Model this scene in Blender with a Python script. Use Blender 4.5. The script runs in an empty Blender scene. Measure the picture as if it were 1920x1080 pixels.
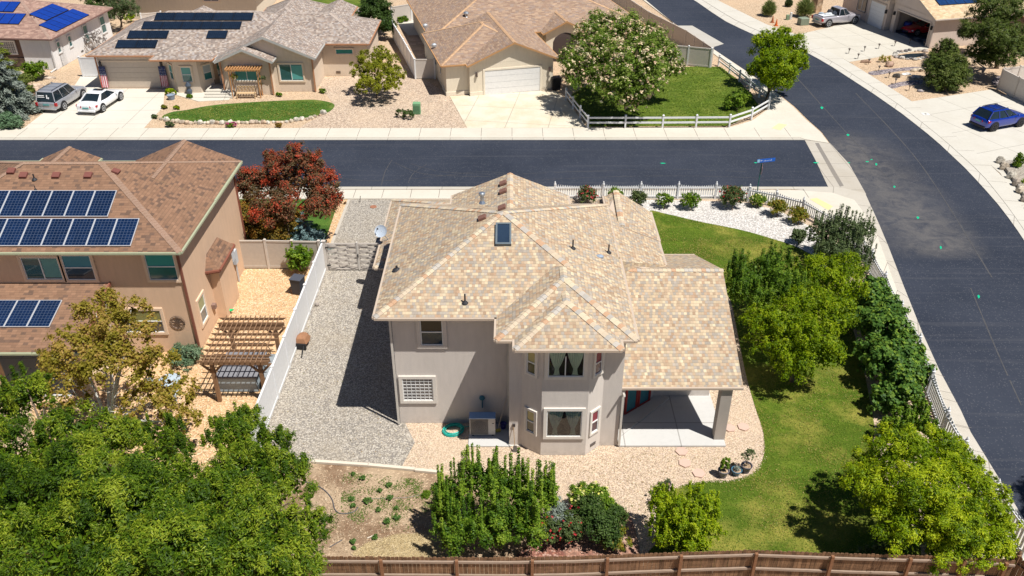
import bpy, bmesh, math, random
import numpy as np
from mathutils import Vector, Matrix
R = math.radians
# ------------------------------------------------------------------ camera, sky, sun, exposure
CAM_H = 25.0; FPX = 1600.0; PITCH = math.atan(995.0/1600.0)
scn = bpy.context.scene
cam_d = bpy.data.cameras.new("camera"); cam = bpy.data.objects.new("camera", cam_d)
scn.collection.objects.link(cam); scn.camera = cam
cam.location = (0, 0, CAM_H); cam.rotation_euler = (math.pi/2-PITCH, 0, 0)
cam_d.sensor_width = 36; cam_d.lens = 36*FPX/1920; cam_d.clip_end = 5000; cam_d.clip_start = 0.5
SUN = Vector((2.37, -1.66, 5.9)).normalized()
world = bpy.data.worlds.new("World"); scn.world = world; world.use_nodes = True
wn = world.node_tree.nodes; bg = wn["Background"]
sky = wn.new("ShaderNodeTexSky"); sky.sky_type = 'NISHITA'; sky.sun_disc = False
sky.sun_elevation = math.asin(SUN.z); sky.sun_rotation = math.atan2(SUN.x, SUN.y)
sky.air_density = 1.0; sky.dust_density = 0.3; sky.ozone_density = 6.0; sky.altitude = 1500
world.node_tree.links.new(sky.outputs[0], bg.inputs[0]); bg.inputs[1].default_value = 0.05
sun_d = bpy.data.lights.new("sun", 'SUN'); sun_d.energy = 5.0; sun_d.angle = R(0.5); sun_d.color = (1.0, 0.965, 0.905)
sun = bpy.data.objects.new("sun", sun_d); scn.collection.objects.link(sun)
sun.rotation_euler = SUN.to_track_quat('Z', 'Y').to_euler(); sun.location = (20, -15, 60)
scn.view_settings.view_transform = 'Standard'; scn.view_settings.look = 'None'
scn.view_settings.exposure = 0.27; scn.view_settings.gamma = 1.0
scn.render.engine = 'CYCLES'; scn.cycles.diffuse_bounces = 2
# ------------------------------------------------------------------ survey helpers: photo pixel -> point of the place
CP, SP = math.cos(PITCH), math.sin(PITCH)
def ray(px, py):
    u = (px-960)/FPX; v = (py-540)/FPX
    return Vector((u, CP - v*SP, -SP - v*CP))
def G(px, py, z=0.0):
    d = ray(px, py); t = (CAM_H - z)/-d.z
    return Vector((d.x*t, d.y*t, z))
def onY(px, py, Y):
    d = ray(px, py); t = Y/d.y
    return Vector((d.x*t, Y, CAM_H + d.z*t))
def onX(px, py, X):
    d = ray(px, py); t = X/d.x
    return Vector((X, d.y*t, CAM_H + d.z*t))
def onP(px, py, p0, n):
    d = ray(px, py); o = Vector((0, 0, CAM_H)); t = (Vector(p0)-o).dot(n)/d.dot(n)
    return o + d*t
# ------------------------------------------------------------------ scene graph helpers
OFF = {}
def link(o): scn.collection.objects.link(o); return o
def tag(o, label=None, cat=None, group=None, kind=None):
    if label: o['label'] = label
    if cat: o['category'] = cat
    if group: o['group'] = group
    if kind: o['kind'] = kind
    return o
def thing(name, label, cat, loc=(0, 0, 0), rz=0.0, group=None):
    o = link(bpy.data.objects.new(name, None)); o.location = loc; o.rotation_euler = (0, 0, rz)
    o.empty_display_size = 0.3
    OFF[o.name] = Vector(loc); return tag(o, label, cat, group)
def copy_tree(o, parent=None):
    c = o.copy(); link(c); c.parent = parent
    if parent is not None: c.matrix_parent_inverse = o.matrix_parent_inverse.copy()
    OFF[c.name] = OFF.get(o.name, Vector((0, 0, 0)))
    for ch in list(o.children):
        copy_tree(ch, c)
    return c
def clone(o, loc, rz, label=None, group=None, scale=None):
    c = copy_tree(o); c.location = loc; c.rotation_euler = (0, 0, rz)
    if scale is not None: c.scale = scale
    if label: c['label'] = label
    if group: c['group'] = group
    return c
class MB:
    def __init__(s): s.v = []; s.f = []
    def quad(s, *p):
        i = len(s.v); s.v += [Vector(q) for q in p]; s.f.append(tuple(range(i, i+len(p)))); return s
    def hexa(s, b, t):
        i = len(s.v); s.v += [Vector(q) for q in list(b)+list(t)]; n = len(b)
        s.f.append(tuple(i+k for k in reversed(range(n)))); s.f.append(tuple(i+n+k for k in range(n)))
        for k in range(n):
            j = (k+1) % n; s.f.append((i+k, i+j, i+n+j, i+n+k))
        return s
    def box(s, x0, x1, y0, y1, z0, z1):
        b = [(x0, y0), (x1, y0), (x1, y1), (x0, y1)]
        return s.hexa([(x, y, z0) for x, y in b], [(x, y, z1) for x, y in b])
    def obox(s, c, sx, sy, z0, z1, a=0.0):
        ca, sa = math.cos(a), math.sin(a)
        b = [(c[0]+x*ca-y*sa, c[1]+x*sa+y*ca) for x, y in ((-sx/2, -sy/2), (sx/2, -sy/2), (sx/2, sy/2), (-sx/2, sy/2))]
        return s.hexa([(x, y, z0) for x, y in b], [(x, y, z1) for x, y in b])
    def bar(s, a, b, w, h, up=(0, 0, 1)):
        a = Vector(a); b = Vector(b); d = (b-a).normalized(); up = Vector(up)
        sd = d.cross(up)
        if sd.length < 1e-4: sd = d.cross(Vector((1, 0, 0)))
        sd.normalize(); u = sd.cross(d).normalized()
        q = [(-w/2, -h/2), (w/2, -h/2), (w/2, h/2), (-w/2, h/2)]
        return s.hexa([a+sd*x+u*y for x, y in q], [b+sd*x+u*y for x, y in q])
    def tube(s, pts, rad, n=8, cap=True):
        pts = [Vector(p) for p in pts]
        if not hasattr(rad, '__len__'): rad = [rad]*len(pts)
        rings = []; prev = None
        for k, p in enumerate(pts):
            d = (pts[min(k+1, len(pts)-1)] - pts[max(k-1, 0)]).normalized()
            if prev is None: prev = d.cross(Vector((0.13, 0.21, 0.97)))
            if prev.length < 1e-3: prev = d.cross(Vector((1, 0, 0)))
            a = (prev - d*prev.dot(d)).normalized(); prev = a; b = d.cross(a)
            i = len(s.v); rings.append(i)
            for j in range(n):
                t = 2*math.pi*j/n; s.v.append(p + (a*math.cos(t)+b*math.sin(t))*rad[k])
        for r0, r1 in zip(rings, rings[1:]):
            for j in range(n):
                j2 = (j+1) % n; s.f.append((r0+j, r0+j2, r1+j2, r1+j))
        if cap:
            s.f.append(tuple(reversed(range(rings[0], rings[0]+n)))); s.f.append(tuple(range(rings[-1], rings[-1]+n)))
        return s
    def lathe(s, c, prof, n=16, sx=1.0, sy=1.0):
        c = Vector(c); rings = []
        for r, z in prof:
            i = len(s.v); rings.append(i)
            for j in range(n):
                t = 2*math.pi*j/n; s.v.append(c + Vector((r*math.cos(t)*sx, r*math.sin(t)*sy, z)))
        for r0, r1 in zip(rings, rings[1:]):
            for j in range(n):
                j2 = (j+1) % n; s.f.append((r0+j, r0+j2, r1+j2, r1+j))
        s.f.append(tuple(reversed(range(rings[0], rings[0]+n)))); s.f.append(tuple(range(rings[-1], rings[-1]+n)))
        return s
    def blob(s, c, rx, ry, rz, seed=0, n=10, m=6, rough=0.18, sq=1.0):
        rnd = random.Random(seed); c = Vector(c); i0 = len(s.v)
        ph = [rnd.uniform(0, 6.28) for _ in range(6)]
        def q(a, b):
            k = 1 + rough*(math.sin(2*a+ph[0])*0.5*math.cos(b)+math.sin(3*a+ph[1]+2*b)*0.4+rnd.uniform(-.3, .3))
            return Vector((rx*math.cos(a)*math.cos(b)*k, ry*math.sin(a)*math.cos(b)*k, rz*math.sin(b)*k))
        for j in range(1, m):
            b = -math.pi/2+math.pi*j/m
            for k in range(n): s.v.append(c+q(2*math.pi*k/n, b))
        s.v.append(c+Vector((0, 0, -rz*.9))); s.v.append(c+Vector((0, 0, rz*.95))); bi = len(s.v)-2; ti = bi+1
        for j in range(m-2):
            for k in range(n):
                k2 = (k+1) % n; s.f.append((i0+j*n+k, i0+j*n+k2, i0+(j+1)*n+k2, i0+(j+1)*n+k))
        for k in range(n):
            k2 = (k+1) % n; s.f.append((bi, i0+k2, i0+k)); s.f.append((ti, i0+(m-2)*n+k, i0+(m-2)*n+k2))
        return s
    def build(s, name, mat, parent=None, world=True, smooth=False, bevel=0.0, fix=False):
        off = OFF.get(parent.name, Vector((0, 0, 0))) if (parent is not None and world) else Vector((0, 0, 0))
        me = bpy.data.meshes.new(name); me.from_pydata([tuple(v-off) for v in s.v], [], s.f)
        if fix:
            bm = bmesh.new(); bm.from_mesh(me); bmesh.ops.recalc_face_normals(bm, faces=bm.faces); bm.to_mesh(me); bm.free()
        me.validate(); me.update()
        uv = me.uv_layers.new(name="UVMap")
        for p in me.polygons:
            n = p.normal
            if abs(n.z) > 0.995: ua = Vector((1, 0, 0)); va = Vector((0, 1, 0))
            else:
                ua = Vector((0, 0, 1)).cross(n).normalized(); va = n.cross(ua)
            for li in p.loop_indices:
                co = me.vertices[me.loops[li].vertex_index].co + off
                uv.data[li].uv = (co.dot(ua), co.dot(va))
        if smooth:
            me.polygons.foreach_set('use_smooth', [True]*len(me.polygons))
        me.materials.append(mat)
        o = link(bpy.data.objects.new(name, me))
        if parent is not None: o.parent = parent
        OFF[o.name] = off
        if bevel > 0:
            m = o.modifiers.new('bevel', 'BEVEL'); m.width = bevel; m.segments = 2; m.limit_method = 'ANGLE'; m.angle_limit = R(40)
        return o
# ------------------------------------------------------------------ materials
MC = {}
class NT:
    def __init__(s, name, rough=0.8, spec=0.3):
        s.m = bpy.data.materials.new(name); s.m.use_nodes = True; s.t = s.m.node_tree; s.n = s.t.nodes
        s.b = s.n['Principled BSDF']; s.b.inputs['Roughness'].default_value = rough
        s.b.inputs['Specular IOR Level'].default_value = spec; s.out = s.n['Material Output']
    def node(s, ty, **kw):
        x = s.n.new(ty)
        for k, v in kw.items(): setattr(x, k, v)
        return x
    def l(s, a, b): s.t.links.new(a, b)
    def put(s, sock, v):
        if isinstance(v, bpy.types.NodeSocket): s.l(v, sock)
        else: sock.default_value = v
    def math(s, op, a, b=0.0, c=None, clamp=False):
        x = s.node('ShaderNodeMath', operation=op); x.use_clamp = clamp; s.put(x.inputs[0], a); s.put(x.inputs[1], b)
        if c is not None: s.put(x.inputs[2], c)
        return x.outputs[0]
    def mix(s, f, a, b, mode='MIX'):
        x = s.node('ShaderNodeMix', data_type='RGBA', blend_type=mode); s.put(x.inputs[0], f)
        s.put(x.inputs[6], a if isinstance(a, bpy.types.NodeSocket) else (*a, 1)); s.put(x.inputs[7], b if isinstance(b, bpy.types.NodeSocket) else (*b, 1))
        return x.outputs[2]
    def ramp(s, f, stops, const=False):
        x = s.node('ShaderNodeValToRGB'); e = x.color_ramp.elements
        if const: x.color_ramp.interpolation = 'CONSTANT'
        while len(e) > 1: e.remove(e[-1])
        e[0].position = stops[0][0]; e[0].color = (*stops[0][1], 1)
        for p, c in stops[1:]:
            q = e.new(p); q.color = (*c, 1)
        s.put(x.inputs[0], f); return x.outputs[0]
    def noise(s, vec, scale, detail=4, rough=0.55, dist=0.0):
        x = s.node('ShaderNodeTexNoise'); x.inputs['Scale'].default_value = scale; x.inputs['Detail'].default_value = detail
        x.inputs['Roughness'].default_value = rough; x.inputs['Distortion'].default_value = dist
        if vec is not None: s.l(vec, x.inputs['Vector'])
        return x.outputs['Fac']
    def voro(s, vec, scale, feature='F1', out='Color', rnd=1.0):
        x = s.node('ShaderNodeTexVoronoi', feature=feature); x.inputs['Scale'].default_value = scale; x.inputs['Randomness'].default_value = rnd
        if vec is not None: s.l(vec, x.inputs['Vector'])
        return x.outputs[out]
    def pos(s): return s.node('ShaderNodeNewGeometry').outputs['Position']
    def uv(s): return s.node('ShaderNodeUVMap').outputs['UV'] if False else s.node('ShaderNodeTexCoord').outputs['UV']
    def obj(s): return s.node('ShaderNodeTexCoord').outputs['Object']
    def map(s, vec, scale=(1, 1, 1), rot=(0, 0, 0)):
        x = s.node('ShaderNodeMapping'); s.l(vec, x.inputs[0]); x.inputs['Scale'].default_value = scale; x.inputs['Rotation'].default_value = rot
        return x.outputs[0]
    def rng(s, f, a, b, c=0.0, d=1.0):
        x = s.node('ShaderNodeMapRange'); s.put(x.inputs[0], f)
        for i, v in enumerate((a, b, c, d)): x.inputs[i+1].default_value = v
        return x.outputs[0]
    def bump(s, h, strength=0.3, dist=0.02):
        x = s.node('ShaderNodeBump'); x.inputs['Strength'].default_value = strength; x.inputs['Distance'].default_value = dist
        s.l(h, x.inputs['Height']); s.l(x.outputs[0], s.b.inputs['Normal'])
    def col(s, c): s.put(s.b.inputs['Base Color'], c if isinstance(c, bpy.types.NodeSocket) else (*c, 1)); return s.m
def sc(c, k): return tuple(min(1, x*k) for x in c)
def memo(fn):
    def w(*a, **k):
        key = (fn.__name__, a, tuple(sorted(k.items())))
        if key not in MC: MC[key] = fn(*a, **k)
        return MC[key]
    return w
@memo
def plain(c, rough=0.6, spec=0.3, metal=0.0, coat=0.0, var=0.06):
    t = NT('paint', rough, spec); t.b.inputs['Metallic'].default_value = metal; t.b.inputs['Coat Weight'].default_value = coat
    t.b.inputs['Coat Roughness'].default_value = 0.04
    f = t.noise(t.obj(), 6.0, 5); return t.col(t.mix(f, sc(c, 1-var*2), sc(c, 1+var*2)))
@memo
def stucco(c, var=0.09):
    t = NT('stucco', 0.95, 0.1); p = t.pos()
    a = t.noise(p, 0.6, 5, 0.6); b = t.noise(t.map(p, (6, 6, 1.2)), 1.0, 4); d = t.noise(p, 30, 3, 0.7)
    m = t.mix(a, sc(c, 1-var), sc(c, 1+var)); m = t.mix(t.rng(b, .35, .7, 0, .4), m, sc(c, .8)); z_ = t.node('ShaderNodeSeparateXYZ'); t.l(p, z_.inputs[0]); e_ = t.noise(t.map(p, (2, 2, 2)), 2.0, 5, .7); m = t.mix(t.math('MULTIPLY', t.rng(z_.outputs[2], .45, .0), t.rng(e_, .4, .65)), m, sc(c, .72)); m = t.mix(t.rng(d, .3, .7, 0, .2), m, sc(c, 1.2))
    t.bump(d, 0.5, 0.012); return t.col(m)
@memo
def shingle(cols, cw=0.2, ch=0.145, line=0.55, big=0.12, fill=0.0):
    # cols: tuple of colours drawn per tab; uv is in metres along the eave and up the slope
    t = NT('shingle', 0.93, 0.15); uv = t.uv()
    sx = t.node('ShaderNodeSeparateXYZ'); t.l(uv, sx.inputs[0]); U, V = sx.outputs[0], sx.outputs[1]
    row = t.math('FLOOR', t.math('DIVIDE', V, ch)); fr = t.math('FRACT', t.math('DIVIDE', V, ch))
    wn0 = t.node('ShaderNodeTexWhiteNoise', noise_dimensions='1D'); t.l(row, wn0.inputs['W'])
    uu = t.math('ADD', t.math('DIVIDE', U, cw), t.math('MULTIPLY', wn0.outputs['Value'], 7.0))
    cell = t.math('FLOOR', uu); fu = t.math('FRACT', uu)
    cb = t.node('ShaderNodeCombineXYZ'); t.l(cell, cb.inputs[0]); t.l(row, cb.inputs[1])
    w = t.node('ShaderNodeTexWhiteNoise', noise_dimensions='3D'); t.l(cb.outputs[0], w.inputs['Vector'])
    n = len(cols); c = t.ramp(w.outputs['Value'], [(i/n, cols[i]) for i in range(n)], True)
    w2 = t.node('ShaderNodeSeparateColor'); t.l(w.outputs['Color'], w2.inputs[0])
    c = t.mix(t.math('MULTIPLY', w2.outputs[1], 0.3), c, (0.03, 0.025, 0.02))
    dk = t.math('LESS_THAN', fr, 0.14); ed = t.math('LESS_THAN', fu, 0.07)
    c = t.mix(t.math('MULTIPLY', dk, line), c, (0.05, 0.04, 0.035)); c = t.mix(t.math('MULTIPLY', ed, line*.6), c, (0.05, 0.04, 0.035))
    a = t.noise(t.pos(), 0.35, 5, 0.6); c = t.mix(t.rng(a, .35, .7, 0, big), c, (0.12, 0.09, 0.07))
    gr = t.noise(t.pos(), 60, 2, 0.8); c = t.mix(t.rng(gr, .3, .7, 0, .25), c, sc(cols[0], 1.35))
    t.bump(fr, 0.16, 0.02); return t.col(c)
@memo
def capmat(cols, seg=0.16):
    # hip and ridge caps: uv.x runs round the edge; tone changes per cap in world position
    t = NT('ridge_cap', 0.93, 0.15); at = t.node('ShaderNodeAttribute', attribute_name='seg')
    n = len(cols); c = t.ramp(at.outputs['Fac'], [(i/n, cols[i]) for i in range(n)], True)
    gr = t.noise(t.pos(), 25, 3, 0.8); c = t.mix(t.rng(gr, .3, .7, 0, .3), c, (0.6, 0.55, 0.48)); return t.col(c)
@memo
def gravel(cols, scale=14.0, patch=None, patch_k=0.5, bump=0.5, pscale=0.25):
    t = NT('gravel', 0.95, 0.1); p = t.pos()
    w = t.node('ShaderNodeSeparateColor'); t.l(t.voro(p, scale), w.inputs[0])
    n = len(cols); c = t.ramp(w.outputs[0], [(i/n, cols[i]) for i in range(n)], True)
    d = t.voro(p, scale, 'F1', 'Distance'); c = t.mix(t.rng(d, .42, .75, 0, .75), c, sc(cols[0], .35))
    w2 = t.node('ShaderNodeSeparateColor'); t.l(t.voro(p, scale*.37), w2.inputs[0])
    c = t.mix(t.math('MULTIPLY', w2.outputs[1], .22), c, sc(cols[-1], .6))
    a = t.noise(p, pscale, 6, 0.62)
    if patch: c = t.mix(t.rng(a, .47, .66, 0, patch_k), c, patch)
    b = t.noise(p, 2.2, 5, 0.7); c = t.mix(t.rng(b, .3, .75, 0, .25), c, sc(cols[len(cols)//2], .7))
    t.bump(d, bump, 0.03); return t.col(c)
@memo
def soil(c1, c2, c3, s=0.4):
    t = NT('soil', 0.97, 0.05); p = t.pos(); a = t.noise(p, s, 7, 0.65); b = t.noise(p, 6.0, 5, 0.7); d = t.noise(p, 26, 3, 0.8)
    c = t.mix(t.rng(a, .4, .62), c1, c2); c = t.mix(t.rng(b, .45, .75, 0, .55), c, c3); c = t.mix(t.rng(d, .5, .8, 0, .5), c, sc(c1, 1.4))
    w = t.node('ShaderNodeSeparateColor'); t.l(t.voro(p, 16), w.inputs[0]); c = t.mix(t.math('MULTIPLY', t.math('GREATER_THAN', w.outputs[0], .9), .5), c, sc(c1, 1.6))
    t.bump(b, 0.7, 0.06); return t.col(c)
@memo
def grass(c1, c2, c3, ang=0.3, sc_=0.5, dry=0.25):
    t = NT('lawn', 0.9, 0.15); p = t.pos(); st = t.noise(t.map(p, (0.25, 1.1, 1), (0, 0, ang)), 0.9, 5, 0.6)
    a = t.noise(p, sc_, 6, 0.6); b = t.noise(p, 9, 4, 0.7); d = t.noise(t.map(p, (1, 1, 1)), 45, 3, 0.8)
    st2 = t.noise(t.map(p, (0.10, 1.6, 1), (0, 0, ang)), 0.7, 2, 0.4, .3); c = t.mix(t.rng(st, .40, .60), c1, c2); c = t.mix(t.rng(st2, .46, .54, 0, .75), c, sc(c1, .62)); a3 = t.noise(p, .8, 4, .6, .6); c = t.mix(t.rng(a3, .40, .60, .65, 0), c, sc(c1, .75)); c = t.mix(t.rng(a, .48, .62, 0, dry), c, c3)
    c = t.mix(t.rng(b, .35, .75, 0, .45), c, sc(c1, .55)); c = t.mix(t.rng(d, .35, .7, 0, .55), c, sc(c2, 1.5)); c = t.mix(t.rng(d, .6, .3, 0, .5), c, sc(c1, .4))
    t.bump(d, 0.8, 0.05); return t.col(c)
@memo
def concrete(c, joint=0.0, dirt=0.3, ang=0.0, tint=(0.35, 0.3, 0.22)):
    t = NT('concrete', 0.9, 0.2); p = t.pos(); a = t.noise(p, 0.5, 6, 0.65); b = t.noise(p, 4, 5, 0.7); d = t.noise(p, 40, 2, 0.7)
    m = t.mix(t.rng(a, .4, .7, 0, dirt), c, tint); m = t.mix(t.rng(b, .5, .75, 0, .25), m, sc(c, .75)); m = t.mix(t.rng(d, .4, .7, 0, .2), m, sc(c, 1.15))
    wv = t.noise(t.map(p, (.3, 3, 1)), 1.5, 4); m = t.mix(t.rng(wv, .55, .7, 0, .22), m, sc(c, .8))
    if joint > 0:
        q = t.node('ShaderNodeSeparateXYZ'); t.l(t.map(p, (1/joint, 1/joint, 1), (0, 0, ang)), q.inputs[0])
        e = t.math('MAXIMUM', t.math('LESS_THAN', t.math('FRACT', q.outputs[0]), .05/joint), t.math('LESS_THAN', t.math('FRACT', q.outputs[1]), .05/joint))
        m = t.mix(t.math('MULTIPLY', e, .5), m, (0.12, 0.1, 0.08))
    t.bump(d, 0.2, 0.01); return t.col(m)
@memo
def asphalt(dusty=False):
    t = NT('asphalt', 0.85, 0.25); p = t.pos(); a = t.noise(p, 0.15, 6, 0.6); b = t.noise(p, 2.0, 6, 0.7); d = t.noise(p, 55, 2, 0.9)
    m = t.mix(t.rng(a, .35, .7), (0.018, 0.024, 0.040), (0.035, 0.042, 0.062)); m = t.mix(t.rng(b, .45, .8, 0, .35), m, (0.046, 0.052, 0.068))
    w = t.node('ShaderNodeSeparateColor'); t.l(t.voro(p, 22), w.inputs[0]); m = t.mix(t.math('MULTIPLY', t.math('GREATER_THAN', w.outputs[0], .95), .45), m, (0.13, 0.13, 0.14))
    m = t.mix(t.rng(d, .45, .75, 0, .5), m, (0.056, 0.062, 0.078))
    ln = t.noise(t.map(p, (.06, 2.6, 1)), 1.0, 3, 0.6, 0.4); m = t.mix(t.rng(ln, .56, .68, 0, .22), m, (0.09, 0.09, 0.1))
    if dusty:
        # pale dust tracked over the asphalt where the trench was cut
        q = t.node('ShaderNodeAttribute', attribute_name='dust'); n2 = t.noise(p, 0.9, 7, 0.72, 0.8)
        k = t.math('MULTIPLY', q.outputs['Fac'], t.rng(n2, .33, .62, 0.15, 1.0), clamp=True)
        m = t.mix(t.math('MULTIPLY', k, .5), m, (0.17, 0.155, 0.14))
    t.bump(d, 0.35, 0.01); return t.col(m)
@memo
def wood(c1, c2, grain=(1.2, 14, 1), plank=0.0, rough=0.75):
    t = NT('timber', rough, 0.2); uv = t.uv(); g = t.noise(t.map(uv, (grain[0], grain[1], 1)), 2.0, 5, 0.65, .3)
    c = t.mix(t.rng(g, .3, .7), c1, c2)
    if plank > 0:
        q = t.node('ShaderNodeSeparateXYZ'); t.l(uv, q.inputs[0]); cell = t.math('FLOOR', t.math('DIVIDE', q.outputs[0], plank)); fr = t.math('FRACT', t.math('DIVIDE', q.outputs[0], plank))
        w = t.node('ShaderNodeTexWhiteNoise', noise_dimensions='1D'); t.l(cell, w.inputs['W'])
        c = t.mix(t.math('MULTIPLY', w.outputs['Value'], .65), c, sc(c1, .45)); c = t.mix(t.math('LESS_THAN', fr, .06), c, (0.02, 0.015, 0.01))
        a = t.noise(t.map(uv, (3, .6, 1)), 1.5, 5, .7); c = t.mix(t.rng(a, .45, .75, 0, .6), c, sc(c2, 1.35))
    t.bump(g, 0.3, 0.01); return t.col(c)
@memo
def glass_dark(c=(0.02, 0.05, 0.06), rough=0.06):
    t = NT('window_glass', rough, 0.8); f = t.noise(t.pos(), 1.1, 3); return t.col(t.mix(f, sc(c, .6), sc(c, 1.6)))
@memo
def glass_clear():
    t = NT('clear_glass'); tr = t.node('ShaderNodeBsdfTransparent'); gl = t.node('ShaderNodeBsdfGlossy'); gl.inputs['Roughness'].default_value = .03
    fr = t.node('ShaderNodeFresnel'); fr.inputs[0].default_value = 1.5; mx = t.node('ShaderNodeMixShader')
    tr.inputs[0].default_value = (.93, .97, .96, 1); t.l(t.math('ADD', fr.outputs[0], .04), mx.inputs[0]); t.l(tr.outputs[0], mx.inputs[1]); t.l(gl.outputs[0], mx.inputs[2]); t.l(mx.outputs[0], t.out.inputs[0]); return t.m
@memo
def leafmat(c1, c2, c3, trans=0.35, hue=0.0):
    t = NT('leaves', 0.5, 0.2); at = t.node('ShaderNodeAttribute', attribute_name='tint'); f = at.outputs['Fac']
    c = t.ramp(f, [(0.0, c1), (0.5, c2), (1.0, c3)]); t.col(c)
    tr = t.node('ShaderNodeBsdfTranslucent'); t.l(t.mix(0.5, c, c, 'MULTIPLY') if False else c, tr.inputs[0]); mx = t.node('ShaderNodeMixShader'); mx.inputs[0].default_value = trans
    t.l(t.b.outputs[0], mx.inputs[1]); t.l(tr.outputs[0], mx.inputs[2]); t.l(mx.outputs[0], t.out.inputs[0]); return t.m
@memo
def bark(c=(0.16, 0.12, 0.09)):
    t = NT('bark', 0.9, 0.1); g = t.noise(t.map(t.obj(), (6, 6, 1.5)), 3, 5, .7); t.bump(g, .6, .03); return t.col(t.mix(g, sc(c, .5), sc(c, 1.5)))
@memo
def solar_cells(c=(0.012, 0.035, 0.11), line=(0.32, 0.38, 0.45), cell=0.16, lk=0.8, c2=None):
    t = NT('solar_cells', 0.12, 0.25); q = t.node('ShaderNodeSeparateXYZ'); t.l(t.obj(), q.inputs[0])
    def g(s_): return t.math('LESS_THAN', t.math('FRACT', t.math('ADD', t.math('DIVIDE', s_, cell), .07)), .14)
    e = t.math('MAXIMUM', g(q.outputs[0]), g(q.outputs[1])); cb = t.node('ShaderNodeCombineXYZ')
    t.l(t.math('FLOOR', t.math('DIVIDE', q.outputs[0], cell)), cb.inputs[0]); t.l(t.math('FLOOR', t.math('DIVIDE', q.outputs[1], cell)), cb.inputs[1])
    w = t.node('ShaderNodeTexWhiteNoise'); t.l(cb.outputs[0], w.inputs[0]); inf = t.node('ShaderNodeObjectInfo')
    k = t.math('ADD', t.math('MULTIPLY', w.outputs['Value'], .5), t.math('MULTIPLY', inf.outputs['Random'], .5))
    m = t.mix(k, c, c2 or sc(c, 1.9)); m = t.mix(t.math('MULTIPLY', e, lk), m, line); return t.col(m)
@memo
def metal(c, rough=0.4):
    return plain(c, rough, 0.5, 0.7)
WHITE = (0.78, 0.78, 0.76)
# ------------------------------------------------------------------ house builders
def local(o): OFF[o.name] = Vector((0, 0, 0)); return o
def roof_mesh(name, faces, parent, mat, fmat, th=0.16, over=0.012, caps=None, capm=None, fname='fascia', slope=0.42):
    mb = MB()
    for f in faces: mb.quad(*f)
    o = mb.build(name, mat, parent)
    key = lambda p: (round(p[0], 3), round(p[1], 3), round(p[2], 3))
    cnt = {}
    for f in faces:
        for i in range(len(f)):
            a, b = f[i], f[(i+1) % len(f)]; k = tuple(sorted((key(a), key(b)))); cnt[k] = cnt.get(k, 0)+1
    fb = MB(); dz = Vector((0, 0, -th))
    for f in faces:
        fb.quad(*[Vector(p)+dz for p in reversed(f)])
        for i in range(len(f)):
            a, b = Vector(f[i]), Vector(f[(i+1) % len(f)])
            if cnt[tuple(sorted((key(a), key(b))))] == 1:
                up = Vector((0, 0, -0.004)); fb.quad(b+up, a+up, a+dz, b+dz)
                if abs(a.z-b.z) < 0.02 and (b-a).length > .6:   # gutter trough on level eaves
                    d = (b-a).normalized(); n = Vector((d.y, -d.x, 0)); g = .09
                    fb.bar(a+n*g/2+Vector((0, 0, -.06)), b+n*g/2+Vector((0, 0, -.06)), g, .1)
    fb.build(fname, fmat, o)
    if caps: cap_mesh(caps, o, capm, slope)
    return o
def cap_mesh(edges, parent, mat, slope=0.42, w=0.15, seg=0.19, seed=1):
    rnd = random.Random(seed); mb = MB(); vals = []
    for a, b in edges:
        a = Vector(a); b = Vector(b); L = (b-a).length; n = max(1, int(L/seg)); d = (b-a)/n
        h = Vector((d.x, d.y, 0)).normalized(); s = Vector((-h.y, h.x, 0)); lvl = abs(a.z-b.z) < 0.05*L
        drop = w*slope*(1 if lvl else 0.72)
        if a.z > b.z: a, b, d = b, a, -d
        for k in range(n):
            p = a+d*k; q = a+d*(k+1.12); lo = Vector((0, 0, .035)); hi = Vector((0, 0, .022)); c = rnd.random()
            for sg in (1, -1):
                e = s*sg*w - Vector((0, 0, drop))
                pts = [p+lo, q+hi, q+hi+e, p+lo+e]
                if sg > 0: pts = [pts[0], pts[3], pts[2], pts[1]]
                # keep normals up
                nn = (pts[1]-pts[0]).cross(pts[2]-pts[0])
                if nn.z < 0: pts.reverse()
                mb.quad(*pts); vals.append(c)
            mb.quad(p+lo, p+lo+s*w-Vector((0, 0, drop)), p+lo+s*w-Vector((0, 0, drop+.03)), p-Vector((0, 0, .0)), p+lo-s*w-Vector((0, 0, drop+.03)), p+lo-s*w-Vector((0, 0, drop))); vals.append(c*.5)
    o = mb.build('ridge_caps', mat, parent)
    at = o.data.attributes.new('seg', 'FLOAT', 'FACE'); at.data.foreach_set('value', vals[:len(o.data.polygons)])
    return o
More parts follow.
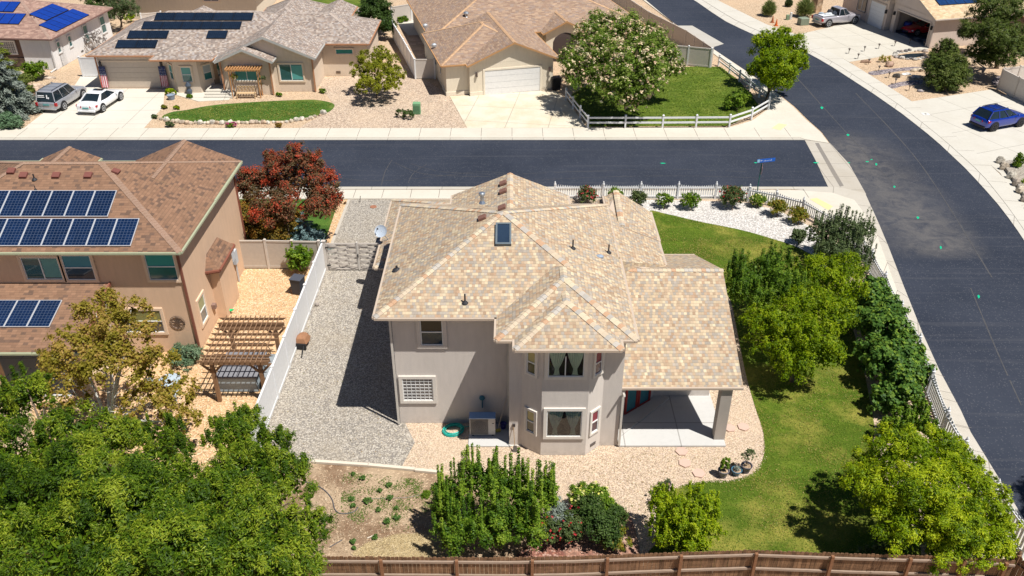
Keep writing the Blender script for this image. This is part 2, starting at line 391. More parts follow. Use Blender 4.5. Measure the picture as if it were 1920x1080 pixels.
def hip(x0, x1, y0, y1, z, m=0.42, ends='hh', dz=0.0):
    """hip / gable solid; ends = low end, high end along the ridge axis ('h' hip, 'g' gable). returns faces, caps"""
    z += dz
    A, B, Cc, D = [Vector(p) for p in ((x0, y0, z), (x1, y0, z), (x1, y1, z), (x0, y1, z))]
    if (x1-x0) >= (y1-y0):
        h = (y1-y0)/2; ym = (y0+y1)/2; zr = z+h*m
        P = Vector((x0+(h if ends[0] == 'h' else 0), ym, zr)); Q = Vector((x1-(h if ends[1] == 'h' else 0), ym, zr))
        if Q.x-P.x < .02: P.x = Q.x = (P.x+Q.x)/2
        if (Q-P).length < .02:
            F = [[A, B, P], [Cc, D, P]]; Q = P
        else: F = [[A, B, Q, P], [Cc, D, P, Q]]
        cp = [(P, Q)] if (Q-P).length > .1 else []
        if ends[0] == 'h': F.append([D, A, P]); cp += [(A, P), (D, P)]
        if ends[1] == 'h': F.append([B, Cc, Q]); cp += [(B, Q), (Cc, Q)]
    else:
        h = (x1-x0)/2; xm = (x0+x1)/2; zr = z+h*m
        P = Vector((xm, y0+(h if ends[0] == 'h' else 0), zr)); Q = Vector((xm, y1-(h if ends[1] == 'h' else 0), zr))
        F = [[B, Cc, Q, P], [D, A, P, Q]]; cp = [(P, Q)]
        if ends[0] == 'h': F.append([A, B, P]); cp += [(A, P), (B, P)]
        if ends[1] == 'h': F.append([Cc, D, Q]); cp += [(Cc, Q), (D, Q)]
    return F, cp
def add_roof(parent, mat, fmat, capm, specs, th=0.16, name='roof', m=0.42):
    for s in specs:
        F, cp = hip(*s[:5], m=s[5] if len(s) > 5 and s[5] else m, ends=s[6] if len(s) > 6 else 'hh')
        roof_mesh(name, F, parent, mat, fmat, th, caps=cp, capm=capm, slope=m)
def walls(parent, polys, mat, name='wall'):
    """polys: list of (footprint ccw, z0, z1) joined into one wall part"""
    mb = MB()
    for fp, z0, z1 in polys: mb.hexa([(x, y, z0) for x, y in fp], [(x, y, z1) for x, y in fp])
    return mb.build(name, mat, parent)
def rect(x0, x1, y0, y1): return [(x0, y0), (x1, y0), (x1, y1), (x0, y1)]
def gable_fill(parent, mat, x0, x1, y, z, m, t=0.1, axis='x', name='gable'):
    mb = MB(); xm = (x0+x1)/2; zr = z+(x1-x0)/2*m
    if axis == 'x': mb.hexa([(x0, y, z), (x1, y, z), (xm, y, zr)], [(x0, y+t, z), (x1, y+t, z), (xm, y+t, zr)])
    else: mb.hexa([(y, x0, z), (y, x1, z), (y, xm, zr)], [(y+t, x0, z), (y+t, x1, z), (y+t, xm, zr)])
    return mb.build(name, mat, parent, fix=True)
class LF:
    """local frame on a wall: x right, d outward, z up. ang 0 looks towards -Y"""
    def __init__(s, O, ang=0.0):
        s.O = Vector(O); s.r = Vector((math.cos(ang), math.sin(ang), 0)); s.n = Vector((math.sin(ang), -math.cos(ang), 0))
    def p(s, x, d, z): return s.O + s.r*x + s.n*d + Vector((0, 0, z))
    def box(s, mb, x0, x1, d0, d1, z0, z1):
        return mb.hexa([s.p(x0, d1, z0), s.p(x1, d1, z0), s.p(x1, d0, z0), s.p(x0, d0, z0)],
                       [s.p(x0, d1, z1), s.p(x1, d1, z1), s.p(x1, d0, z1), s.p(x0, d0, z1)])
def ring(lf, mb, w, h, t, d0, d1, z=0.0):
    lf.box(mb, -w/2-t, w/2+t, d0, d1, z-t, z); lf.box(mb, -w/2-t, w/2+t, d0, d1, z+h, z+h+t)
    lf.box(mb, -w/2-t, -w/2, d0, d1, z, z+h); lf.box(mb, w/2, w/2+t, d0, d1, z, z+h)
def window(parent, O, ang, w, h, style='slider', trim=None, tw=0.13, gl=(0.02, 0.09, 0.1), blind=None, td=.07, label=None):
    lf = LF(O, ang); trim = trim or plain((0.5, 0.42, 0.34), .9); fr = plain(WHITE, .5); mb = MB()
    ring(lf, mb, w, h, tw, -.02, td); root = mb.build('window', trim, parent)
    if label: root['label'] = label
    mb = MB(); ring(lf, mb, w-.08, h-.08, .04, -.01, .045, .04)
    if style == 'slider': lf.box(mb, -.025, .025, -.01, .05, .04, h-.04)
    if style == 'hung': lf.box(mb, -w/2+.04, w/2-.04, -.01, .05, h*.48, h*.48+.05)
    if style == 'grid':
        for k in range(1, 5): lf.box(mb, -w/2+w*k/5-.012, -w/2+w*k/5+.012, -.01, .03, .04, h-.04)
        for k in range(1, 5): lf.box(mb, -w/2+.04, w/2-.04, -.01, .028, h*k/5-.012, h*k/5+.012)
    if style == 'block':
        for k in range(1, 7): lf.box(mb, -w/2+w*k/7-.012, -w/2+w*k/7+.012, -.01, .03, .04, h-.04)
        for k in range(1, 7): lf.box(mb, -w/2+.04, w/2-.04, -.01, .028, h*k/7-.012, h*k/7+.012)
    mb.build('frame', fr, root)
    if style == 'curtain':
        mb = MB(); lf.box(mb, -w/2+.04, w/2-.04, -.005, .002, .04, h-.04); mb.build('room', plain((0.035, 0.02, 0.03), .9), root)
        cm = plain((0.62, 0.70, 0.56), .9)
        for sg in (-1, 1):
            mb = MB(); n = 26
            rows = [(h-.05, .02, .47), (h*.75, .06, .44), (h*.5, .13, .38), (h*.3, .2, .31), (h*.1, .18, .33), (.06, .16, .35)]
            idx = []
            for zz, a, b in rows:
                r_ = []
                for k in range(n):
                    f = k/(n-1); x = (a+(b-a)*f)*w; r_.append(len(mb.v)); mb.v.append(lf.p(sg*x, .012+.012*math.sin(k*1.6), zz))
                idx.append(r_)
            for r0, r1 in zip(idx, idx[1:]):
                for k in range(n-1): mb.f.append((r0[k], r0[k+1], r1[k+1], r1[k]))
            mb.build('curtain', cm, root, smooth=True)
        mb = MB(); mb.quad(lf.p(-w/2+.04, .034, .04), lf.p(w/2-.04, .034, .04), lf.p(w/2-.04, .034, h-.04), lf.p(-w/2+.04, .034, h-.04)); mb.build('pane', glass_clear(), root)
    else:
        mb = MB(); lf.box(mb, -w/2+.03, w/2-.03, -.01, .012, .03, h-.03); mb.build('pane', glass_dark(gl), root)
        if blind:
            c, k0, k1, x0, x1 = blind; mb = MB(); lf.box(mb, -w/2+.05+(w-.1)*x0, -w/2+.05+(w-.1)*x1, .012, .018, .05+(h-.1)*k0, .05+(h-.1)*k1)
            mb.build('blind', plain(c, .35, .5), root)
    return root
def garage_door(parent, O, ang, w, h, col, trim, tw=.15, rows=5):
    lf = LF(O, ang); mb = MB()
    lf.box(mb, -w/2-tw, w/2+tw, -.02, .06, h, h+tw); lf.box(mb, -w/2-tw, -w/2, -.02, .06, 0, h); lf.box(mb, w/2, w/2+tw, -.02, .06, 0, h)
    root = mb.build('garage_door', trim, parent); mb = MB()
    for k in range(rows): lf.box(mb, -w/2, w/2, -.01, .022, h*k/rows+.012, h*(k+1)/rows-.006)
    lf.box(mb, -w/2, w/2, -.015, .006, 0, h); mb.build('door_panel', plain(col, .6), root); return root
def solar_panel(o0, ux, uy, n, w, h, label, group, cells, framem, th=.05, lift=.09, double=False):
    """one panel: origin corner o0, ux/uy unit axes in the roof plane"""
    c = Vector(o0)+ux*w/2+uy*h/2+n*lift
    M = Matrix((ux, uy, n)).transposed().to_4x4(); M.translation = c
    r = thing('solar_panel', label, 'solar panel', c, 0, group); r.rotation_euler = M.to_euler(); local(r)
    key = ('sp', round(w, 3), round(h, 3), cells.name, framem.name)
    if key in MC:
        for nm, me in MC[key]:
            o = link(bpy.data.objects.new(nm, me)); o.parent = r
        return r
    b = .022; mb = MB(); mb.box(-w/2, w/2, -h/2, -h/2+b, -th, 0.004); mb.box(-w/2, w/2, h/2-b, h/2, -th, 0.004)
    mb.box(-w/2, -w/2+b, -h/2+b, h/2-b, -th, 0.004); mb.box(w/2-b, w/2, -h/2+b, h/2-b, -th, 0.004)
    for sx in (-.3, .3): mb.box(w*sx-.02, w*sx+.02, -h/2+.1, h/2-.1, -lift+.01, -th)
    a = mb.build('frame', framem, r)
    mb = MB(); mb.box(-w/2+b, w/2-b, -h/2+b, h/2-b, -th*.8, 0); d = mb.build('cells', cells, r)
    MC[key] = [('frame', a.data), ('cells', d.data)]
    return r
_O20 = ['first', 'second', 'third', 'fourth', 'fifth', 'sixth', 'seventh', 'eighth', 'ninth', 'tenth', 'eleventh', 'twelfth', 'thirteenth', 'fourteenth', 'fifteenth', 'sixteenth', 'seventeenth', 'eighteenth', 'nineteenth']
def ordinal(k):
    if k < 19: return _O20[k]
    n = k+1; t_, u_ = divmod(n, 10); return {2: 'twentieth', 3: 'thirtieth', 4: 'fortieth'}[t_] if u_ == 0 else {2: 'twenty', 3: 'thirty', 4: 'forty'}[t_]+' '+_O20[u_-1]
ORD = ['first', 'second', 'third', 'fourth', 'fifth', 'sixth', 'seventh', 'eighth', 'ninth', 'tenth', 'eleventh', 'twelfth', 'thirteenth', 'fourteenth', 'fifteenth', 'sixteenth']
# ------------------------------------------------------------------ fences
def panel_fence(name, label, pts, h=1.83, mat=None, post=None, every=2.4, group=None, t=.05, cap=True):
    p = [Vector((q[0], q[1], 0)) for q in pts]; r = thing(name, label, 'fence', p[0], 0, group)
    pm = MB(); pos = []
    for a, b in zip(p, p[1:]):
        L = (b-a).length; n = max(1, round(L/every)); d = (b-a).normalized()
        for k in range(n+1):
            q = a+(b-a)*k/n
            if not pos or (pos[-1][0]-q).length > .3: pos.append((q, math.atan2(d.y, d.x)))
        z = Vector((0, 0, 1))
        pm.bar(a+z*h*.5, b+z*h*.5, t, h-.12); pm.bar(a+z*(h-.05), b+z*(h-.05), t+.04, .1); pm.bar(a+z*.12, b+z*.12, t+.04, .14)
    pm.build('panel', mat, r)
    for q, a in pos:
        mb = MB(); mb.obox(q, .13, .13, 0, h+.05, a)
        if cap: mb.hexa([(q.x+x, q.y+y, h+.05) for x, y in ((-.085, -.085), (.085, -.085), (.085, .085), (-.085, .085))], [(q.x+x, q.y+y, h+.11) for x, y in ((-.03, -.03), (.03, -.03), (.03, .03), (-.03, .03))])
        mb.build('post', post or mat, r)
    return r
def rail_fence(name, label, pts, h=1.1, mat=None, rails=(.45, .85), every=2.4):
    p = [Vector((q[0], q[1], 0)) for q in pts]; r = thing(name, label, 'fence', p[0]); pos = []
    for a, b in zip(p, p[1:]):
        L = (b-a).length; n = max(1, round(L/every)); d = (b-a).normalized()
        for k in range(n+1):
            q = a+(b-a)*k/n
            if not pos or (pos[-1][0]-q).length > .3: pos.append((q, math.atan2(d.y, d.x)))
        for z in rails:
            mb = MB(); mb.bar(a+Vector((0, 0, z)), b+Vector((0, 0, z)), .05, .14); mb.build('rail', mat, r)
    for q, a in pos:
        mb = MB(); mb.obox(q, .13, .13, 0, h, a); mb.hexa([(q.x+x, q.y+y, h) for x, y in ((-.09, -.09), (.09, -.09), (.09, .09), (-.09, .09))], [(q.x+x, q.y+y, h+.07) for x, y in ((-.03, -.03), (.03, -.03), (.03, .03), (-.03, .03))])
        mb.build('post', mat, r)
    return r
def picket_fence(name, label, pts, h=1.0, mat=None, every=2.4, pick=.15, pw=.075, side=1, solid=False):
    p = [Vector((q[0], q[1], 0)) for q in pts]; r = thing(name, label, 'fence', p[0]); pos = []; pk = MB(); rl = MB()
    for a, b in zip(p, p[1:]):
        L = (b-a).length; n = max(1, round(L/every)); d = (b-a).normalized(); an = math.atan2(d.y, d.x); s = Vector((d.y, -d.x, 0))*side*.045
        for k in range(n+1):
            q = a+(b-a)*k/n
            if not pos or (pos[-1][0]-q).length > .3: pos.append((q, an))
        for z in (.2, h*.82): rl.bar(a+Vector((0, 0, z)), b+Vector((0, 0, z)), .04, .09)
        m = int(L/pick)
        for k in range(m):
            q = a+d*(pick*(k+.5))-s
            hh = h*(1-.10*math.sin(math.pi*((k*pick) % (L/n))/(L/n)))
            pk.obox(q, pw, .022, .05, hh, an); c = (q.x, q.y)
            if not solid: pk.hexa([q+d*(-pw/2)+Vector((0, 0, hh)), q+d*(pw/2)+Vector((0, 0, hh)), q+d*.01+Vector((0, 0, hh+.06))], [q+s*.4+d*(-pw/2)+Vector((0, 0, hh)), q+s*.4+d*(pw/2)+Vector((0, 0, hh)), q+s*.4+d*.01+Vector((0, 0, hh+.06))])
    pk.build('pickets', mat, r); rl.build('rails', mat, r)
    for q, a in pos:
        mb = MB(); mb.obox(q, .12, .12, 0, h+.08, a); mb.lathe((q.x, q.y, h+.08), [(.085, 0), (.085, .03), (.03, .05), (.055, .1), (.05, .15), (.01, .22)], 8); mb.build('post', mat, r)
    return r
# ------------------------------------------------------------------ vegetation
def leaf_mesh(name, P, N, T, l, w, tint, mat, parent, off):
    n = len(P); P = P - np.array(off)[None]
    B = np.cross(N, T); B /= np.linalg.norm(B, axis=1)[:, None]+1e-9
    l = l[:, None]*.5; w = w[:, None]*.5
    V = np.stack([P-T*l, P+B*w-T*l*.1, P+T*l, P-B*w-T*l*.1], 1).reshape(-1, 3).astype(np.float32)
    me = bpy.data.meshes.new(name); me.vertices.add(n*4); me.vertices.foreach_set('co', V.ravel())
    me.loops.add(n*4); me.loops.foreach_set('vertex_index', np.arange(n*4, dtype=np.int32))
    me.polygons.add(n); me.polygons.foreach_set('loop_start', np.arange(0, n*4, 4, dtype=np.int32))
    try: me.polygons.foreach_set('loop_total', np.full(n, 4, dtype=np.int32))
    except Exception: pass
    me.update(calc_edges=True)
    at = me.attributes.new('tint', 'FLOAT', 'FACE'); at.data.foreach_set('value', tint.astype(np.float32))
    me.materials.append(mat); o = link(bpy.data.objects.new(name, me)); o.parent = parent; return o
def norm(a): return a/(np.linalg.norm(a, axis=1)[:, None]+1e-9)
def foliage(parent, lobes, n, mat, leaf=(.12, .05), seed=0, name='crown', sub=26, subr=.3, fill=.25, up=.5, spike=0.0, flat=1.0, tintv=.5, tb=0.0, twig=.68, inner=.05):
    """lobes: (centre, rx, ry, rz) in world space; leaves gather in sub clumps spread over and through each lobe"""
    rs = np.random.RandomState(seed); Ps = []; Ns = []; Ts = []; tn = []
    vol = np.array([ (rx*ry*rz)**(2/3) for c, rx, ry, rz in lobes]); vol /= vol.sum()
    for (c, rx, ry, rz), v in zip(lobes, vol):
        m = max(40, int(n*v)); K = max(8, int(sub*1.3)); rad = np.array([rx, ry, rz])
        d = norm(rs.normal(size=(K, 3))); d[:, 2] = np.where(d[:, 2] < -.5, -d[:, 2], d[:, 2])
        cc = d*(rs.uniform(.45, 1.0, (K, 1))**.6)*rad
        cr = subr*(rx*ry*rz)**(1/3)*rs.uniform(.6, 1.35, K); ct = rs.uniform(-.5, .5, K)
        k = rs.randint(0, K, m); dd = norm(rs.normal(size=(m, 3)))
        rr = np.where(rs.uniform(size=m) < fill, rs.uniform(0, 1, m)**.5, rs.uniform(.72, 1.05, m))
        p = cc[k]+dd*(rr*cr[k])[:, None]*np.array([1, 1, flat])
        TW = 16; td = norm(rs.normal(size=(K, TW, 3))*.75+norm(cc/rad)[:, None, :]*.7+np.array([0, 0, .35])); tl = rs.uniform(.5, 1.55, (K, TW))*cr[:, None]
        tj = rs.randint(0, TW, m); tw_ = rs.uniform(size=m) < twig; uu = rs.uniform(.05, 1, m)**.7; dirs = td[k, tj]
        pt = cc[k]+dirs*(uu*tl[k, tj])[:, None]+rs.normal(size=(m, 3))*(cr[k]*.17*(1.15-uu*.75))[:, None]; p = np.where(tw_[:, None], pt, p)
        if spike > 0:
            sh = rs.uniform(size=K) < .45; q = sh[k] & (rs.uniform(size=m) < .7)
            hgt = rs.uniform(0, 1, m)*spike; p[q] = (cc[k]+dd*(cr[k]*.22)[:, None])[q]; p[q, 2] += hgt[q]
        nn = norm(dd*.55+norm(p/rad)*.45+rs.normal(size=(m, 3))*.42+np.array([0, 0, up])[None])
        t = rs.normal(size=(m, 3))*.8+dirs*1.0*tw_[:, None]; t -= nn*(t*nn).sum(1)[:, None]; t = norm(t)
        Ps.append(p+np.array(c)[None]); Ns.append(nn); Ts.append(t); tn.append(np.clip(.5+tb+ct[k]*tintv+rs.normal(size=m)*.22, 0, 1))
    P = np.concatenate(Ps); N = np.concatenate(Ns); T = np.concatenate(Ts); tn = np.concatenate(tn); big = np.ones(len(P))
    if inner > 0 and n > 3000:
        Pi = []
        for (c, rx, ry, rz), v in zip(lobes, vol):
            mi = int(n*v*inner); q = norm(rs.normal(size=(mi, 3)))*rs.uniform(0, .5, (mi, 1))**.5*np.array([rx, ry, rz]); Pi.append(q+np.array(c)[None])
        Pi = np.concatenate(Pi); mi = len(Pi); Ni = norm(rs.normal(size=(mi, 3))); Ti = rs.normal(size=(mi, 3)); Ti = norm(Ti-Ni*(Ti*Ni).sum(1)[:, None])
        P = np.concatenate([P, Pi]); N = np.concatenate([N, Ni]); T = np.concatenate([T, Ti]); tn = np.concatenate([tn, rs.uniform(0, .6, mi)]); big = np.concatenate([big, np.full(mi, 2.0)])  # dark tints on these inner leaves paint shaded depth into the crown
    ok = P[:, 2] > .03; P, N, T, tn, big = P[ok], N[ok], T[ok], tn[ok], big[ok]; m = len(P)
    l = leaf[0]*rs.uniform(.6, 1.35, m)*big; w = leaf[1]*rs.uniform(.7, 1.3, m)*big*np.where(big > 1, 1.4, 1)
    return leaf_mesh(name, P, N, T, l, w, tn, mat, parent, OFF.get(parent.name, Vector((0, 0, 0))))
def trunk(parent, base, lobes, r0=.15, col=(0.16, 0.12, 0.09), seed=0, name='trunk', split=.35, stems=1, kmax=9, reach=.8):
    rnd = random.Random(seed); mb = MB(); b = Vector(base); cz = sum(l[0][2] for l in lobes)/len(lobes)
    cen = sum((Vector(l[0]) for l in lobes), Vector())/len(lobes)
    f = b+Vector((0, 0, max(.2, (cz-b.z)*split))); f.x += (cen.x-b.x)*.25; f.y += (cen.y-b.y)*.25
    mb.tube([b-Vector((0, 0, .1)), b+Vector((0, 0, .15)), b.lerp(f, .5)+Vector((rnd.uniform(-.05, .05), rnd.uniform(-.05, .05), 0)), f], [r0*1.4, r0*1.05, r0*.9, r0*.8], 9)
    ls = list(lobes); rnd.shuffle(ls)
    for l in ls[:kmax]:
        c = Vector(l[0]); e = f.lerp(c, reach); mid = f.lerp(e, .5)+Vector((rnd.uniform(-.15, .15), rnd.uniform(-.15, .15), .1))
        mb.tube([f-Vector((0, 0, .1)), mid, e, e.lerp(c, .9)+Vector((0, 0, l[3]*.5))], [r0*.62, r0*.42, r0*.25, r0*.06], 6)
        for _ in range(4):
            a = rnd.uniform(0, 6.28); q = mid.lerp(e, rnd.random()); mb.tube([q, q+Vector((math.cos(a)*l[1]*.5, math.sin(a)*l[2]*.5, l[3]*.3)), q+Vector((math.cos(a)*l[1]*.85, math.sin(a)*l[2]*.85, l[3]*.6))], [r0*.2, r0*.12, r0*.03], 5)
    return mb.build(name, bark(col), parent, smooth=True)
def plant(name, label, cat, base, lobes, n, mat, leaf=(.12, .05), seed=0, r0=.1, group=None, tcol=(0.16, 0.12, 0.09), flowers=None, trk=True, **kw):
    b = Vector(base); r = thing(name, label, cat, b, 0, group)
    tk = {k: kw.pop(k) for k in ('split', 'kmax', 'reach') if k in kw}
    if trk: trunk(r, b, lobes, r0, tcol, seed, 'trunk' if 'tree' in name or 'spruce' in name or 'pine' in name else 'stems', **tk)
    foliage(r, lobes, n, mat, leaf, seed, **kw)
    if flowers:
        fn, fm, fl = flowers; foliage(r, [(c, rx*1.06, ry*1.06, rz*1.06) for c, rx, ry, rz in lobes], fn, fm, fl, seed+77, 'flowers', sub=60, subr=.1, fill=.3, up=1.0)
    return r
def lob(px, py, z, rp, sy=1.0, sz=.8, zz=None):
    """lobe seen at photo pixel (px,py), centred z metres up, rp photo pixels in radius"""
    p = G(px, py, z); dist = p.y*CP+(CAM_H-z)*SP; rr = rp*dist/FPX
    return ((p.x, p.y, z), rr, rr*sy, rr*sz)
def conifer(name, label, base, H, R0, n, mat, seed=0, group=None, leaf=(.16, .05), tiers=9, cat='tree', dens=.3, z0=.12, tcol=(0.13, 0.1, 0.08)):
    """tiers of drooping boughs round a straight trunk"""
    b = Vector(base); r = thing(name, label, cat, b, 0, group); rs = np.random.RandomState(seed)
    mb = MB(); mb.tube([b, b+Vector((0, 0, H*.5)), b+Vector((0, 0, H*.97))], [R0*.09+.04, R0*.05+.02, .015], 8); rnd = random.Random(seed)
    bl = []
    for t in range(tiers):
        f = t/(tiers-1); z = H*(z0+(.93-z0)*f); rr = R0*(1-f)**.8*1.0+.07*R0; k = max(5, int(11*(1-f*.6)))
        for j in range(k):
            a = 6.283*j/k+rnd.uniform(-.25, .25)+t; L = rr*rnd.uniform(.8, 1.12); e = b+Vector((math.cos(a)*L, math.sin(a)*L, z-L*.12+rnd.uniform(-.1, .1)*R0)); s = b+Vector((0, 0, z+.05))
            bl.append((s, e)); mb.tube([s, e], [.02+R0*.006, .006], 4, False)
    mb.build('trunk', bark(tcol), r)
    m = n; k = rs.randint(0, len(bl), m); S = np.array([tuple(q[0]) for q in bl]); E = np.array([tuple(q[1]) for q in bl])
    Ls = np.linalg.norm(E-S, axis=1); pr = Ls**1.3; pr /= pr.sum(); k = rs.choice(len(bl), m, p=pr)
    f = rs.uniform(.12, 1.0, m)**.75; wd = (Ls[k]*dens*(1-f*.55))[:, None]
    P = S[k]+(E-S)[k]*f[:, None]+rs.normal(size=(m, 3))*wd*np.array([.5, .5, .28])
    D = norm((E-S)[k]+rs.normal(size=(m, 3))*Ls[k][:, None]*.45); N = norm(rs.normal(size=(m, 3))*.6+np.array([0, 0, 1.])[None]); N = norm(N-D*(N*D).sum(1)[:, None])
    tn = np.clip(.25+f*.45+rs.normal(size=m)*.2+rs.uniform(-.2, .2, len(bl))[k], 0, 1)
    leaf_mesh('crown', P, N, D, leaf[0]*rs.uniform(.6, 1.4, m), leaf[1]*rs.uniform(.6, 1.4, m), tn, mat, r, b); return r
# ------------------------------------------------------------------ the setting: ground, roads, pavements, yards
def smooth_poly(pts, n=5):
    out = []; m = len(pts)
    for i in range(m):
        p0, p1, p2, p3 = [np.array(pts[(i+k) % m], float) for k in (-1, 0, 1, 2)]
        for t in np.arange(n)/n: out.append(tuple(.5*((2*p1)+(-p0+p2)*t+(2*p0-5*p1+4*p2-p3)*t*t+(-p0+3*p1-3*p2+p3)*t**3)))
    return out
def region(name, px, z, mat, smooth=False, thick=0.0, kind='structure', world_pts=None, label=None, cat=None):
    pts = world_pts or [tuple(G(x, y, z)[:2]) for x, y in (smooth_poly(px) if smooth else px)]
    ar = sum(a[0]*b[1]-b[0]*a[1] for a, b in zip(pts, pts[1:]+pts[:1]))
    if ar < 0: pts = pts[::-1]
    mb = MB()
    if thick > 0: mb.hexa([(x, y, z-thick) for x, y in pts], [(x, y, z) for x, y in pts])
    else: mb.quad(*[(x, y, z) for x, y in pts])
    o = mb.build(name, mat); me = o.data
    bm = bmesh.new(); bm.from_mesh(me); bmesh.ops.triangulate(bm, faces=[f for f in bm.faces if len(f.verts) > 4], ngon_method='EAR_CLIP'); bm.to_mesh(me); bm.free()
    return tag(o, label, cat, None, kind)
SAND = gravel(((0.64, 0.47, 0.31), (0.68, 0.51, 0.345), (0.59, 0.43, 0.285), (0.72, 0.56, 0.40), (0.53, 0.38, 0.26)), 12.0, (0.60, 0.42, 0.27), .5, .3)
TANG = gravel(((0.64, 0.48, 0.33), (0.70, 0.54, 0.38), (0.56, 0.41, 0.29), (0.76, 0.62, 0.46), (0.42, 0.31, 0.23), (0.70, 0.55, 0.44)), 22.0, (0.62, 0.47, 0.33), .35)
PINKG = gravel(((0.64, 0.49, 0.36), (0.70, 0.55, 0.41), (0.56, 0.42, 0.31), (0.74, 0.61, 0.47), (0.44, 0.33, 0.26)), 11.0, (0.62, 0.47, 0.33), .4)
GREYG = gravel(((0.40, 0.355, 0.30), (0.50, 0.45, 0.385), (0.22, 0.20, 0.185), (0.60, 0.55, 0.475), (0.33, 0.295, 0.26), (0.45, 0.395, 0.32)), 17.0, (0.36, 0.29, 0.20), .3)
ORANG = gravel(((0.76, 0.49, 0.26), (0.84, 0.60, 0.36), (0.64, 0.39, 0.20), (0.86, 0.68, 0.46), (0.70, 0.46, 0.28)), 16.0, (0.74, 0.46, 0.24), .5)
WHITEG = gravel(((0.66, 0.62, 0.57), (0.76, 0.72, 0.67), (0.52, 0.48, 0.44), (0.80, 0.77, 0.73)), 12.0, (0.7, 0.64, 0.58), .3)
MULCH = gravel(((0.32, 0.13, 0.09), (0.42, 0.2, 0.14), (0.22, 0.09, 0.07), (0.52, 0.33, 0.26)), 12.0, (0.5, 0.36, 0.26), .6)
CONC = concrete((0.60, 0.555, 0.47), 0, .18)
CONCW = concrete((0.62, 0.58, 0.50), 3.1, .15)
CONCG = concrete((0.46, 0.435, 0.39), 0, .3)
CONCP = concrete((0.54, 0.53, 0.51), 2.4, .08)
LAWN = grass((0.07, 0.125, 0.012), (0.15, 0.21, 0.025), (0.30, 0.29, 0.07), .25, .35, .5)
LAWNB = grass((0.055, 0.115, 0.008), (0.15, 0.215, 0.02), (0.42, 0.34, 0.08), 1.35, .33, 1.0)
LAWNF = grass((0.05, 0.12, 0.018), (0.10, 0.19, 0.028), (0.26, 0.25, 0.06), .1, .6, .6)
DIRT = soil((0.44, 0.33, 0.22), (0.19, 0.115, 0.07), (0.32, 0.23, 0.15), .5)
gnd = MB(); gnd.box(-1500, 1500, -1000, 3000, -.5, -.012); tag(gnd.build('ground', SAND), None, None, None, 'structure')
# roads
Lk = [(1100, -140), (1160, -60), (1210, 0), (1262, 42), (1332, 88), (1395, 130), (1455, 172), (1490, 200), (1515, 225), (1540, 247), (1557, 270), (1590, 307), (1622, 362), (1647, 417), (1665, 460), (1696, 540), (1730, 625), (1762, 695), (1802, 770), (1820, 810), (1866, 885), (1915, 965), (1990, 1080), (2130, 1290)]
Rk = [(1150, -140), (1220, -50), (1302, 0), (1355, 37), (1412, 65), (1460, 78), (1512, 97), (1560, 125), (1637, 175), (1690, 212), (1735, 247), (1762, 270), (1815, 320), (1865, 375), (1885, 400), (1915, 442), (1990, 560), (2080, 720), (2200, 950), (2330, 1200)]
def road(name, px, z, dusty):
    o = region(name, px, z, asphalt(dusty))
    return o
def rwp(px): return [tuple(G(x, y)[:2]) for x, y in px]
road('side_street', [(-1100, 262), (1508, 262), (1530, 300), (1555, 350), (-1100, 350)], -.004, False)
# the main street is a strip mesh so that the tracked-in dust can be stored on its vertices
def main_street():
    def resamp(pl, n):
        w = [Vector(G(x, y)) for x, y in pl]; d = [0]
        for a, b in zip(w, w[1:]): d.append(d[-1]+(b-a).length)
        out = []
        for k in range(n):
            s = d[-1]*k/(n-1)
            for i in range(len(w)-1):
                if d[i+1] >= s: out.append(w[i].lerp(w[i+1], (s-d[i])/(d[i+1]-d[i]+1e-9))); break
            else: out.append(w[-1])
        return out
    # pair both edges by depth
    Lw = [Vector(G(x, y)) for x, y in Lk]; Rw = [Vector(G(x, y)) for x, y in Rk]
    def atY(w, y):
        for a, b in zip(w, w[1:]):
            if (a.y-y)*(b.y-y) <= 0: return a.lerp(b, (a.y-y)/(a.y-b.y+1e-9))
        return w[-1] if y < w[-1].y else w[0]
    v = []; f = []; n = 200; m = 24; dust = []
    y0 = min(Lw[0].y, Rw[0].y); y1 = 12.0
    cl = [G(x, y) for x, y in ((1590, 280), (1640, 340), (1700, 400), (1765, 460), (1800, 490))]
    for i in range(n+1):
        y = y0+(y1-y0)*i/n; a = atY(Lw, y); b = atY(Rw, y)
        for j in range(m+1):
            p = a.lerp(b, j/m); v.append((p.x, p.y, -.002)); best = 9
            for q0, q1 in zip(cl, cl[1:]):
                t = max(0, min(1, (p-q0).dot(q1-q0)/(q1-q0).length_squared)); best = min(best, (p-(q0+(q1-q0)*t)).length)
            side = 1.0 if j/m < .62 else max(0, 1-(j/m-.62)*9)
            inY = 1.0 if y > G(0, 470).y else max(0, 1-(G(0, 470).y-y)/1.2)
            dust.append(max(0, 1-best/4.6)*side*inY*1.3)
    for i in range(n):
        for j in range(m): k = i*(m+1)+j; f.append((k, k+m+1, k+m+2, k+1))
    me = bpy.data.meshes.new('main_street'); me.from_pydata(v, [], f); me.update(); at = me.attributes.new('dust', 'FLOAT', 'POINT'); at.data.foreach_set('value', dust)
    me.materials.append(asphalt(True)); tag(link(bpy.data.objects.new('main_street', me)), None, None, None, 'structure')
main_street()
region('crosspan', [(1508, 261), (1556, 268), (1592, 307), (1624, 364), (1600, 372), (1553, 351), (1528, 298)], .012, concrete((0.46, 0.42, 0.36), 2.2, .4), thick=.03)
region('gutter_line', [(1528, 268), (1535, 268), (1582, 348), (1575, 350), (1560, 325)], .016, concrete((0.22, 0.2, 0.18), 0, .3))
region('gutter', [(-1100, 350), (1556, 350), (1566, 354), (1480, 354.5), (-1100, 355)], .03, concrete((0.50, 0.465, 0.40), 2.4, .3), thick=.06)
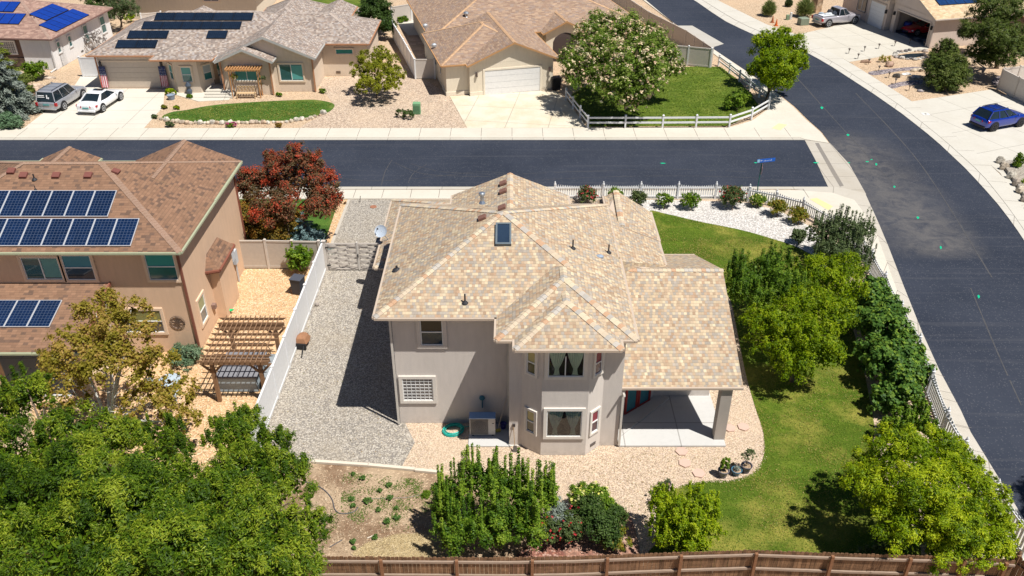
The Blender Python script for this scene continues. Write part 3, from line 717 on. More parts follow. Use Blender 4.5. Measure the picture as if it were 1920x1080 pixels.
Lin = [(1545, 350.5), (1575, 351), (1622, 362), (1647, 417), (1665, 460), (1696, 540), (1730, 625), (1762, 695), (1802, 770), (1820, 810), (1866, 885), (1915, 965), (1990, 1080), (2130, 1290)]
Lin2 = [(2085, 1290), (1950, 1085), (1922, 1035), (1850, 900), (1797, 812), (1712, 640), (1680, 542), (1644, 442), (1620, 400), (1600, 376), (1560, 362), (1480, 357)]
region('gutter_strip', Lin+Lin2, .045, concrete((0.50, 0.46, 0.395), 2.4, .3, .35), thick=.08)
region('sidewalk', [(-1100, 355), (1480, 356), (1560, 361), (1602, 375), (1621, 400), (1645, 442), (1681, 542), (1713, 640), (1798, 812), (1851, 900), (1923, 1035), (1951, 1085), (2086, 1290), (2045, 1290), (1945, 1120), (1910, 1035), (1795, 867), (1762, 810), (1712, 665), (1650, 545), (1618, 490), (1570, 432), (1500, 392), (1420, 374), (1340, 372), (-1100, 373)], .06, CONC, thick=.08)
region('tactile_ramp', [(1518, 373), (1532, 371), (1562, 387), (1553, 394)], .066, concrete((0.72, 0.60, 0.30), 0, .1))
region('gutter', [(-1100, 262), (-1100, 257.5), (1500, 257.5), (1510, 262)], .03, concrete((0.50, 0.465, 0.40), 2.4, .3), thick=.06)
region('sidewalk', [(-1100, 240), (1060, 240), (1367, 239), (1410, 226), (1442, 203), (1440, 182), (1347, 107), (1300, 72), (1180, -20), (1130, -80), (1160, -60), (1212, 1), (1262, 43), (1332, 88), (1394, 130), (1453, 172), (1487, 200), (1512, 225), (1538, 247), (1554, 268), (1509, 261), (1500, 257.5), (-1100, 257.5)], .05, CONC, thick=.08)
region('apron', [(1270, 48), (1298, 48), (1357, 82), (1334, 89)], .02, CONCG, thick=.04)
region('tactile_ramp', [(1447, 240), (1460, 231), (1476, 234), (1463, 244)], .056, concrete((0.74, 0.62, 0.34), 0, .1))
Rout = [(1190, -140), (1262, -50), (1345, 0), (1440, 47), (1495, 65), (1592, 116), (1710, 190), (1800, 262), (1875, 324), (1925, 400), (2010, 540), (2120, 720), (2280, 1000), (2380, 1200)]
def between(A, B, t): return [((a[0]*(1-t)+b[0]*t), (a[1]*(1-t)+b[1]*t)) for a, b in zip(A, B)]
def resample_px(pl, n):
    d = [0]
    for a, b in zip(pl, pl[1:]): d.append(d[-1]+math.dist(a, b))
    return [(float(np.interp(d[-1]*k/(n-1), d, [p[0] for p in pl])), float(np.interp(d[-1]*k/(n-1), d, [p[1] for p in pl]))) for k in range(n)]
Ra, Rb = resample_px(Rk, 60), resample_px(Rout, 60); Rm = between(Ra, Rb, .34)
region('gutter_strip', Ra+Rm[::-1], .03, concrete((0.55, 0.52, 0.46), 2.4, .2, .5), thick=.06)
Rm2 = between(Ra, Rb, .36)
region('sidewalk', Rm2+Rb[::-1], .05, concrete((0.56, 0.53, 0.465), 0, .2), thick=.08)
# green utility survey paint on the asphalt
GP = plain((0.0, 0.42, 0.22), .8)
for i, (x, y, a, b, an) in enumerate([(1530, 305, 8, 1.6, 0), (1590, 305, 6, 1.4, 0), (1626, 303, 5, 1.5, .3), (1634, 299, 3, 1.5, 0), (1643, 308, 3, 3.5, .5), (1677, 350, 3, 3, .5), (1721, 408, 4, 3.5, .5), (1764, 464, 3, 4.5, .7), (1835, 556, 3.5, 5, .8), (1541, 202, 4, 3.5, .6), (1590, 253, 4, 3, .4), (1243, 306, 8, 1.4, 0), (1417, 305, 5, 1.4, 0)]):
    a *= .72; b *= .72; px = [(x-a, y-b*.4), (x-a*.2, y-b), (x+a, y-b*.3), (x+a*.7, y+b*.7), (x-a*.3, y+b)]
    region('survey_mark', px, .002 if x not in (1530,) else .02, GP)
# yards of the middle block
region('rock_bed', [(440, 500), (447, 372), (1240, 372), (1420, 375), (1500, 392), (1575, 435), (1618, 492), (1652, 548), (1712, 668), (1762, 812), (1795, 870), (1912, 1040), (1980, 1180), (600, 1180), (430, 880)], -.008, TANG)
region('gravel_yard', [(606, 505), (740, 505), (760, 793), (778, 830), (750, 881), (690, 875), (590, 867), (440, 862), (505, 770)], -.004, GREYG)
region('gravel_drive', [(657, 373.5), (740, 373.5), (740, 506), (612, 506), (627, 452)], -.002, GREYG)
region('edging', [(652, 374), (657, 373.5), (627, 452), (613, 507), (606, 507), (621, 452)], .04, concrete((0.5, 0.45, 0.38), 0, .2), thick=.06)
region('lawn', [(1215, 397), (1250, 401), (1310, 415), (1385, 430), (1440, 445), (1500, 466), (1545, 500), (1590, 590), (1618, 690), (1634, 765), (1640, 810), (1636, 850), (1680, 960), (1700, 1060), (1250, 1060), (1232, 1010), (1232, 950), (1250, 925), (1285, 908), (1335, 901), (1372, 900), (1410, 888), (1430, 862), (1432, 815), (1415, 760), (1398, 700), (1382, 620), (1368, 560), (1330, 510), (1280, 490), (1230, 485), (1215, 440)], .004, LAWNB, smooth=True)
region('white_rock_bed', [(1190, 374), (1300, 376), (1400, 380), (1460, 395), (1520, 425), (1560, 470), (1540, 490), (1498, 466), (1440, 446), (1385, 431), (1310, 416), (1250, 402), (1180, 396)], .0, WHITEG)
region('dirt_patch', [(430, 861), (590, 867), (690, 875), (830, 888), (960, 905), (1010, 930), (1030, 1000), (1010, 1060), (1010, 1106), (430, 1106)], -.003, DIRT)
region('mulch_bed', [(960, 1104), (970, 1040), (1010, 1018), (1080, 1005), (1150, 975), (1165, 955), (1185, 975), (1200, 1040), (1190, 1104)], .002, MULCH, smooth=True)
region('side_yard', [(300, 660), (378, 655), (430, 540), (446, 504), (606, 504), (505, 772), (440, 850), (425, 930), (60, 930), (60, 760), (200, 700)], -.003, ORANG)
region('lawn', [(420, 373), (652, 373), (632, 420), (601, 503), (430, 503)], .002, LAWNF)
region('lawn', [(-200, 860), (250, 850), (370, 900), (420, 960), (430, 1106), (-300, 1106)], .003, LAWNF)  # added dark grass sheet: stands in for shade seen between the ash crowns
region('strip', [(636, 374), (652, 374), (606, 505), (592, 505)], .006, ORANG)
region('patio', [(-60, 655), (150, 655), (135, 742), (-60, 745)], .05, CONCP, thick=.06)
# yards across the side street
region('driveway', [(45, 240), (90, 205), (140, 160), (160, 130), (200, 140), (195, 166), (309, 166), (306, 200), (270, 240)], .02, CONCW, thick=.03)
region('path', [(305, 166), (330, 178), (372, 190), (430, 187), (436, 173), (370, 168)], .024, CONCW, thick=.03)
region('driveway', [(843, 180), (905, 178), (1011, 170), (1040, 170), (1062, 186), (1100, 239.5), (876, 240)], .02, concrete((0.64, 0.58, 0.47), 3.4, .55, .15, (0.55, 0.4, 0.2)), thick=.03)
region('rock_yard', [(590, 146), (700, 140), (760, 120), (800, 150), (842, 180), (876, 240), (560, 240), (628, 200)], .0, PINKG)
region('lawn', [(304, 219), (322, 210), (350, 206), (400, 197), (480, 191), (567, 187), (600, 188), (626, 195), (622, 206), (605, 214), (570, 221), (530, 226), (440, 227), (360, 228), (320, 227)], .006, LAWNF, smooth=True)
region('lawn', [(1068, 180), (1100, 160), (1200, 130), (1295, 125), (1350, 125), (1385, 150), (1410, 180), (1428, 205), (1365, 236), (1105, 237)], .004, LAWN)
region('lawn', [(580, 2), (600, -20), (690, -22), (695, 14), (640, 13)], .004, LAWN)
region('lawn', [(730, -2), (735, -25), (840, -25), (850, 0)], .004, LAWN)
region('back_patio', [(740, 38), (800, 30), (806, 64), (765, 66)], .02, CONCW, thick=.03)
region('paver_path', [(752, 70), (792, 64), (835, 148), (790, 118)], .012, shingle(((0.50, 0.36, 0.26), (0.56, 0.42, 0.31), (0.46, 0.34, 0.27)), .6, .45, .3))
# right-hand side of the main street
region('driveway', [(1495, 65), (1560, 50), (1602, 26), (1646, 44), (1700, 70), (1742, 91), (1690, 100), (1592, 116)], .03, concrete((0.56, 0.525, 0.45), 3.6, .25, R(-14)), thick=.04)
region('rock_bed', [(1592, 116), (1690, 100), (1742, 91), (1830, 80), (1900, 100), (1880, 160), (1857, 168), (1710, 190)], .004, SAND)
region('driveway', [(1710, 190), (1857, 168), (1880, 178), (2040, 150), (2120, 330), (1925, 400), (1875, 324), (1800, 262)], .03, concrete((0.56, 0.53, 0.465), 3.8, .2, R(-22)), thick=.04)
for i, px in enumerate([[(1632, 134), (1700, 126), (1730, 126), (1732, 131), (1690, 133), (1640, 141)], [(1665, 160), (1700, 152), (1760, 150), (1765, 156), (1700, 160), (1675, 166)], [(1860, 150), (1885, 138), (1900, 142), (1868, 160)]]):
    region('river_rock_strip', px, .012, gravel(((0.24, 0.2, 0.22), (0.36, 0.3, 0.31), (0.16, 0.14, 0.16), (0.5, 0.44, 0.42)), 6.0), smooth=True)

# joints cut across the pavements
JM = plain((0.20, 0.17, 0.14), .9)
def joint(a, b, z, w=.035):
    a = Vector((a[0], a[1], z)); b = Vector((b[0], b[1], z)); d = (b-a).normalized(); n = Vector((-d.y, d.x, 0))*w/2
    JB.quad(a-n, b-n, b+n, a+n)
JB = MB()
for x in np.arange(-60, 20, 1.9):
    joint((x, G(0, 355.5).y), (x, G(0, 372).y), .0625)
for x in np.arange(-60, 22, 2.4): joint((x, G(0, 257).y), (x, G(0, 240.5).y), .0525)
RmW = [G(*q) for q in resample_px(Rm2, 400)]
for q in resample_px(Rb, 44)[2:]:
    b_ = G(*q); a_ = min(RmW, key=lambda w: (w-b_).length); joint(a_, b_, .0525, .03)
so = resample_px([(1645, 442), (1681, 542), (1713, 640), (1798, 812), (1851, 900), (1923, 1035), (1951, 1085)], 14); si = resample_px([(1618, 490), (1650, 545), (1712, 665), (1762, 810), (1795, 867), (1912, 1035), (1945, 1120)], 14)
sg = resample_px([(1665, 460), (1696, 540), (1730, 625), (1802, 770), (1866, 885), (1990, 1080)], 14)
for a, b, c in zip(so, si, sg): joint(G(*a), G(*b), .0625, .025); joint(G(*a), G(*c), .049, .02)
tag(JB.build('sidewalk_joint', JM), None, None, None, 'structure')
# faint turning marks left by tyres
TM = plain((0.075, 0.074, 0.078), .9, .2, var=.25)
def arc(px, w, z=.0015):
    p = [G(*q) for q in px]; n = 26; pts = []
    for k in range(n+1):
        t = k/n*(len(p)-1); i = min(int(t), len(p)-2); f = t-i; P0, P1, P2, P3 = p[max(i-1, 0)], p[i], p[i+1], p[min(i+2, len(p)-1)]
        pts.append(.5*((2*P1)+(-P0+P2)*f+(2*P0-5*P1+4*P2-P3)*f*f+(-P0+3*P1-3*P2+P3)*f**3))
    rn = random.Random(int(px[0][0]))
    for k, (a, b) in enumerate(zip(pts, pts[1:])):
        if rn.random() < .04: continue
        d = (b-a).normalized(); m = Vector((-d.y, d.x, 0))*w/2*rn.uniform(.5, 1); o = Vector((0, 0, z)); TB.quad(a-m+o, b-m+o, b+m+o, a+m+o)
TB = MB()
for px, w in ((((715, 348), (722, 322), (735, 300)), .07), (((765, 344), (775, 325), (800, 308)), .06), (((740, 305), (790, 325), (860, 330), (960, 331)), .07), (((610, 331), (700, 339), (800, 333), (900, 322), (980, 328)), .05), (((770, 307), (830, 322), (950, 328)), .05),
    (((980, 326), (1100, 321), (1250, 317), (1400, 322)), .05), (((1000, 338), (1150, 331), (1300, 330), (1430, 334)), .05), (((1480, 130), (1570, 230), (1680, 350)), .09), (((1600, 170), (1720, 300), (1860, 520)), .10), (((1820, 540), (1870, 660), (1915, 760)), .08)): arc(px, w)
tag(TB.build('tyre_mark', TM), None, None, None, 'structure')

# dry straw, leaf litter and grass blades too many to count
def scatter(name, poly_px, n, size, mat, seed, z=.015, kind='stuff', upr=.15, cat=None, cl=0.0):
    rs = np.random.RandomState(seed); pts = np.array([tuple(G(*q)[:2]) for q in poly_px]); lo, hi = pts.min(0), pts.max(0); P = []
    c = rs.uniform(lo, hi, (n*4, 2))
    if cl > 0:
        cc = rs.uniform(lo, hi, (60, 2)); c = cc[rs.randint(0, 60, n*4)]+rs.normal(size=(n*4, 2))*cl
    x, y = c[:, 0], c[:, 1]; ins = np.zeros(len(c), bool); j = len(pts)-1
    for i in range(len(pts)):
        xi, yi, xj, yj = pts[i][0], pts[i][1], pts[j][0], pts[j][1]; cr = ((yi > y) != (yj > y)) & (x < (xj-xi)*(y-yi)/(yj-yi+1e-12)+xi); ins ^= cr; j = i
    c = c[ins][:n]; m = len(c); P = np.concatenate([c, np.full((m, 1), z)+rs.uniform(0, z, (m, 1))], 1)
    T = rs.normal(size=(m, 3)); T[:, 2] = np.abs(T[:, 2])*upr; T = norm(T); N = norm(rs.normal(size=(m, 3))*.5+np.array([0, 0, 1.])[None]); N = norm(N-T*(N*T).sum(1)[:, None])
    r = link(bpy.data.objects.new(name+'_root', None)) if False else None
    o = leaf_mesh(name, P, N, T, size[0]*rs.uniform(.5, 1.5, m), size[1]*rs.uniform(.6, 1.4, m), rs.uniform(0, 1, m), mat, r, (0, 0, 0)); return tag(o, None, None, None, kind)
STRAW = leafmat((0.44, 0.33, 0.16), (0.60, 0.47, 0.26), (0.70, 0.58, 0.36), .1)
scatter('straw', [(660, 1040), (690, 1018), (740, 1004), (790, 1000), (825, 1020), (835, 1050), (700, 1055)], 6000, (.22, .012), STRAW, 1, .02, cl=.25)
scatter('dry_litter', [(590, 880), (830, 900), (960, 930), (1000, 1040), (600, 1040)], 5000, (.06, .025), leafmat((0.20, 0.13, 0.08), (0.42, 0.31, 0.19), (0.6, 0.5, 0.36), .1), 2, .01, cl=.8)
scatter('sprouts', [(640, 885), (800, 900), (830, 935), (760, 1000), (690, 1000), (640, 960)], 2600, (.06, .03), leafmat((0.07, 0.12, 0.02), (0.12, 0.19, 0.03), (0.2, 0.26, 0.06), .2), 3, .02, cl=.16)
GB_ = leafmat((0.07, 0.14, 0.01), (0.15, 0.23, 0.02), (0.30, 0.36, 0.05), .3)
bl = [(1225, 399), (1310, 415), (1385, 430), (1440, 445), (1500, 466), (1545, 500), (1590, 590), (1618, 690), (1634, 765), (1640, 810), (1680, 960), (1700, 1060), (1250, 1060), (1232, 1010), (1232, 950), (1250, 925), (1285, 908), (1335, 901), (1372, 900), (1410, 888), (1430, 862), (1432, 815), (1415, 760), (1398, 700), (1382, 620), (1368, 560), (1330, 510), (1230, 485)]
scatter('grass', bl, 42000, (.07, .02), GB_, 4, .02, upr=.5)
scatter('grass', bl, 15000, (.08, .022), leafmat((0.24, 0.22, 0.03), (0.36, 0.29, 0.07), (0.46, 0.38, 0.13), .3), 5, .025, upr=.5, cl=.55)
scatter('grass', [(1068, 180), (1100, 160), (1200, 130), (1295, 125), (1350, 125), (1385, 150), (1410, 180), (1428, 205), (1365, 236), (1105, 237)], 16000, (.14, .05), GB_, 6, .03, upr=.5)
# uneven tufts along the lawn edge
rs_ = random.Random(5)
scatter('grass', [(304, 219), (350, 207), (480, 192), (567, 188), (622, 196), (605, 213), (530, 225), (360, 227)], 4500, (.12, .045), leafmat((0.09, 0.18, 0.02), (0.14, 0.25, 0.03), (0.24, 0.32, 0.06), .4), 7, .03, upr=.5)
scatter('grass', [(304, 219), (350, 207), (480, 192), (600, 190), (605, 213), (530, 226), (360, 228)], 1500, (.12, .045), leafmat((0.24, 0.24, 0.03), (0.34, 0.3, 0.07), (0.4, 0.36, 0.12), .3), 8, .03, upr=.5, cl=.5)
scatter('dry_litter', [(515, 770), (615, 510), (730, 510), (745, 790), (740, 875), (500, 860)], 420, (.07, .03), leafmat((0.30, 0.2, 0.1), (0.5, 0.36, 0.2), (0.2, 0.24, 0.06), .1), 11, .02)
scatter('dry_litter', [(960, 870), (1200, 850), (1390, 860), (1260, 900), (1200, 960), (1100, 900)], 420, (.06, .03), leafmat((0.30, 0.2, 0.1), (0.5, 0.36, 0.2), (0.2, 0.24, 0.06), .1), 12, .02)
scatter('gravel_spill', [(1430, 815), (1438, 860), (1415, 892), (1372, 906), (1335, 905), (1280, 912), (1250, 930), (1245, 920), (1285, 903), (1372, 896), (1405, 885), (1426, 860), (1424, 815)], 900, (.05, .04), leafmat((0.5, 0.38, 0.27), (0.66, 0.52, 0.38), (0.75, 0.62, 0.48), .02), 13, .015)
# ------------------------------------------------------------------ the corner house in the middle
MS = shingle(((0.53, 0.41, 0.275), (0.45, 0.32, 0.215), (0.37, 0.335, 0.29), (0.63, 0.53, 0.365), (0.40, 0.26, 0.17), (0.50, 0.38, 0.265), (0.41, 0.355, 0.295), (0.61, 0.475, 0.315), (0.36, 0.32, 0.28), (0.51, 0.37, 0.25)), .125, .15, .42, .1)
MCAP = capmat(((0.54, 0.43, 0.30), (0.36, 0.335, 0.30), (0.58, 0.48, 0.33), (0.50, 0.40, 0.28), (0.46, 0.26, 0.14), (0.40, 0.36, 0.32), (0.60, 0.48, 0.32), (0.48, 0.37, 0.26), (0.44, 0.40, 0.35)))
GUT = plain((0.52, 0.42, 0.33), .5); ST = stucco((0.66, 0.60, 0.545)); STT = plain((0.72, 0.665, 0.595), .9)
mh = thing('corner_house', 'two storey taupe stucco house with multicoloured tan shingle roof and skylight', 'house', (2, 33, 0))
ZE = 5.92; M = .42
walls(mh, [(rect(-4.93, 4.3, 28.9, 38.2), 0, 5.95), ([(-.12, 27.45), (4.5, 27.45), (4.5, 29.2), (-.12, 29.2)], 0, 5.99), ([(.37, 27.46), (1.2, 26.86), (3.08, 26.86), (3.74, 27.46), (3.74, 27.9), (.37, 27.9)], 0, 5.97),
    (rect(4.2, 6.8, 34.2, 39.0), 0, 4.95), (rect(4.0, 9.05, 30.7, 38.2), 0, 2.95), (rect(-2.7, 2.5, 37.9, 39.1), 0, 5.9), (rect(-6.6, -2.5, 37.7, 44.8), 0, 2.95)], ST)
gable_fill(mh, ST, 27.95, 38.4, 9.0, 2.93, .415, .08, axis='y')
gable_fill(mh, ST, -2.8, 2.6, 39.05, 5.86, .41, .1)
pd = [((-5.54, 4.75, 28.45, 38.65, ZE, M, 'hh')), ((-.62, 4.84, 26.9, 33.2, ZE, M, 'hh')), ((.1, 4.19, 26.27, 31.6, ZE+.015, M, 'hh')), ((-3.05, 2.86, 34.2, 39.7, ZE-.01, M, 'gg'))]
add_roof(mh, MS, GUT, MCAP, [(a, b, c, d, e, m_, en) for (a, b, c, d, e, m_, en) in pd[:1]])
for (a, b, c, d, e, m_, en) in pd[1:3]:
    F, cp = hip(a, b, c, d, e, m_, en); roof_mesh('roof', F, mh, MS, GUT, caps=[q for q in cp if min(q[0].y, q[1].y) < c+2.8], capm=MCAP, slope=M)
def prism_roof(parent, x0, x1, y0, y1, z, m, mat, fm, cm, capy=None):
    xm = (x0+x1)/2; zr = z+(x1-x0)/2*m
    F = [[(x0, y1, z), (x0, y0, z), (xm, y0, zr), (xm, y1, zr)], [(x1, y0, z), (x1, y1, z), (xm, y1, zr), (xm, y0, zr)]]
    return roof_mesh('roof', F, parent, mat, fm, caps=[((xm, capy or y0, zr), (xm, y1, zr))], capm=cm, slope=m)
prism_roof(mh, -3.05, 2.86, 34.2, 39.75, ZE-.012, .415, MS, GUT, MCAP, 35.5)
# east slope carried on over the lower wing, with its small ridge to the street
F = [[(4.70, 33.0, 5.945), (5.15, 33.15, 5.76), (7.15, 34.3, 4.93), (7.15, 39.6, 4.93), (4.70, 39.6, 5.945)], [(4.75, 33.05, 5.2), (5.15, 33.0, 5.2), (7.3, 34.1, 4.8), (7.15, 34.3, 4.925), (5.15, 33.15, 5.755), (4.72, 33.0, 5.93)]]
roof_mesh('roof', F, mh, MS, GUT)
F = [[(4.3, 39.75, 5.55), (4.3, 36.6, 5.9), (5.33, 36.6, 5.72), (5.33, 39.75, 6.16)], [(7.18, 36.6, 4.955), (7.18, 39.75, 4.96), (5.33, 39.75, 6.16), (5.33, 36.6, 5.72)]]
roof_mesh('roof', F, mh, MS, GUT, caps=[((5.33, 36.7, 5.74), (5.33, 39.75, 6.16))], capm=MCAP)
# one storey wing and covered patio: gable running east
def gable_ew(parent, x0, x1, y0, y1, z, m, mat, fm, cm, name='roof'):
    ym = (y0+y1)/2; zr = z+(y1-y0)/2*m
    F = [[(x0, y0, z), (x1, y0, z), (x1, ym, zr), (x0, ym, zr)], [(x1, y1, z), (x0, y1, z), (x0, ym, zr), (x1, ym, zr)]]
    return roof_mesh(name, F, parent, mat, fm, caps=[((x0+.3, ym, zr), (x1, ym, zr))] if cm else None, capm=cm, slope=m)
gable_ew(mh, 4.18, 9.53, 27.7, 38.7, 2.98, .43, MS, GUT, MCAP)
# lower garage roof on the west
F, cp = hip(-7.0, 2.0, 37.35, 45.2, 3.0, .42, 'hg'); roof_mesh('roof', F, mh, MS, GUT, caps=cp, capm=MCAP)
# patio column, beam, step wall and slab
mb = MB(); mb.box(8.68, 9.14, 27.72, 28.18, 0, 2.9); mb.build('column', stucco((0.46, 0.41, 0.36)), mh)
mb = MB(); mb.box(4.5, 9.14, 27.95, 28.18, 2.6, 2.92); mb.box(8.75, 9.1, 28.2, 30.7, 2.55, 2.92); mb.build('beam', ST, mh)
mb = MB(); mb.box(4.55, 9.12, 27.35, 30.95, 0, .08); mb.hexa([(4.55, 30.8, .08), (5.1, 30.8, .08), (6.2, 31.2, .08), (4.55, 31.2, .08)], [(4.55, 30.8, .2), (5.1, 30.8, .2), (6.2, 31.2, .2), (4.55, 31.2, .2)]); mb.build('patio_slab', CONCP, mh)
mb = MB(); lf = LF((4.75, 29.2, .08), R(39)); 
lf.box(mb, 0, 2.2, -.5, 0, 0, 2.8); mb.build('wall', ST, mh)
lf = LF((4.75, 29.2, .08), R(39)); mb = MB()
for x in (.35, 1.2): ring(LF(lf.p(x+.35, 0, .05), R(39)), mb, .62, 2.0, .09, -.01, .07)
dr = mb.build('french_door', plain((0.30, 0.035, 0.03), .5), mh)
for x in (.35, 1.2):
    mb = MB(); LF(lf.p(x+.35, 0, .05), R(39)).box(mb, -.31, .31, -.01, .02, 0, 2.0); mb.build('pane', glass_dark((0.03, 0.16, 0.2)), dr)
# downpipes
DP = plain((0.62, 0.58, 0.52), .5)
for x, y, z0, z1 in ((-.17, 28.84, .05, 5.8), (-4.98, 28.82, .05, 5.8), (4.56, 27.4, .1, 2.9)):
    mb = MB(); mb.box(x-.045, x+.045, y-.07, y, z0, z1); mb.bar((x, y-.03, z1), (x, y-.35, z1+.12), .08, .07); mb.build('downpipe', DP, mh)
# windows
def winY(parent, Y, x0, y0, x1, y1, **k):
    """window on a south wall from the photo's glass rectangle"""
    a = onY(x0, y1, Y); b = onY(x1, y0, Y); w = abs(b.x-a.x); h = b.z-a.z
    return window(parent, ((a.x+b.x)/2, Y, a.z), 0, w, h, **k)
winY(mh, 28.9, 757, 709, 811, 750, style='block', trim=STT, gl=(0.12, 0.11, 0.11), tw=.14)
w_ = winY(mh, 28.9, 790, 597, 829, 646, style='hung', trim=ST, gl=(0.012, 0.03, 0.05), blind=((0.07, 0.055, 0.035), .52, .98, 0.0, 1.0), tw=.16)
winY(mh, 26.86, 1024, 769, 1092, 817, style='curtain', trim=STT, tw=.13)
w_ = winY(mh, 26.86, 1027, 658, 1097, 705, style='curtain', trim=STT, tw=.14)
mb = MB(); lf = LF((2.1, 26.86, onY(1060, 705, 26.86).z), 0); lf.box(mb, -.02, .02, 0, .05, .05, .98); mb.build('mullion', plain(WHITE), w_)
# windows on the splayed sides of the bay
aL = -math.atan2(.6, .83); aR = math.atan2(.6, .66)
zl = onY(1060, 817, 26.86).z; zu = onY(1060, 705, 26.86).z
BL = (0.42, 0.36, 0.14)
for z in (zl-.02, zu-.1):
    window(mh, (.785, 27.16, z), aL, .42, 1.12, style='hung', trim=STT, tw=.1, gl=(0.05, 0.045, 0.02), blind=(BL, .5, 1.0, 0, 1))
    window(mh, (3.41, 27.16, z), aR, .40, 1.12, style='hung', trim=STT, tw=.1, gl=(0.07, 0.03, 0.05), blind=((0.22, 0.02, 0.04), .5, 1.0, 0, 1))
mb = MB(); lf = LF((3.41, 27.16, .28), aR)
for k in range(4): lf.box(mb, -.16, .16, .005, .025, k*.04, k*.04+.025)
mb.build('vent', plain((0.12, 0.1, 0.09)), mh)
mb = MB(); mb.box(-.09, .36, 27.40, 27.452, 0, .03); mb.build('trim', STT, mh)
# small wall fixtures near the outdoor unit
mb = MB(); mb.box(.02, .14, 27.38, 27.45, 1.1, 1.22); mb.build('wall_tap', plain((0.05, 0.04, 0.04)), mh)
mb = MB(); p = onY(904, 745, 28.9); mb.lathe((p.x, 28.86, p.z), [(.09, -.1), (.13, -.03), (.11, .08), (.02, .12)], 10, 1, .6); mb.box(p.x-.02, p.x+.02, 28.84, 28.9, .9, p.z-.08); mb.build('disconnect_box', plain((0.05, 0.17, 0.22)), mh)
# skylight and roof penetrations sit square on the slopes
def roofz_main(x, y):
    return min(ZE+M*(x+5.54), ZE+M*(4.75-x), ZE+M*(y-28.45), ZE+M*(38.65-y))
nS = Vector((0, -M, 1)).normalized(); uS = Vector((0, 1, M)).normalized(); X_ = Vector((1, 0, 0))
def slopebox(mb, c, u, v, n, w, h, z0, z1):
    return mb.hexa([c+u*a*w/2+v*b*h/2+n*z0 for a, b in ((-1, -1), (1, -1), (1, 1), (-1, 1))], [c+u*a*w/2+v*b*h/2+n*z1 for a, b in ((-1, -1), (1, -1), (1, 1), (-1, 1))])
p0 = (0, 28.45, ZE); c = onP(944, 441, p0, nS); mb = MB()
slopebox(mb, c, X_, uS, nS, .66, .1, 0, .13) if False else None
W, H = .68, 1.18
for a, b, w, h in ((0, H/2-.04, W, .08), (0, -H/2+.04, W, .08), (W/2-.04, 0, .08, H-.16), (-W/2+.04, 0, .08, H-.16)): slopebox(mb, c+X_*a+uS*b, X_, uS, nS, w, h, -.03, .15)
sk = mb.build('skylight', plain((0.13, 0.16, 0.18), .4), mh); mb = MB(); slopebox(mb, c, X_, uS, nS, W-.16, H-.16, -.03, .12); mb.build('pane', glass_dark((0.02, 0.035, 0.06)), sk)
def pipe(px, py, plane, n, h=.42, r=.035, parent=mh, col=(0.03, 0.03, 0.035)):
    q = onP(px, py, plane, n); mb = MB(); mb.tube([q-Vector((0, 0, .05)), q+Vector((0, 0, h))], r, 8); mb.lathe(q, [(r*4, 0), (r*2.2, .07), (r*1.3, .1)], 10)
    return mb.build('vent_pipe', plain(col, .6), parent)
nE = Vector((M, 0, 1)).normalized(); nW = Vector((-M, 0, 1)).normalized()
pipe(872, 568, p0, nS); pE = (4.75, 0, ZE)
pipe(1074, 466, pE, nE); pipe(1141, 474, pE, nE); pipe(744, 506, (-5.54, 0, ZE), nW, .2, .05)
mb = MB(); q = onP(1124, 481, pE, nE); mb.blob(q, .2, .14, .09, 3, 8, 5, .05); mb.build('roof_vent', plain((0.28, 0.34, 0.42), .5), mh, smooth=True)
VB = plain((0.20, 0.10, 0.075), .8)
for px, py, pl, n in ((944, 345, (-3.05, 0, ZE-.01), nW), (944, 360, (-3.05, 0, ZE-.01), nW), (942, 391, (-5.54, 0, ZE), nW), (905, 410, (-5.54, 0, ZE), nW)):
    q = onP(px, py, pl, n); mb = MB(); v = n.cross(Vector((0, 1, 0))).normalized(); slopebox(mb, q, Vector((0, 1, 0)), v, n, .34, .36, 0, .13); mb.build('roof_vent', VB, mh, bevel=.02)
q = onP(904, 379, (-5.54, 0, ZE), nW); mb = MB(); mb.lathe(q, [(.16, -.05), (.09, .08), (.09, .34), (.15, .36), (.15, .46), (.08, .5)], 12); mb.build('flue', plain((0.45, 0.5, 0.56), .35, .5, .8), mh, smooth=False)
# satellite dish on the lower roof edge
q = Vector((-6.55, 40.0, 3.12)); ds = thing('satellite_dish', 'pale round satellite dish on an arm above the lower roof edge', 'satellite dish', q)
mb = MB(); mb.tube([q, q+Vector((-.35, -.1, .55))], .025, 8); mb.box(q.x-.1, q.x+.1, q.y-.1, q.y+.1, q.z-.02, q.z+.04); mb.build('mast', plain((0.3, 0.3, 0.32)), ds)
mb = MB(); n = Vector((-.15, -.75, .62)).normalized(); a = n.orthogonal().normalized(); b = n.cross(a); c = q+Vector((-.37, -.12, .6)); rr = []
for i, (r_, d) in enumerate(((.02, 0), (.12, .01), (.24, .035), (.34, .08))): rr.append([c+(a*math.cos(t*.3927)+b*math.sin(t*.3927))*r_+n*d for t in range(16)])
for r0, r1 in zip(rr, rr[1:]):
    for j in range(16): mb.quad(r0[j], r0[(j+1) % 16], r1[(j+1) % 16], r1[j])
mb.build('dish', plain((0.42, 0.48, 0.56), .5), ds, smooth=True)
mb = MB(); mb.tube([c-n*.02-b*.3, c+n*.38-b*.12], .012, 6); mb.blob(c+n*.38-b*.1, .05, .05, .05, 1, 8, 5, 0); mb.build('feed_arm', plain((0.06, 0.06, 0.07)), ds)

a_, b_ = G(1160, 822, .083), G(1254, 745, .083)
mb = MB(); mb.bar(a_+Vector((.05, .1, .02)), b_+Vector((0, -.05, .02)), .07, .05); mb.build('patio_kerb', CONCP, mh)
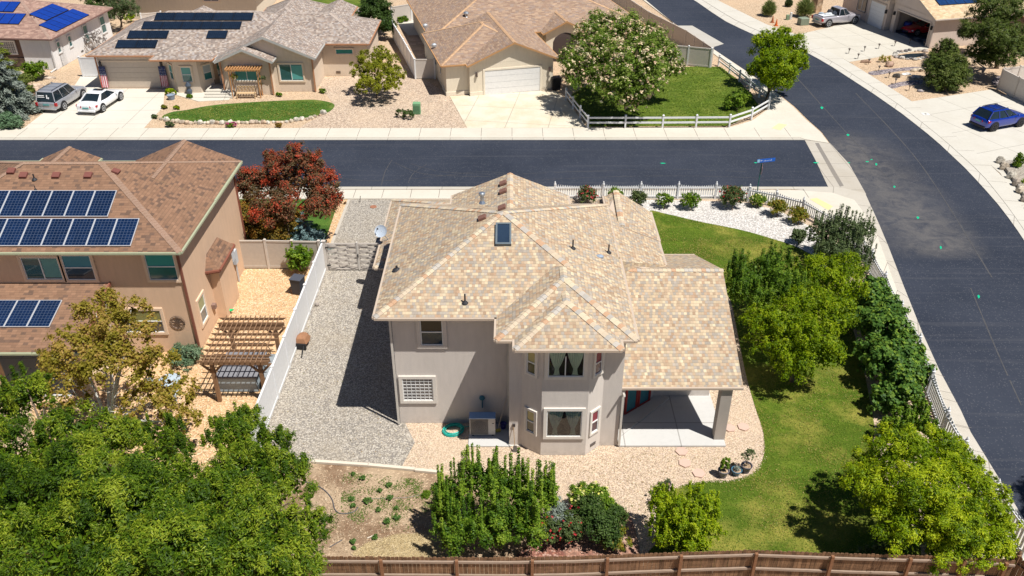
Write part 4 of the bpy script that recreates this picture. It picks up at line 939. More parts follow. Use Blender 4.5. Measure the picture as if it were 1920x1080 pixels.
# ------------------------------------------------------------------ brown two storey house on the left
BS = shingle(((0.26, 0.148, 0.092), (0.28, 0.16, 0.10), (0.25, 0.14, 0.088), (0.30, 0.172, 0.108), (0.265, 0.15, 0.094), (0.14, 0.088, 0.065), (0.275, 0.157, 0.098)), .22, .15, .45, .06)
BCAP = capmat(((0.25, 0.135, 0.08), (0.27, 0.145, 0.09), (0.24, 0.13, 0.08)))
BW = stucco((0.68, 0.475, 0.325)); BWT = plain((0.76, 0.57, 0.41), .9); BF = plain((0.40, 0.42, 0.28), .5); BR = plain((0.24, 0.09, 0.06), .6)
bh = thing('brown_house', 'two storey tan stucco house with brown shingle roof and blue solar panels', 'house', (-20, 36, 0))
BZ = 5.96
walls(bh, [(rect(-28.6, -15.4, 34.2, 43.4), 0, 5.97), (rect(-15.41, -14.9, 37.2, 39.4), 0, 3.1), (rect(-24.6, -22.6, 43.3, 43.45), 0, 5.9)], BW)
F, cp = hip(-29.1, -15.05, 33.7, 43.95, BZ, .42, 'hh'); roof_mesh('roof', F, bh, BS, BF, caps=cp, capm=BCAP)
def ngable(parent, x0, x1, y0, y1, z, m, mat, fm, cm, wallm):
    prism_roof(parent, x0, x1, y0, y1, z, m, mat, fm, cm); gable_fill(parent, wallm, x0+.3, x1-.3, y1-.5, z-.03, m, .1)
ngable(bh, -20.9, -15.07, 39.0, 44.0, BZ+.02, .42, BS, BF, BCAP, BW)
ngable(bh, -26.2, -23.0, 40.5, 44.4, BZ+.01, .42, BS, BF, BCAP, BW)
# covered rear patio roof
F = [[(-29.5, 30.15, 2.95), (-18.9, 30.15, 2.95), (-18.9, 34.2, 4.02), (-29.5, 34.2, 4.02)]]
roof_mesh('roof', F, bh, BS, BF); mb = MB(); mb.hexa([(-18.93, 30.25, 2.85), (-18.86, 30.25, 2.85), (-18.86, 34.2, 3.92), (-18.93, 34.2, 3.92)], [(-18.93, 30.25, 3.02), (-18.86, 30.25, 3.02), (-18.86, 34.2, 4.09), (-18.93, 34.2, 4.09)]); mb.build('rake_board', BR, bh)
for x in (-19.2, -23.2, -27.4):
    mb = MB(); mb.box(x-.2, x+.2, 30.4, 30.8, 0, 2.9); mb.build('column', BW, bh)
# windows
def wv(x0, y0, x1, y1, st, **k): return winY(bh, 34.2, x0, y0, x1, y1, style=st, trim=BWT, **k)
TEAL = (0.03, 0.17, 0.19)
wv(52, 482, 107, 523, 'slider', gl=(0.03, 0.10, 0.11), blind=((0.10, 0.30, 0.29), .05, .95, .52, 1)); wv(128, 478, 168, 524, 'hung', gl=(0.02, 0.04, 0.06), blind=((0.03, 0.22, 0.30), .5, 1, 0, 1)); wv(282, 474, 324, 524, 'hung', gl=(0.02, 0.12, 0.15), blind=((0.02, 0.30, 0.29), .5, 1, 0, 1))
wv(232, 581, 300, 622, 'hung', gl=(0.05, 0.05, 0.05), blind=((0.22, 0.22, 0.08), .5, 1, 0, 1))
a = onX(363, 600, -15.4); b = onX(379, 612, -15.4); window(bh, (-15.4, 35.45, 1.05), R(90), .85, 1.35, 'hung', BWT, .13, (0.10, 0.12, 0.13), ((0.30, 0.32, 0.16), .5, 1, 0, 1))
# little hipped roof over the chase on the side wall
F = [[(-14.75, 37.0, 3.1), (-14.75, 39.6, 3.1), (-15.4, 39.2, 3.75), (-15.4, 37.4, 3.75)], [(-15.41, 36.8, 3.1), (-14.75, 37.0, 3.1), (-15.4, 37.4, 3.75)], [(-14.75, 39.6, 3.1), (-15.41, 39.8, 3.1), (-15.4, 39.2, 3.75)]]
roof_mesh('roof', F, bh, BS, BR, th=.2)
for x, y in ((-15.4, 34.17), (-15.36, 43.3), (-19.05, 34.15)):
    mb = MB(); mb.box(x-.05, x+.05, y-.07, y+.02, .05, 5.9 if x > -18 else 4); mb.build('downpipe', BR, bh)
# utility boxes on the side wall
GB = plain((0.50, 0.54, 0.58), .5); mb = MB()
mb.box(-15.39, -15.15, 40.1, 40.55, 1.7, 2.6); mb.box(-15.39, -15.2, 40.7, 41.1, 1.2, 2.0); mb.box(-15.39, -15.25, 39.7, 40.0, 1.2, 1.7); mb.box(-15.33, -15.27, 40.85, 40.91, 0, 1.3); mb.box(-15.33, -15.27, 40.3, 40.36, .2, 1.8); mb.build('meter_box', GB, bh)
mb = MB(); mb.tube([(-15.2, 42.6, .05), (-15.2, 42.6, .9), (-15.2, 42.9, .9), (-15.2, 42.9, .4)], .04, 8); mb.lathe((-15.12, 42.75, .55), [(.05, 0), (.16, .05), (.16, .3), (.05, .36)], 10); mb.build('gas_meter', plain((0.33, 0.35, 0.37), .5), bh)
mb = MB(); mb.box(-15.39, -15.2, 36.6, 36.85, .95, 1.2); mb.build('wall_lamp', plain((0.25, 0.16, 0.13)), bh)
for (px, py) in ((22, 322), (45, 330), (106, 330), (166, 330)):
    q = onP(px, py, (0, 33.7, BZ), nS); mb = MB(); slopebox(mb, q, X_, uS, nS, .36, .34, 0, .13); mb.build('roof_vent', plain((0.19, 0.07, 0.055), .8), bh, bevel=.02)
q = onP(217, 323, (-15.05, 0, BZ), nE); mb = MB(); slopebox(mb, q, Vector((0, 1, 0)), nE.cross(Vector((0, 1, 0))), nE, .36, .34, 0, .13); mb.build('roof_vent', plain((0.19, 0.07, 0.055), .8), bh, bevel=.02)
pipe(65, 337, (0, 33.7, BZ), nS, .3, parent=bh); pipe(67, 357, (0, 33.7, BZ), nS, .25, .02, parent=bh)
# iron compass rose on the wall
c = onY(333, 604, 34.2); c.y = 34.16; cr = thing('compass_wall_decoration', 'dark metal compass rose hanging on the tan house wall', 'wall decoration', c); mb = MB()
for r_ in (.36, .30): mb.tube([c+Vector((math.cos(t*.2618)*r_, 0, math.sin(t*.2618)*r_)) for t in range(25)], .012, 5, False)
for k in range(8):
    a = k*math.pi/4; L = .42 if k % 2 == 0 else .3; d = Vector((math.cos(a), 0, math.sin(a))); e = Vector((-math.sin(a), 0, math.cos(a)))
    mb.hexa([c+e*.05, c+d*L, c-e*.05], [c+e*.05-Vector((0, .02, 0)), c+d*L-Vector((0, .005, 0)), c-e*.05-Vector((0, .02, 0))])
mb.build('rose', plain((0.13, 0.10, 0.09), .4, .5, .6), cr, fix=True)
# solar arrays
SC = solar_cells((0.003, 0.011, 0.036), (0.16, 0.20, 0.28), .155, .32); SF = plain((0.70, 0.71, 0.73), .4, .5, .3)
def array(px, py, plane, ux, uy, n, cnt, w, h, cells, frame, desc, group, dirn=-1, start=0, gap=.02, reverse=False):
    c = onP(px, py, plane, n); total = cnt
    for k in range(cnt):
        x = -(k+1)*(w+gap) if dirn < 0 else k*(w+gap); idx = (total-1-k) if dirn < 0 else k
        solar_panel(c+ux*x, ux, uy, n, w, h, desc % (ORD[k] if dirn < 0 else ORD[idx]), group, cells, frame)
g = 'blue solar panels on the brown house'
array(203.5, 408, (0, 33.7, BZ), X_, uS, nS, 6, 1.0, 1.62, SC, SF, '%s blue panel from the right in the upper row on the brown main roof', g)
array(246.5, 463, (0, 33.7, BZ), X_, uS, nS, 7, 1.0, 1.62, SC, SF, '%s blue panel from the right in the lower row on the brown main roof', g)
nP = Vector((0, -1.07, 4.05)).normalized(); uP = Vector((0, 4.05, 1.07)).normalized()
array(94, 615, (0, 30.15, 2.95), X_, uP, nP, 4, 1.0, 1.62, SC, SF, '%s blue panel from the right on the low brown patio roof', g)
# ------------------------------------------------------------------ ranch house with black panels across the street
TS = shingle(((0.36, 0.29, 0.245), (0.44, 0.37, 0.32), (0.28, 0.225, 0.195), (0.50, 0.43, 0.37), (0.33, 0.25, 0.20), (0.40, 0.36, 0.34), (0.22, 0.18, 0.16)), .2, .17, .4, .1)
TCAP = capmat(((0.36, 0.29, 0.25), (0.42, 0.34, 0.29), (0.30, 0.24, 0.21)))
TW = stucco((0.72, 0.60, 0.475)); TT = plain((0.74, 0.60, 0.45), .9); TG = plain((0.48, 0.24, 0.13), .5); GRAY = plain((0.46, 0.45, 0.42), .6)
rh = thing('ranch_house', 'tan ranch house with grey brown roof, black solar panels and double garage', 'house', (-25, 76, 0))
Z4 = 3.1
walls(rh, [(rect(-36.3, -24.5, 73.9, 84.2), 0, 3.1), (rect(-25.0, -17.3, 73.0, 84), 0, 3.1), (rect(-24.9, -20.8, 72.2, 73.2), 0, 3.1), (rect(-25, -13.2, 77.3, 84.5), 0, 3.1), ([(-30.3, 74), (-29.2, 72.6), (-27.2, 72.6), (-26.0, 74)], 0, 3.1)], TW)
for s in ((-36.85, -17.5, 73.3, 84.7, Z4, .415, 'hh'), (-24.5, -12.9, 76.85, 84.95, Z4+.01, .42, 'hh'), (-25.2, -17.6, 78.5, 90, Z4+.02, .5, 'hh')):
    F, cp = hip(*s); roof_mesh('roof', F, rh, TS, TG, caps=cp, capm=TCAP)
F, cp = hip(-30.9, -25.6, 72.0, 78, Z4+.012, .415, 'hh'); roof_mesh('roof', F, rh, TS, TG)
for x0, x1, y0, y1, z in ((-25.4, -16.9, 72.45, 81.5, Z4+.03), (-25.3, -20.35, 71.6, 76, Z4-.01)):
    xm = (x0+x1)/2; zr = z+(x1-x0)/2*.43
    F = [[(x0, y1, z), (x0, y0, z), (xm, y0, zr), (xm, y1, zr)], [(x1, y0, z), (x1, y1, z), (xm, y1, zr), (xm, y0, zr)]]
    roof_mesh('roof', F, rh, TS, GRAY, th=.22); gable_fill(rh, TW, x0+.35, x1-.35, y0+.5, z-.02, .43, .12)
mb = MB()
for x0, x1, y0, y1, z in ((-33.0, -28, 82, 86.4, Z4), (-19.0, -15.6, 82.5, 88, Z4+.6)):
    xm = (x0+x1)/2; zr = z+(x1-x0)/2*.43; F = [[(x0, y1, z), (x0, y0, z), (xm, y0, zr), (xm, y1, zr)], [(x1, y0, z), (x1, y1, z), (xm, y1, zr), (xm, y0, zr)]]; roof_mesh('roof', F, rh, TS, TG)
garage_door(rh, (-33.5, 73.9, 0), 0, 5.0, 2.35, (0.60, 0.50, 0.40), TT)
TEALC = (0.05, 0.30, 0.30)
winY(rh, 73.0, 527, 120, 566, 151, style='slider', trim=TT, gl=(0.03, 0.10, 0.11), blind=((0.10, 0.36, 0.34), .05, .95, .5, 1))
winY(rh, 72.2, 443, 124, 482, 151, style='slider', trim=TT, gl=(0.03, 0.16, 0.16), blind=((0.06, 0.26, 0.25), .05, .95, 0, 1))
winY(rh, 77.3, 630, 92, 661, 101, style='plain', trim=TT, gl=(0.03, 0.2, 0.2))
for x, y, a in ((-29.75, 73.3, -52), (-28.2, 72.6, 0), (-26.6, 73.3, 49)): window(rh, (x, y, 1.0), R(a), .85, 1.3, 'hung', TT, .13, (0.03, 0.15, 0.14), (((0.10, 0.34, 0.31) if a <= 0 else (0.45, 0.5, 0.5)), .45, 1, 0, 1))
mb = MB(); lf = LF((-25.9, 73.9, .45), R(35)); ring(lf, mb, 1.0, 2.1, .1, -.02, .08); dr = mb.build('front_door', TT, rh)
mb = MB(); lf.box(mb, -.5, .5, -.01, .02, 0, 2.1); mb.build('door_panel', wood((0.30, 0.2, 0.12), (0.4, 0.27, 0.17)), dr); mb = MB(); mb.lathe(lf.p(0, .02, .6), [(.02, 0), (.16, .2), (.2, .7), (.14, 1.2), (.02, 1.35)], 10, .9, .15); mb.build('pane', glass_dark(), dr)
mb = MB()
for k in range(3): mb.box(-26.6+.0*k, -24.1+.35*k*0, 71.9-.35*k+.0, 73.4, 0, .45-.15*k)
mb.build('steps', CONCW, rh)
for x, y in ((-24.95, 72.1), (-20.75, 72.1), (-17.25, 72.9), (-36.35, 73.8)):
    mb = MB(); mb.box(x-.06, x+.06, y-.1, y, .05, 2.95); mb.build('downpipe', TG, rh)
mb = MB(); mb.box(-17.3, -17.25, 79, 79.1, .2, .3); lf = LF((-16.0, 77.3, .25), 0)
for k in range(4): lf.box(mb, -.2, .2, 0, .03, k*.06, k*.06+.04)
mb.build('vent', plain((0.2, 0.14, 0.1)), rh)
for x in (-36.05, -30.75):
    mb = MB(); mb.box(x-.07, x+.07, 73.68, 73.88, 2.0, 2.35); mb.lathe((x, 73.78, 2.35), [(.12, 0), (.03, .12)], 6); mb.build('porch_lamp', plain((0.08, 0.07, 0.07)), rh)
SB = solar_cells((0.006, 0.011, 0.022), (0.03, 0.05, 0.08), .17, .35); SBF = plain((0.012, 0.014, 0.02), .4)
m4 = .415; n4 = Vector((0, -m4, 1)).normalized(); u4 = Vector((0, 1, m4)).normalized(); P4 = (0, 73.3, Z4); g = 'black solar panels on the ranch house'
for px, py, cnt, nm in ((289, 39, 5, 'in the top row, black, on the ranch roof'), (265, 55.5, 5, 'in the second black row on the ranch roof'), (238, 73, 2, 'in the third black row on the ranch roof'), (216, 91, 2, 'in the lowest black row above the double garage')):
    array(px, py, P4, X_, u4, n4, cnt, 1.74, 1.06, SB, SBF, '%s panel from the left '+nm, g, dirn=1)
array(386.5, 73, P4, X_, u4, n4, 1, 1.74, 1.06, SB, SBF, 'lone black panel below the right end of the rows, %s on its own', g, dirn=1)
# flags draped beside the garage door
for i, (x, lab) in enumerate(((-36.0, 'striped flag hanging left of the double garage door'), (-30.72, 'striped flag hanging right of the double garage door'))):
    fl = thing('flag', lab, 'flag', (x, 73.7, 0), 0, 'striped flags beside the garage'); mb = MB(); mb2 = MB(); mb3 = MB(); n = 13
    for k in range(n):
        a = x-.32+.64*k/n; b = a+.64/n; d0 = 73.72+.035*math.sin(k*1.3); d1 = 73.72+.035*math.sin((k+1)*1.3); z0 = 2.05-1.15 if False else 1.15
        (mb if k % 2 == 0 else mb2).quad((a, d0-.1, .15), (b, d1-.1, .15), (b, d1, 1.2), (a, d0, 1.2))
        mb3.quad((a, d0, 1.2), (b, d1, 1.2), (b, d1+.02, 2.0), (a, d0+.02, 2.0))
    mb.build('stripes', plain((0.5, 0.02, 0.04), .8), fl); mb2.build('cloth', plain((0.75, 0.72, 0.72), .8), fl); mb3.build('canton', plain((0.015, 0.03, 0.14), .8), fl)
    mb = MB()
    for r_ in range(5):
        for k in range(5): mb.box(x-.26+k*.12, x-.22+k*.12, 73.66, 73.68, 1.3+r_*.14, 1.34+r_*.14)
    mb.build('stars', plain((0.75, 0.75, 0.75), .8), fl)
# arbour with bench in front of the ranch house
ar = thing('garden_arbour', 'orange timber arbour framing the left gable window', 'arbour', (-22.9, 71.6, 0)); W1 = wood((0.46, 0.22, 0.09), (0.62, 0.34, 0.15))
for x in (-24.1, -21.7):
    for y in (71.3, 71.95):
        mb = MB(); mb.box(x-.04, x+.04, y-.04, y+.04, 0, 2.4); mb.build('post', W1, ar)
mb = MB(); mb.box(-24.4, -21.4, 71.26, 71.34, 2.35, 2.5); mb.box(-24.4, -21.4, 71.91, 71.99, 2.35, 2.5)
for k in range(13): mb.box(-24.35+k*.24, -24.29+k*.24, 71.05, 72.2, 2.5, 2.6)
mb.build('slats', W1, ar)
bn = thing('garden_bench', 'light wooden slatted bench below the ranch house window', 'bench', (-22.9, 71.4, 0)); W2 = wood((0.56, 0.38, 0.2), (0.7, 0.5, 0.3)); mb = MB()
for k in range(4): mb.box(-23.7, -22.1, 71.1+k*.12, 71.2+k*.12, .42, .46)
mb.build('seat', W2, bn); mb = MB()
for k in range(12): mb.box(-23.68+k*.135, -23.61+k*.135, 71.6, 71.63, .5, .9)
mb.box(-23.7, -22.1, 71.59, 71.64, .88, .95); mb.build('backrest', W2, bn)
for x in (-23.68, -22.12):
    for y in (71.12, 71.58): mb = MB(); mb.box(x-.03, x+.03, y-.03, y+.03, 0, .62); mb.build('leg', W2, bn)
# ------------------------------------------------------------------ house with the white garage door (turned 14 degrees)
KS = shingle(((0.35, 0.235, 0.165), (0.42, 0.29, 0.205), (0.31, 0.205, 0.15), (0.46, 0.32, 0.22), (0.33, 0.25, 0.21), (0.38, 0.27, 0.2)), .34, .17, .35, .08)
KCAP = capmat(((0.52, 0.30, 0.15), (0.46, 0.27, 0.14), (0.56, 0.34, 0.18))); KW = stucco((0.76, 0.67, 0.53)); KF = plain((0.50, 0.27, 0.12), .6); KT = plain((0.80, 0.71, 0.57), .9)
kh = local(thing('house_with_white_garage', 'cream stucco house with brown roof, orange trim and white garage door', 'house', (-5.66, 71.81, 0), R(14)))
walls(kh, [(rect(0, 2.6, .0, 12), 0, 2.8), (rect(1.95, 9.4, -.55, 8), 0, 2.8), (rect(.5, 20.8, 10.2, 23), 0, 2.8), (rect(9, 20.8, 8.3, 16), 0, 2.8)], KW)
F, cp = hip(-.45, 9.0, -.35, 10.0, 2.8, .42, 'hh'); roof_mesh('roof', F, kh, KS, KF, caps=cp, capm=KCAP)
prism_roof(kh, 1.7, 9.95, -1.0, 9.5, 2.81, .42, KS, KF, KCAP); gable_fill(kh, KW, 2.1, 9.5, -.55, 2.78, .42, .12)
F, cp = hip(.0, 21.2, 7.8, 23.4, 2.82, .36, 'hh'); roof_mesh('roof', F, kh, KS, KF, caps=cp, capm=KCAP)
prism_roof(kh, 10.6, 15.2, 6.9, 14, 2.83, .45, KS, KF, KCAP); gable_fill(kh, KW, 10.9, 14.9, 7.3, 2.8, .45, .12)
walls(kh, [(rect(11, 14.9, 7.3, 8.4), 0, 2.8)], KW)
garage_door(kh, (5.75, -.55, 0), 0, 4.95, 2.15, (0.78, 0.77, 0.75), KT, rows=4)
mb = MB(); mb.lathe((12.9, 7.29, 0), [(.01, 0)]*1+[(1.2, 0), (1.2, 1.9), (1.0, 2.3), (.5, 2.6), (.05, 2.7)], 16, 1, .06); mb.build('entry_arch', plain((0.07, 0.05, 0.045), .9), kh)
mb = MB(); mb.box(-.06, 0.0, -.05, 2, 0, .35); mb.box(0, 1.95, -.06, 0, 0, .35); mb.box(1.95, 3.1, -.61, -.55, 0, .35); mb.build('plinth', KT, kh)
for x, z in ((2.55, 1.9), (9.05, 1.9)): mb = MB(); mb.box(x-.07, x+.07, -.75, -.56, z-.2, z+.15); mb.build('porch_lamp', plain((0.10, 0.07, 0.06)), kh)
window(kh, (0, 2.5, 1.2), R(-90), .7, 1.0, 'hung', KT, .1, (0.04, 0.12, 0.13)); window(kh, (0, 5.0, 1.2), R(-90), .7, 1.0, 'hung', KT, .1, (0.04, 0.12, 0.13))
VM = plain((0.55, 0.58, 0.6), .35, .5, .8)
def k_z(x, y): return 2.82+.36*min(x-0, 21.2-x, y-7.8, 23.4-y)
for x, y in ((4.0, 10.8), (9.5, 13.5), (15.8, 13.2)):
    z = k_z(x, y); mb = MB(); mb.lathe((x, y, z-.1), [(.2, 0), (.12, .1), (.12, .3), (.24, .34), (.26, .42), (.2, .52), (.06, .58)], 12); mb.build('roof_turbine', VM, kh)
mb = MB(); mb.tube([(17.6, 13, k_z(17.6, 13)-.05), (17.6, 13, k_z(17.6, 13)+.45)], .04, 8); mb.build('vent_pipe', plain((0.03, 0.03, 0.03)), kh)
for x, y in ((.2, 9.8), (.15, 4.6)):
    mb = MB(); z = 2.85; mb.tube([(x-.35, y, 2.3 if y < 6 else 2.9), (x-.35, y, 3.3 if y > 6 else 2.9)], .03, 6); mb.lathe((x-.35, y, 3.3 if y > 6 else 2.9), [(.04, 0), (.22, .1), (.25, .3), (.12, .42)], 10, 1, .6); mb.build('antenna', plain((0.5, 0.53, 0.56), .4, .5, .5), kh)
# ------------------------------------------------------------------ white stucco house top left (turned)
WS = shingle(((0.34, 0.21, 0.165), (0.40, 0.255, 0.20), (0.30, 0.185, 0.15), (0.44, 0.29, 0.23)), .34, .17, .35, .08)
wh = local(thing('white_house', 'white stucco house with red brown roof and bright blue solar panels', 'house', (-42.85, 79.11, 0), R(-5)))
WW = stucco((0.80, 0.80, 0.80)); STN = shingle(((0.20, 0.14, 0.11), (0.28, 0.2, 0.16), (0.14, 0.10, 0.085), (0.34, 0.26, 0.2)), .5, .2, .6)
walls(wh, [(rect(-12, -.0, 1.0, 11), 0, 3.0), (rect(-2.9, 0, 0, 2), 0, 3.0)], WW)
mb = MB(); mb.box(-6.2, -2.9, .55, 1.2, 0, 3.0); mb.build('stone_wall', plain((0.17, 0.11, 0.09), .9), wh)
mb = MB(); mb.box(-6.3, -2.8, .45, 1.2, 0, .9); mb.build('stone_plinth', gravel(((0.36, 0.28, 0.22), (0.26, 0.2, 0.17), (0.45, 0.37, 0.3)), 2.5), wh)
F, cp = hip(-13, .45, -.35, 11.4, 3.0, .36, 'hh'); roof_mesh('roof', F, wh, WS, plain((0.24, 0.14, 0.12), .6), caps=cp, capm=capmat(((0.3, 0.18, 0.14), (0.34, 0.21, 0.16))))
WT = plain((0.72, 0.71, 0.70), .9)
window(wh, (-4.6, .55, 1.3), 0, 1.5, 1.1, 'block', WT, .12, (0.10, 0.11, 0.13))
for y, w in ((1.2, .5), (3.2, .5), (6.2, .75), (9.6, .9)): window(wh, (0, y, 1.3 if w < .7 else .9), R(90), w, 1.0 if w < .7 else 1.6, 'hung', WT, .1, (0.02, 0.10, 0.11), ((0.03, 0.18, 0.17), .5, 1, 0, 1))
mb = MB(); mb.box(-.02, .03, 4.6, 5.0, .3, .45); mb.build('vent', plain((0.1, 0.1, 0.1)), wh)
mb = MB(); mb.box(-.06, .06, -.1, 0, .1, 2.9); mb.bar((0, -.05, .15), (-.1, -.9, .04), .1, .08); mb.build('downpipe', WT, wh)
SBl = solar_cells((0.006, 0.03, 0.22), (0.02, 0.08, 0.35), .17, .4, (0.012, 0.05, 0.32)); RW = Matrix.Rotation(R(-5), 4, 'Z')
def wpl(v): return Matrix.Translation(Vector((-42.85, 79.11, 0))) @ RW @ Vector(v)
mE = .36; un = (RW @ Vector((0, 1, 0))).normalized(); up_ = (RW @ Vector((-1, 0, mE))).normalized(); nn = (RW @ Vector((mE, 0, 1))).normalized()
g = 'bright blue solar panels on the white house'
def wpan(x, y, nx, ny, desc):
    k = 0
    for i in range(nx):
        for j in range(ny):
            o = wpl((x-1.68*i*.94, y+j*1.02, 3.0+mE*(.45-x+1.68*i*.94))); solar_panel(o, un, up_, nn, 1.0, 1.66, '%s blue panel from the street %s' % (ORD[k], desc), g, SBl, SBF); k += 1
wpan(.05, 1.4, 1, 6, 'along the right roof edge of the white house'); wpan(-1.6, 2.9, 1, 4, 'in the inner row on the white house')
ms_n = (RW @ Vector((0, -mE, 1))).normalized(); ms_u = (RW @ Vector((0, 1, mE))).normalized(); ux = (RW @ Vector((1, 0, 0))).normalized()
for i in range(3): solar_panel(wpl((-6.6+1.02*i, 1.6, 3.0+mE*1.95)), ux, ms_u, ms_n, 1.0, 1.66, '%s blue panel from the left on the street slope of the white house' % ORD[i], g, SBl, SBF)
for i in range(2): solar_panel(wpl((-7.0+1.02*i, 3.4, 3.0+mE*3.75)), ux, ms_u, ms_n, 1.0, 1.66, '%s blue panel from the left high on the street slope of the white house' % ORD[i], g, SBl, SBF)
mb = MB(); mb.tube([(-2.5, 2.6, 3.9), (-2.5, 2.6, 4.3)], .05, 8); mb.build('vent_pipe', plain((0.15, 0.1, 0.12)), wh)
# ------------------------------------------------------------------ house with the open garage top right (turned 14 degrees)
gh = local(thing('house_with_open_garage', 'tan house with sandy roof, dark open garage and small white door', 'house', (42.16, 86.04, 0), R(14)))
GW = stucco((0.66, 0.55, 0.47)); GS = shingle(((0.62, 0.46, 0.28), (0.68, 0.52, 0.33), (0.56, 0.40, 0.25), (0.70, 0.55, 0.37)), .34, .17, .3, .08); GT = plain((0.58, 0.49, 0.42), .9)
GH = 3.0
mb = MB()
def gbox(x0, x1, y0, y1, z0, z1): mb.box(x0, x1, y0, y1, z0, z1)
gbox(0, .3, -.0, .6, 0, 3); gbox(0, .3, 6.0, 6.7, 0, 3); gbox(0, .3, .6, 6.0, 2.35, 3); gbox(.3, 14, 0, .25, 0, 3); gbox(.3, 14, 13.6, 13.85, 0, 3); gbox(7.5, 7.75, .25, 13.6, 0, 3); gbox(.3, 7.5, 6.7, 6.95, 0, 3)
gbox(-.5, 7, 6.95, 10.4, 0, 3.4); gbox(-.2, 5, 10.4, 15.5, 0, 3); mb.build('wall', GW, gh)
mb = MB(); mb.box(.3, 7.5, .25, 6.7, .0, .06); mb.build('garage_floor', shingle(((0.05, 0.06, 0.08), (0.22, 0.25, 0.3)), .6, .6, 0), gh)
F, cp = hip(-.45, 14.5, -.4, 13.0, 3.0, .42, 'gh'); roof_mesh('roof', F, gh, GS, GT, th=.2, caps=cp, capm=capmat(((0.6, 0.45, 0.28), (0.66, 0.5, 0.32)))); gable_fill(gh, GW, -.1, 12.6, 0.0, 2.95, .42, .25, axis='y')
F = [[(-1.3, 6.6, 3.3), (-1.3, 10.8, 3.3), (3, 10.8, 4.2), (3, 6.6, 4.2)]]; roof_mesh('roof', F, gh, plain((0.07, 0.065, 0.07), .8), GT)
for x0, x1, y, w, h in ((-.5, 0, 8.65, 2.6, 2.5),): garage_door(gh, (-.5, 8.65, 0), R(-90), w, h, (0.74, 0.74, 0.74), GT, rows=6)
mb = MB(); lf = LF((0, 3.3, 0), R(-90)); ring(lf, mb, 5.4, 2.35, .12, -.02, .08); mb.build('garage_opening_trim', GT, gh)
window(gh, (-.2, 11.9, .9), R(-90), 1.5, 1.6, 'slider', plain((0.06, 0.06, 0.06)), .06, (0.3, 0.27, 0.22))
for y in (6.35, .3, 7.1): mb = MB(); mb.box(-.2 if y < 7 else -.7, -.02 if y < 7 else -.5, y-.08, y+.08, 1.8, 2.15); mb.build('porch_lamp', plain((0.03, 0.03, 0.03)), gh)
mb = MB(); mb.box(-3.6, -2.9, 15.4, 16.6, 0, 3.0); mb.build('stone_pillar', gravel(((0.62, 0.44, 0.28), (0.5, 0.34, 0.22), (0.7, 0.54, 0.38), (0.3, 0.2, 0.14)), 2.2), gh)
mb = MB(); mb.box(-.05, 0.02, .02, .12, .1, 2.9); mb.build('downpipe', GT, gh)
RG = Matrix.Rotation(R(14), 4, 'Z'); gpl = lambda v: Matrix.Translation(Vector((42.16, 86.04, 0))) @ RG @ Vector(v)
gux = (RG @ Vector((1, 0, 0))); guy = (RG @ Vector((0, 1, .42))).normalized(); gnn = (RG @ Vector((0, -.42, 1))).normalized()
for i in range(6):
    for j in range(2): solar_panel(gpl((1.2+1.02*i, 1.5+j*1.55, 3.0+.42*(1.9+j*1.55))), gux, guy, gnn, 1.0, 1.66, '%s dark blue panel from the left, %s row, above the open garage side' % (ORD[i], ('lower', 'upper')[j]), 'dark blue solar panels beside the open garage', solar_cells((0.008, 0.03, 0.10), (0.04, 0.09, 0.18), .17, .3), SBF)
# ------------------------------------------------------------------ slivers of houses behind
def backhouse(name, label, x0, x1, y0, y1, wallc, z=2.9):
    r = thing(name, label, 'house', ((x0+x1)/2, y0, 0)); walls(r, [(rect(x0, x1, y0, y1), 0, z)], stucco(wallc)); F, cp = hip(x0-.5, x1+.5, y0-.5, y1+.5, z, .42, 'hh'); roof_mesh('roof', F, r, TS, TG, caps=cp, capm=TCAP); return r
bb = backhouse('far_house', 'pale cream house wall seen beyond the ranch house roof', -45, -28.5, 97.5, 108, (0.70, 0.62, 0.50))
winY(bb, 97.5, 382, -12, 408, 2, style='slider', trim=TT, gl=(0.05, 0.06, 0.06))
bc = backhouse('far_house', 'brown house with tan roof partly hidden behind the right pine', 52, 64, 82, 96, (0.34, 0.25, 0.20))
# ------------------------------------------------------------------ fences and gates
g3 = lambda *pp: [G(x, y) for x, y in pp]
VW = plain((0.74, 0.74, 0.74), .5); VT = plain((0.50, 0.44, 0.38), .6); VTP = plain((0.60, 0.54, 0.48), .6)
panel_fence('vinyl_fence', 'long white vinyl fence running beside the grey gravel side yard', g3((611, 506), (521, 747), (484, 845), (450, 950)), 1.83, VW, every=2.4)
panel_fence('vinyl_fence', 'beige vinyl fence behind the orange gravel side yard of the brown house', g3((447, 503), (505, 503), (604, 505)), 1.83, VT, VTP, 2.0)
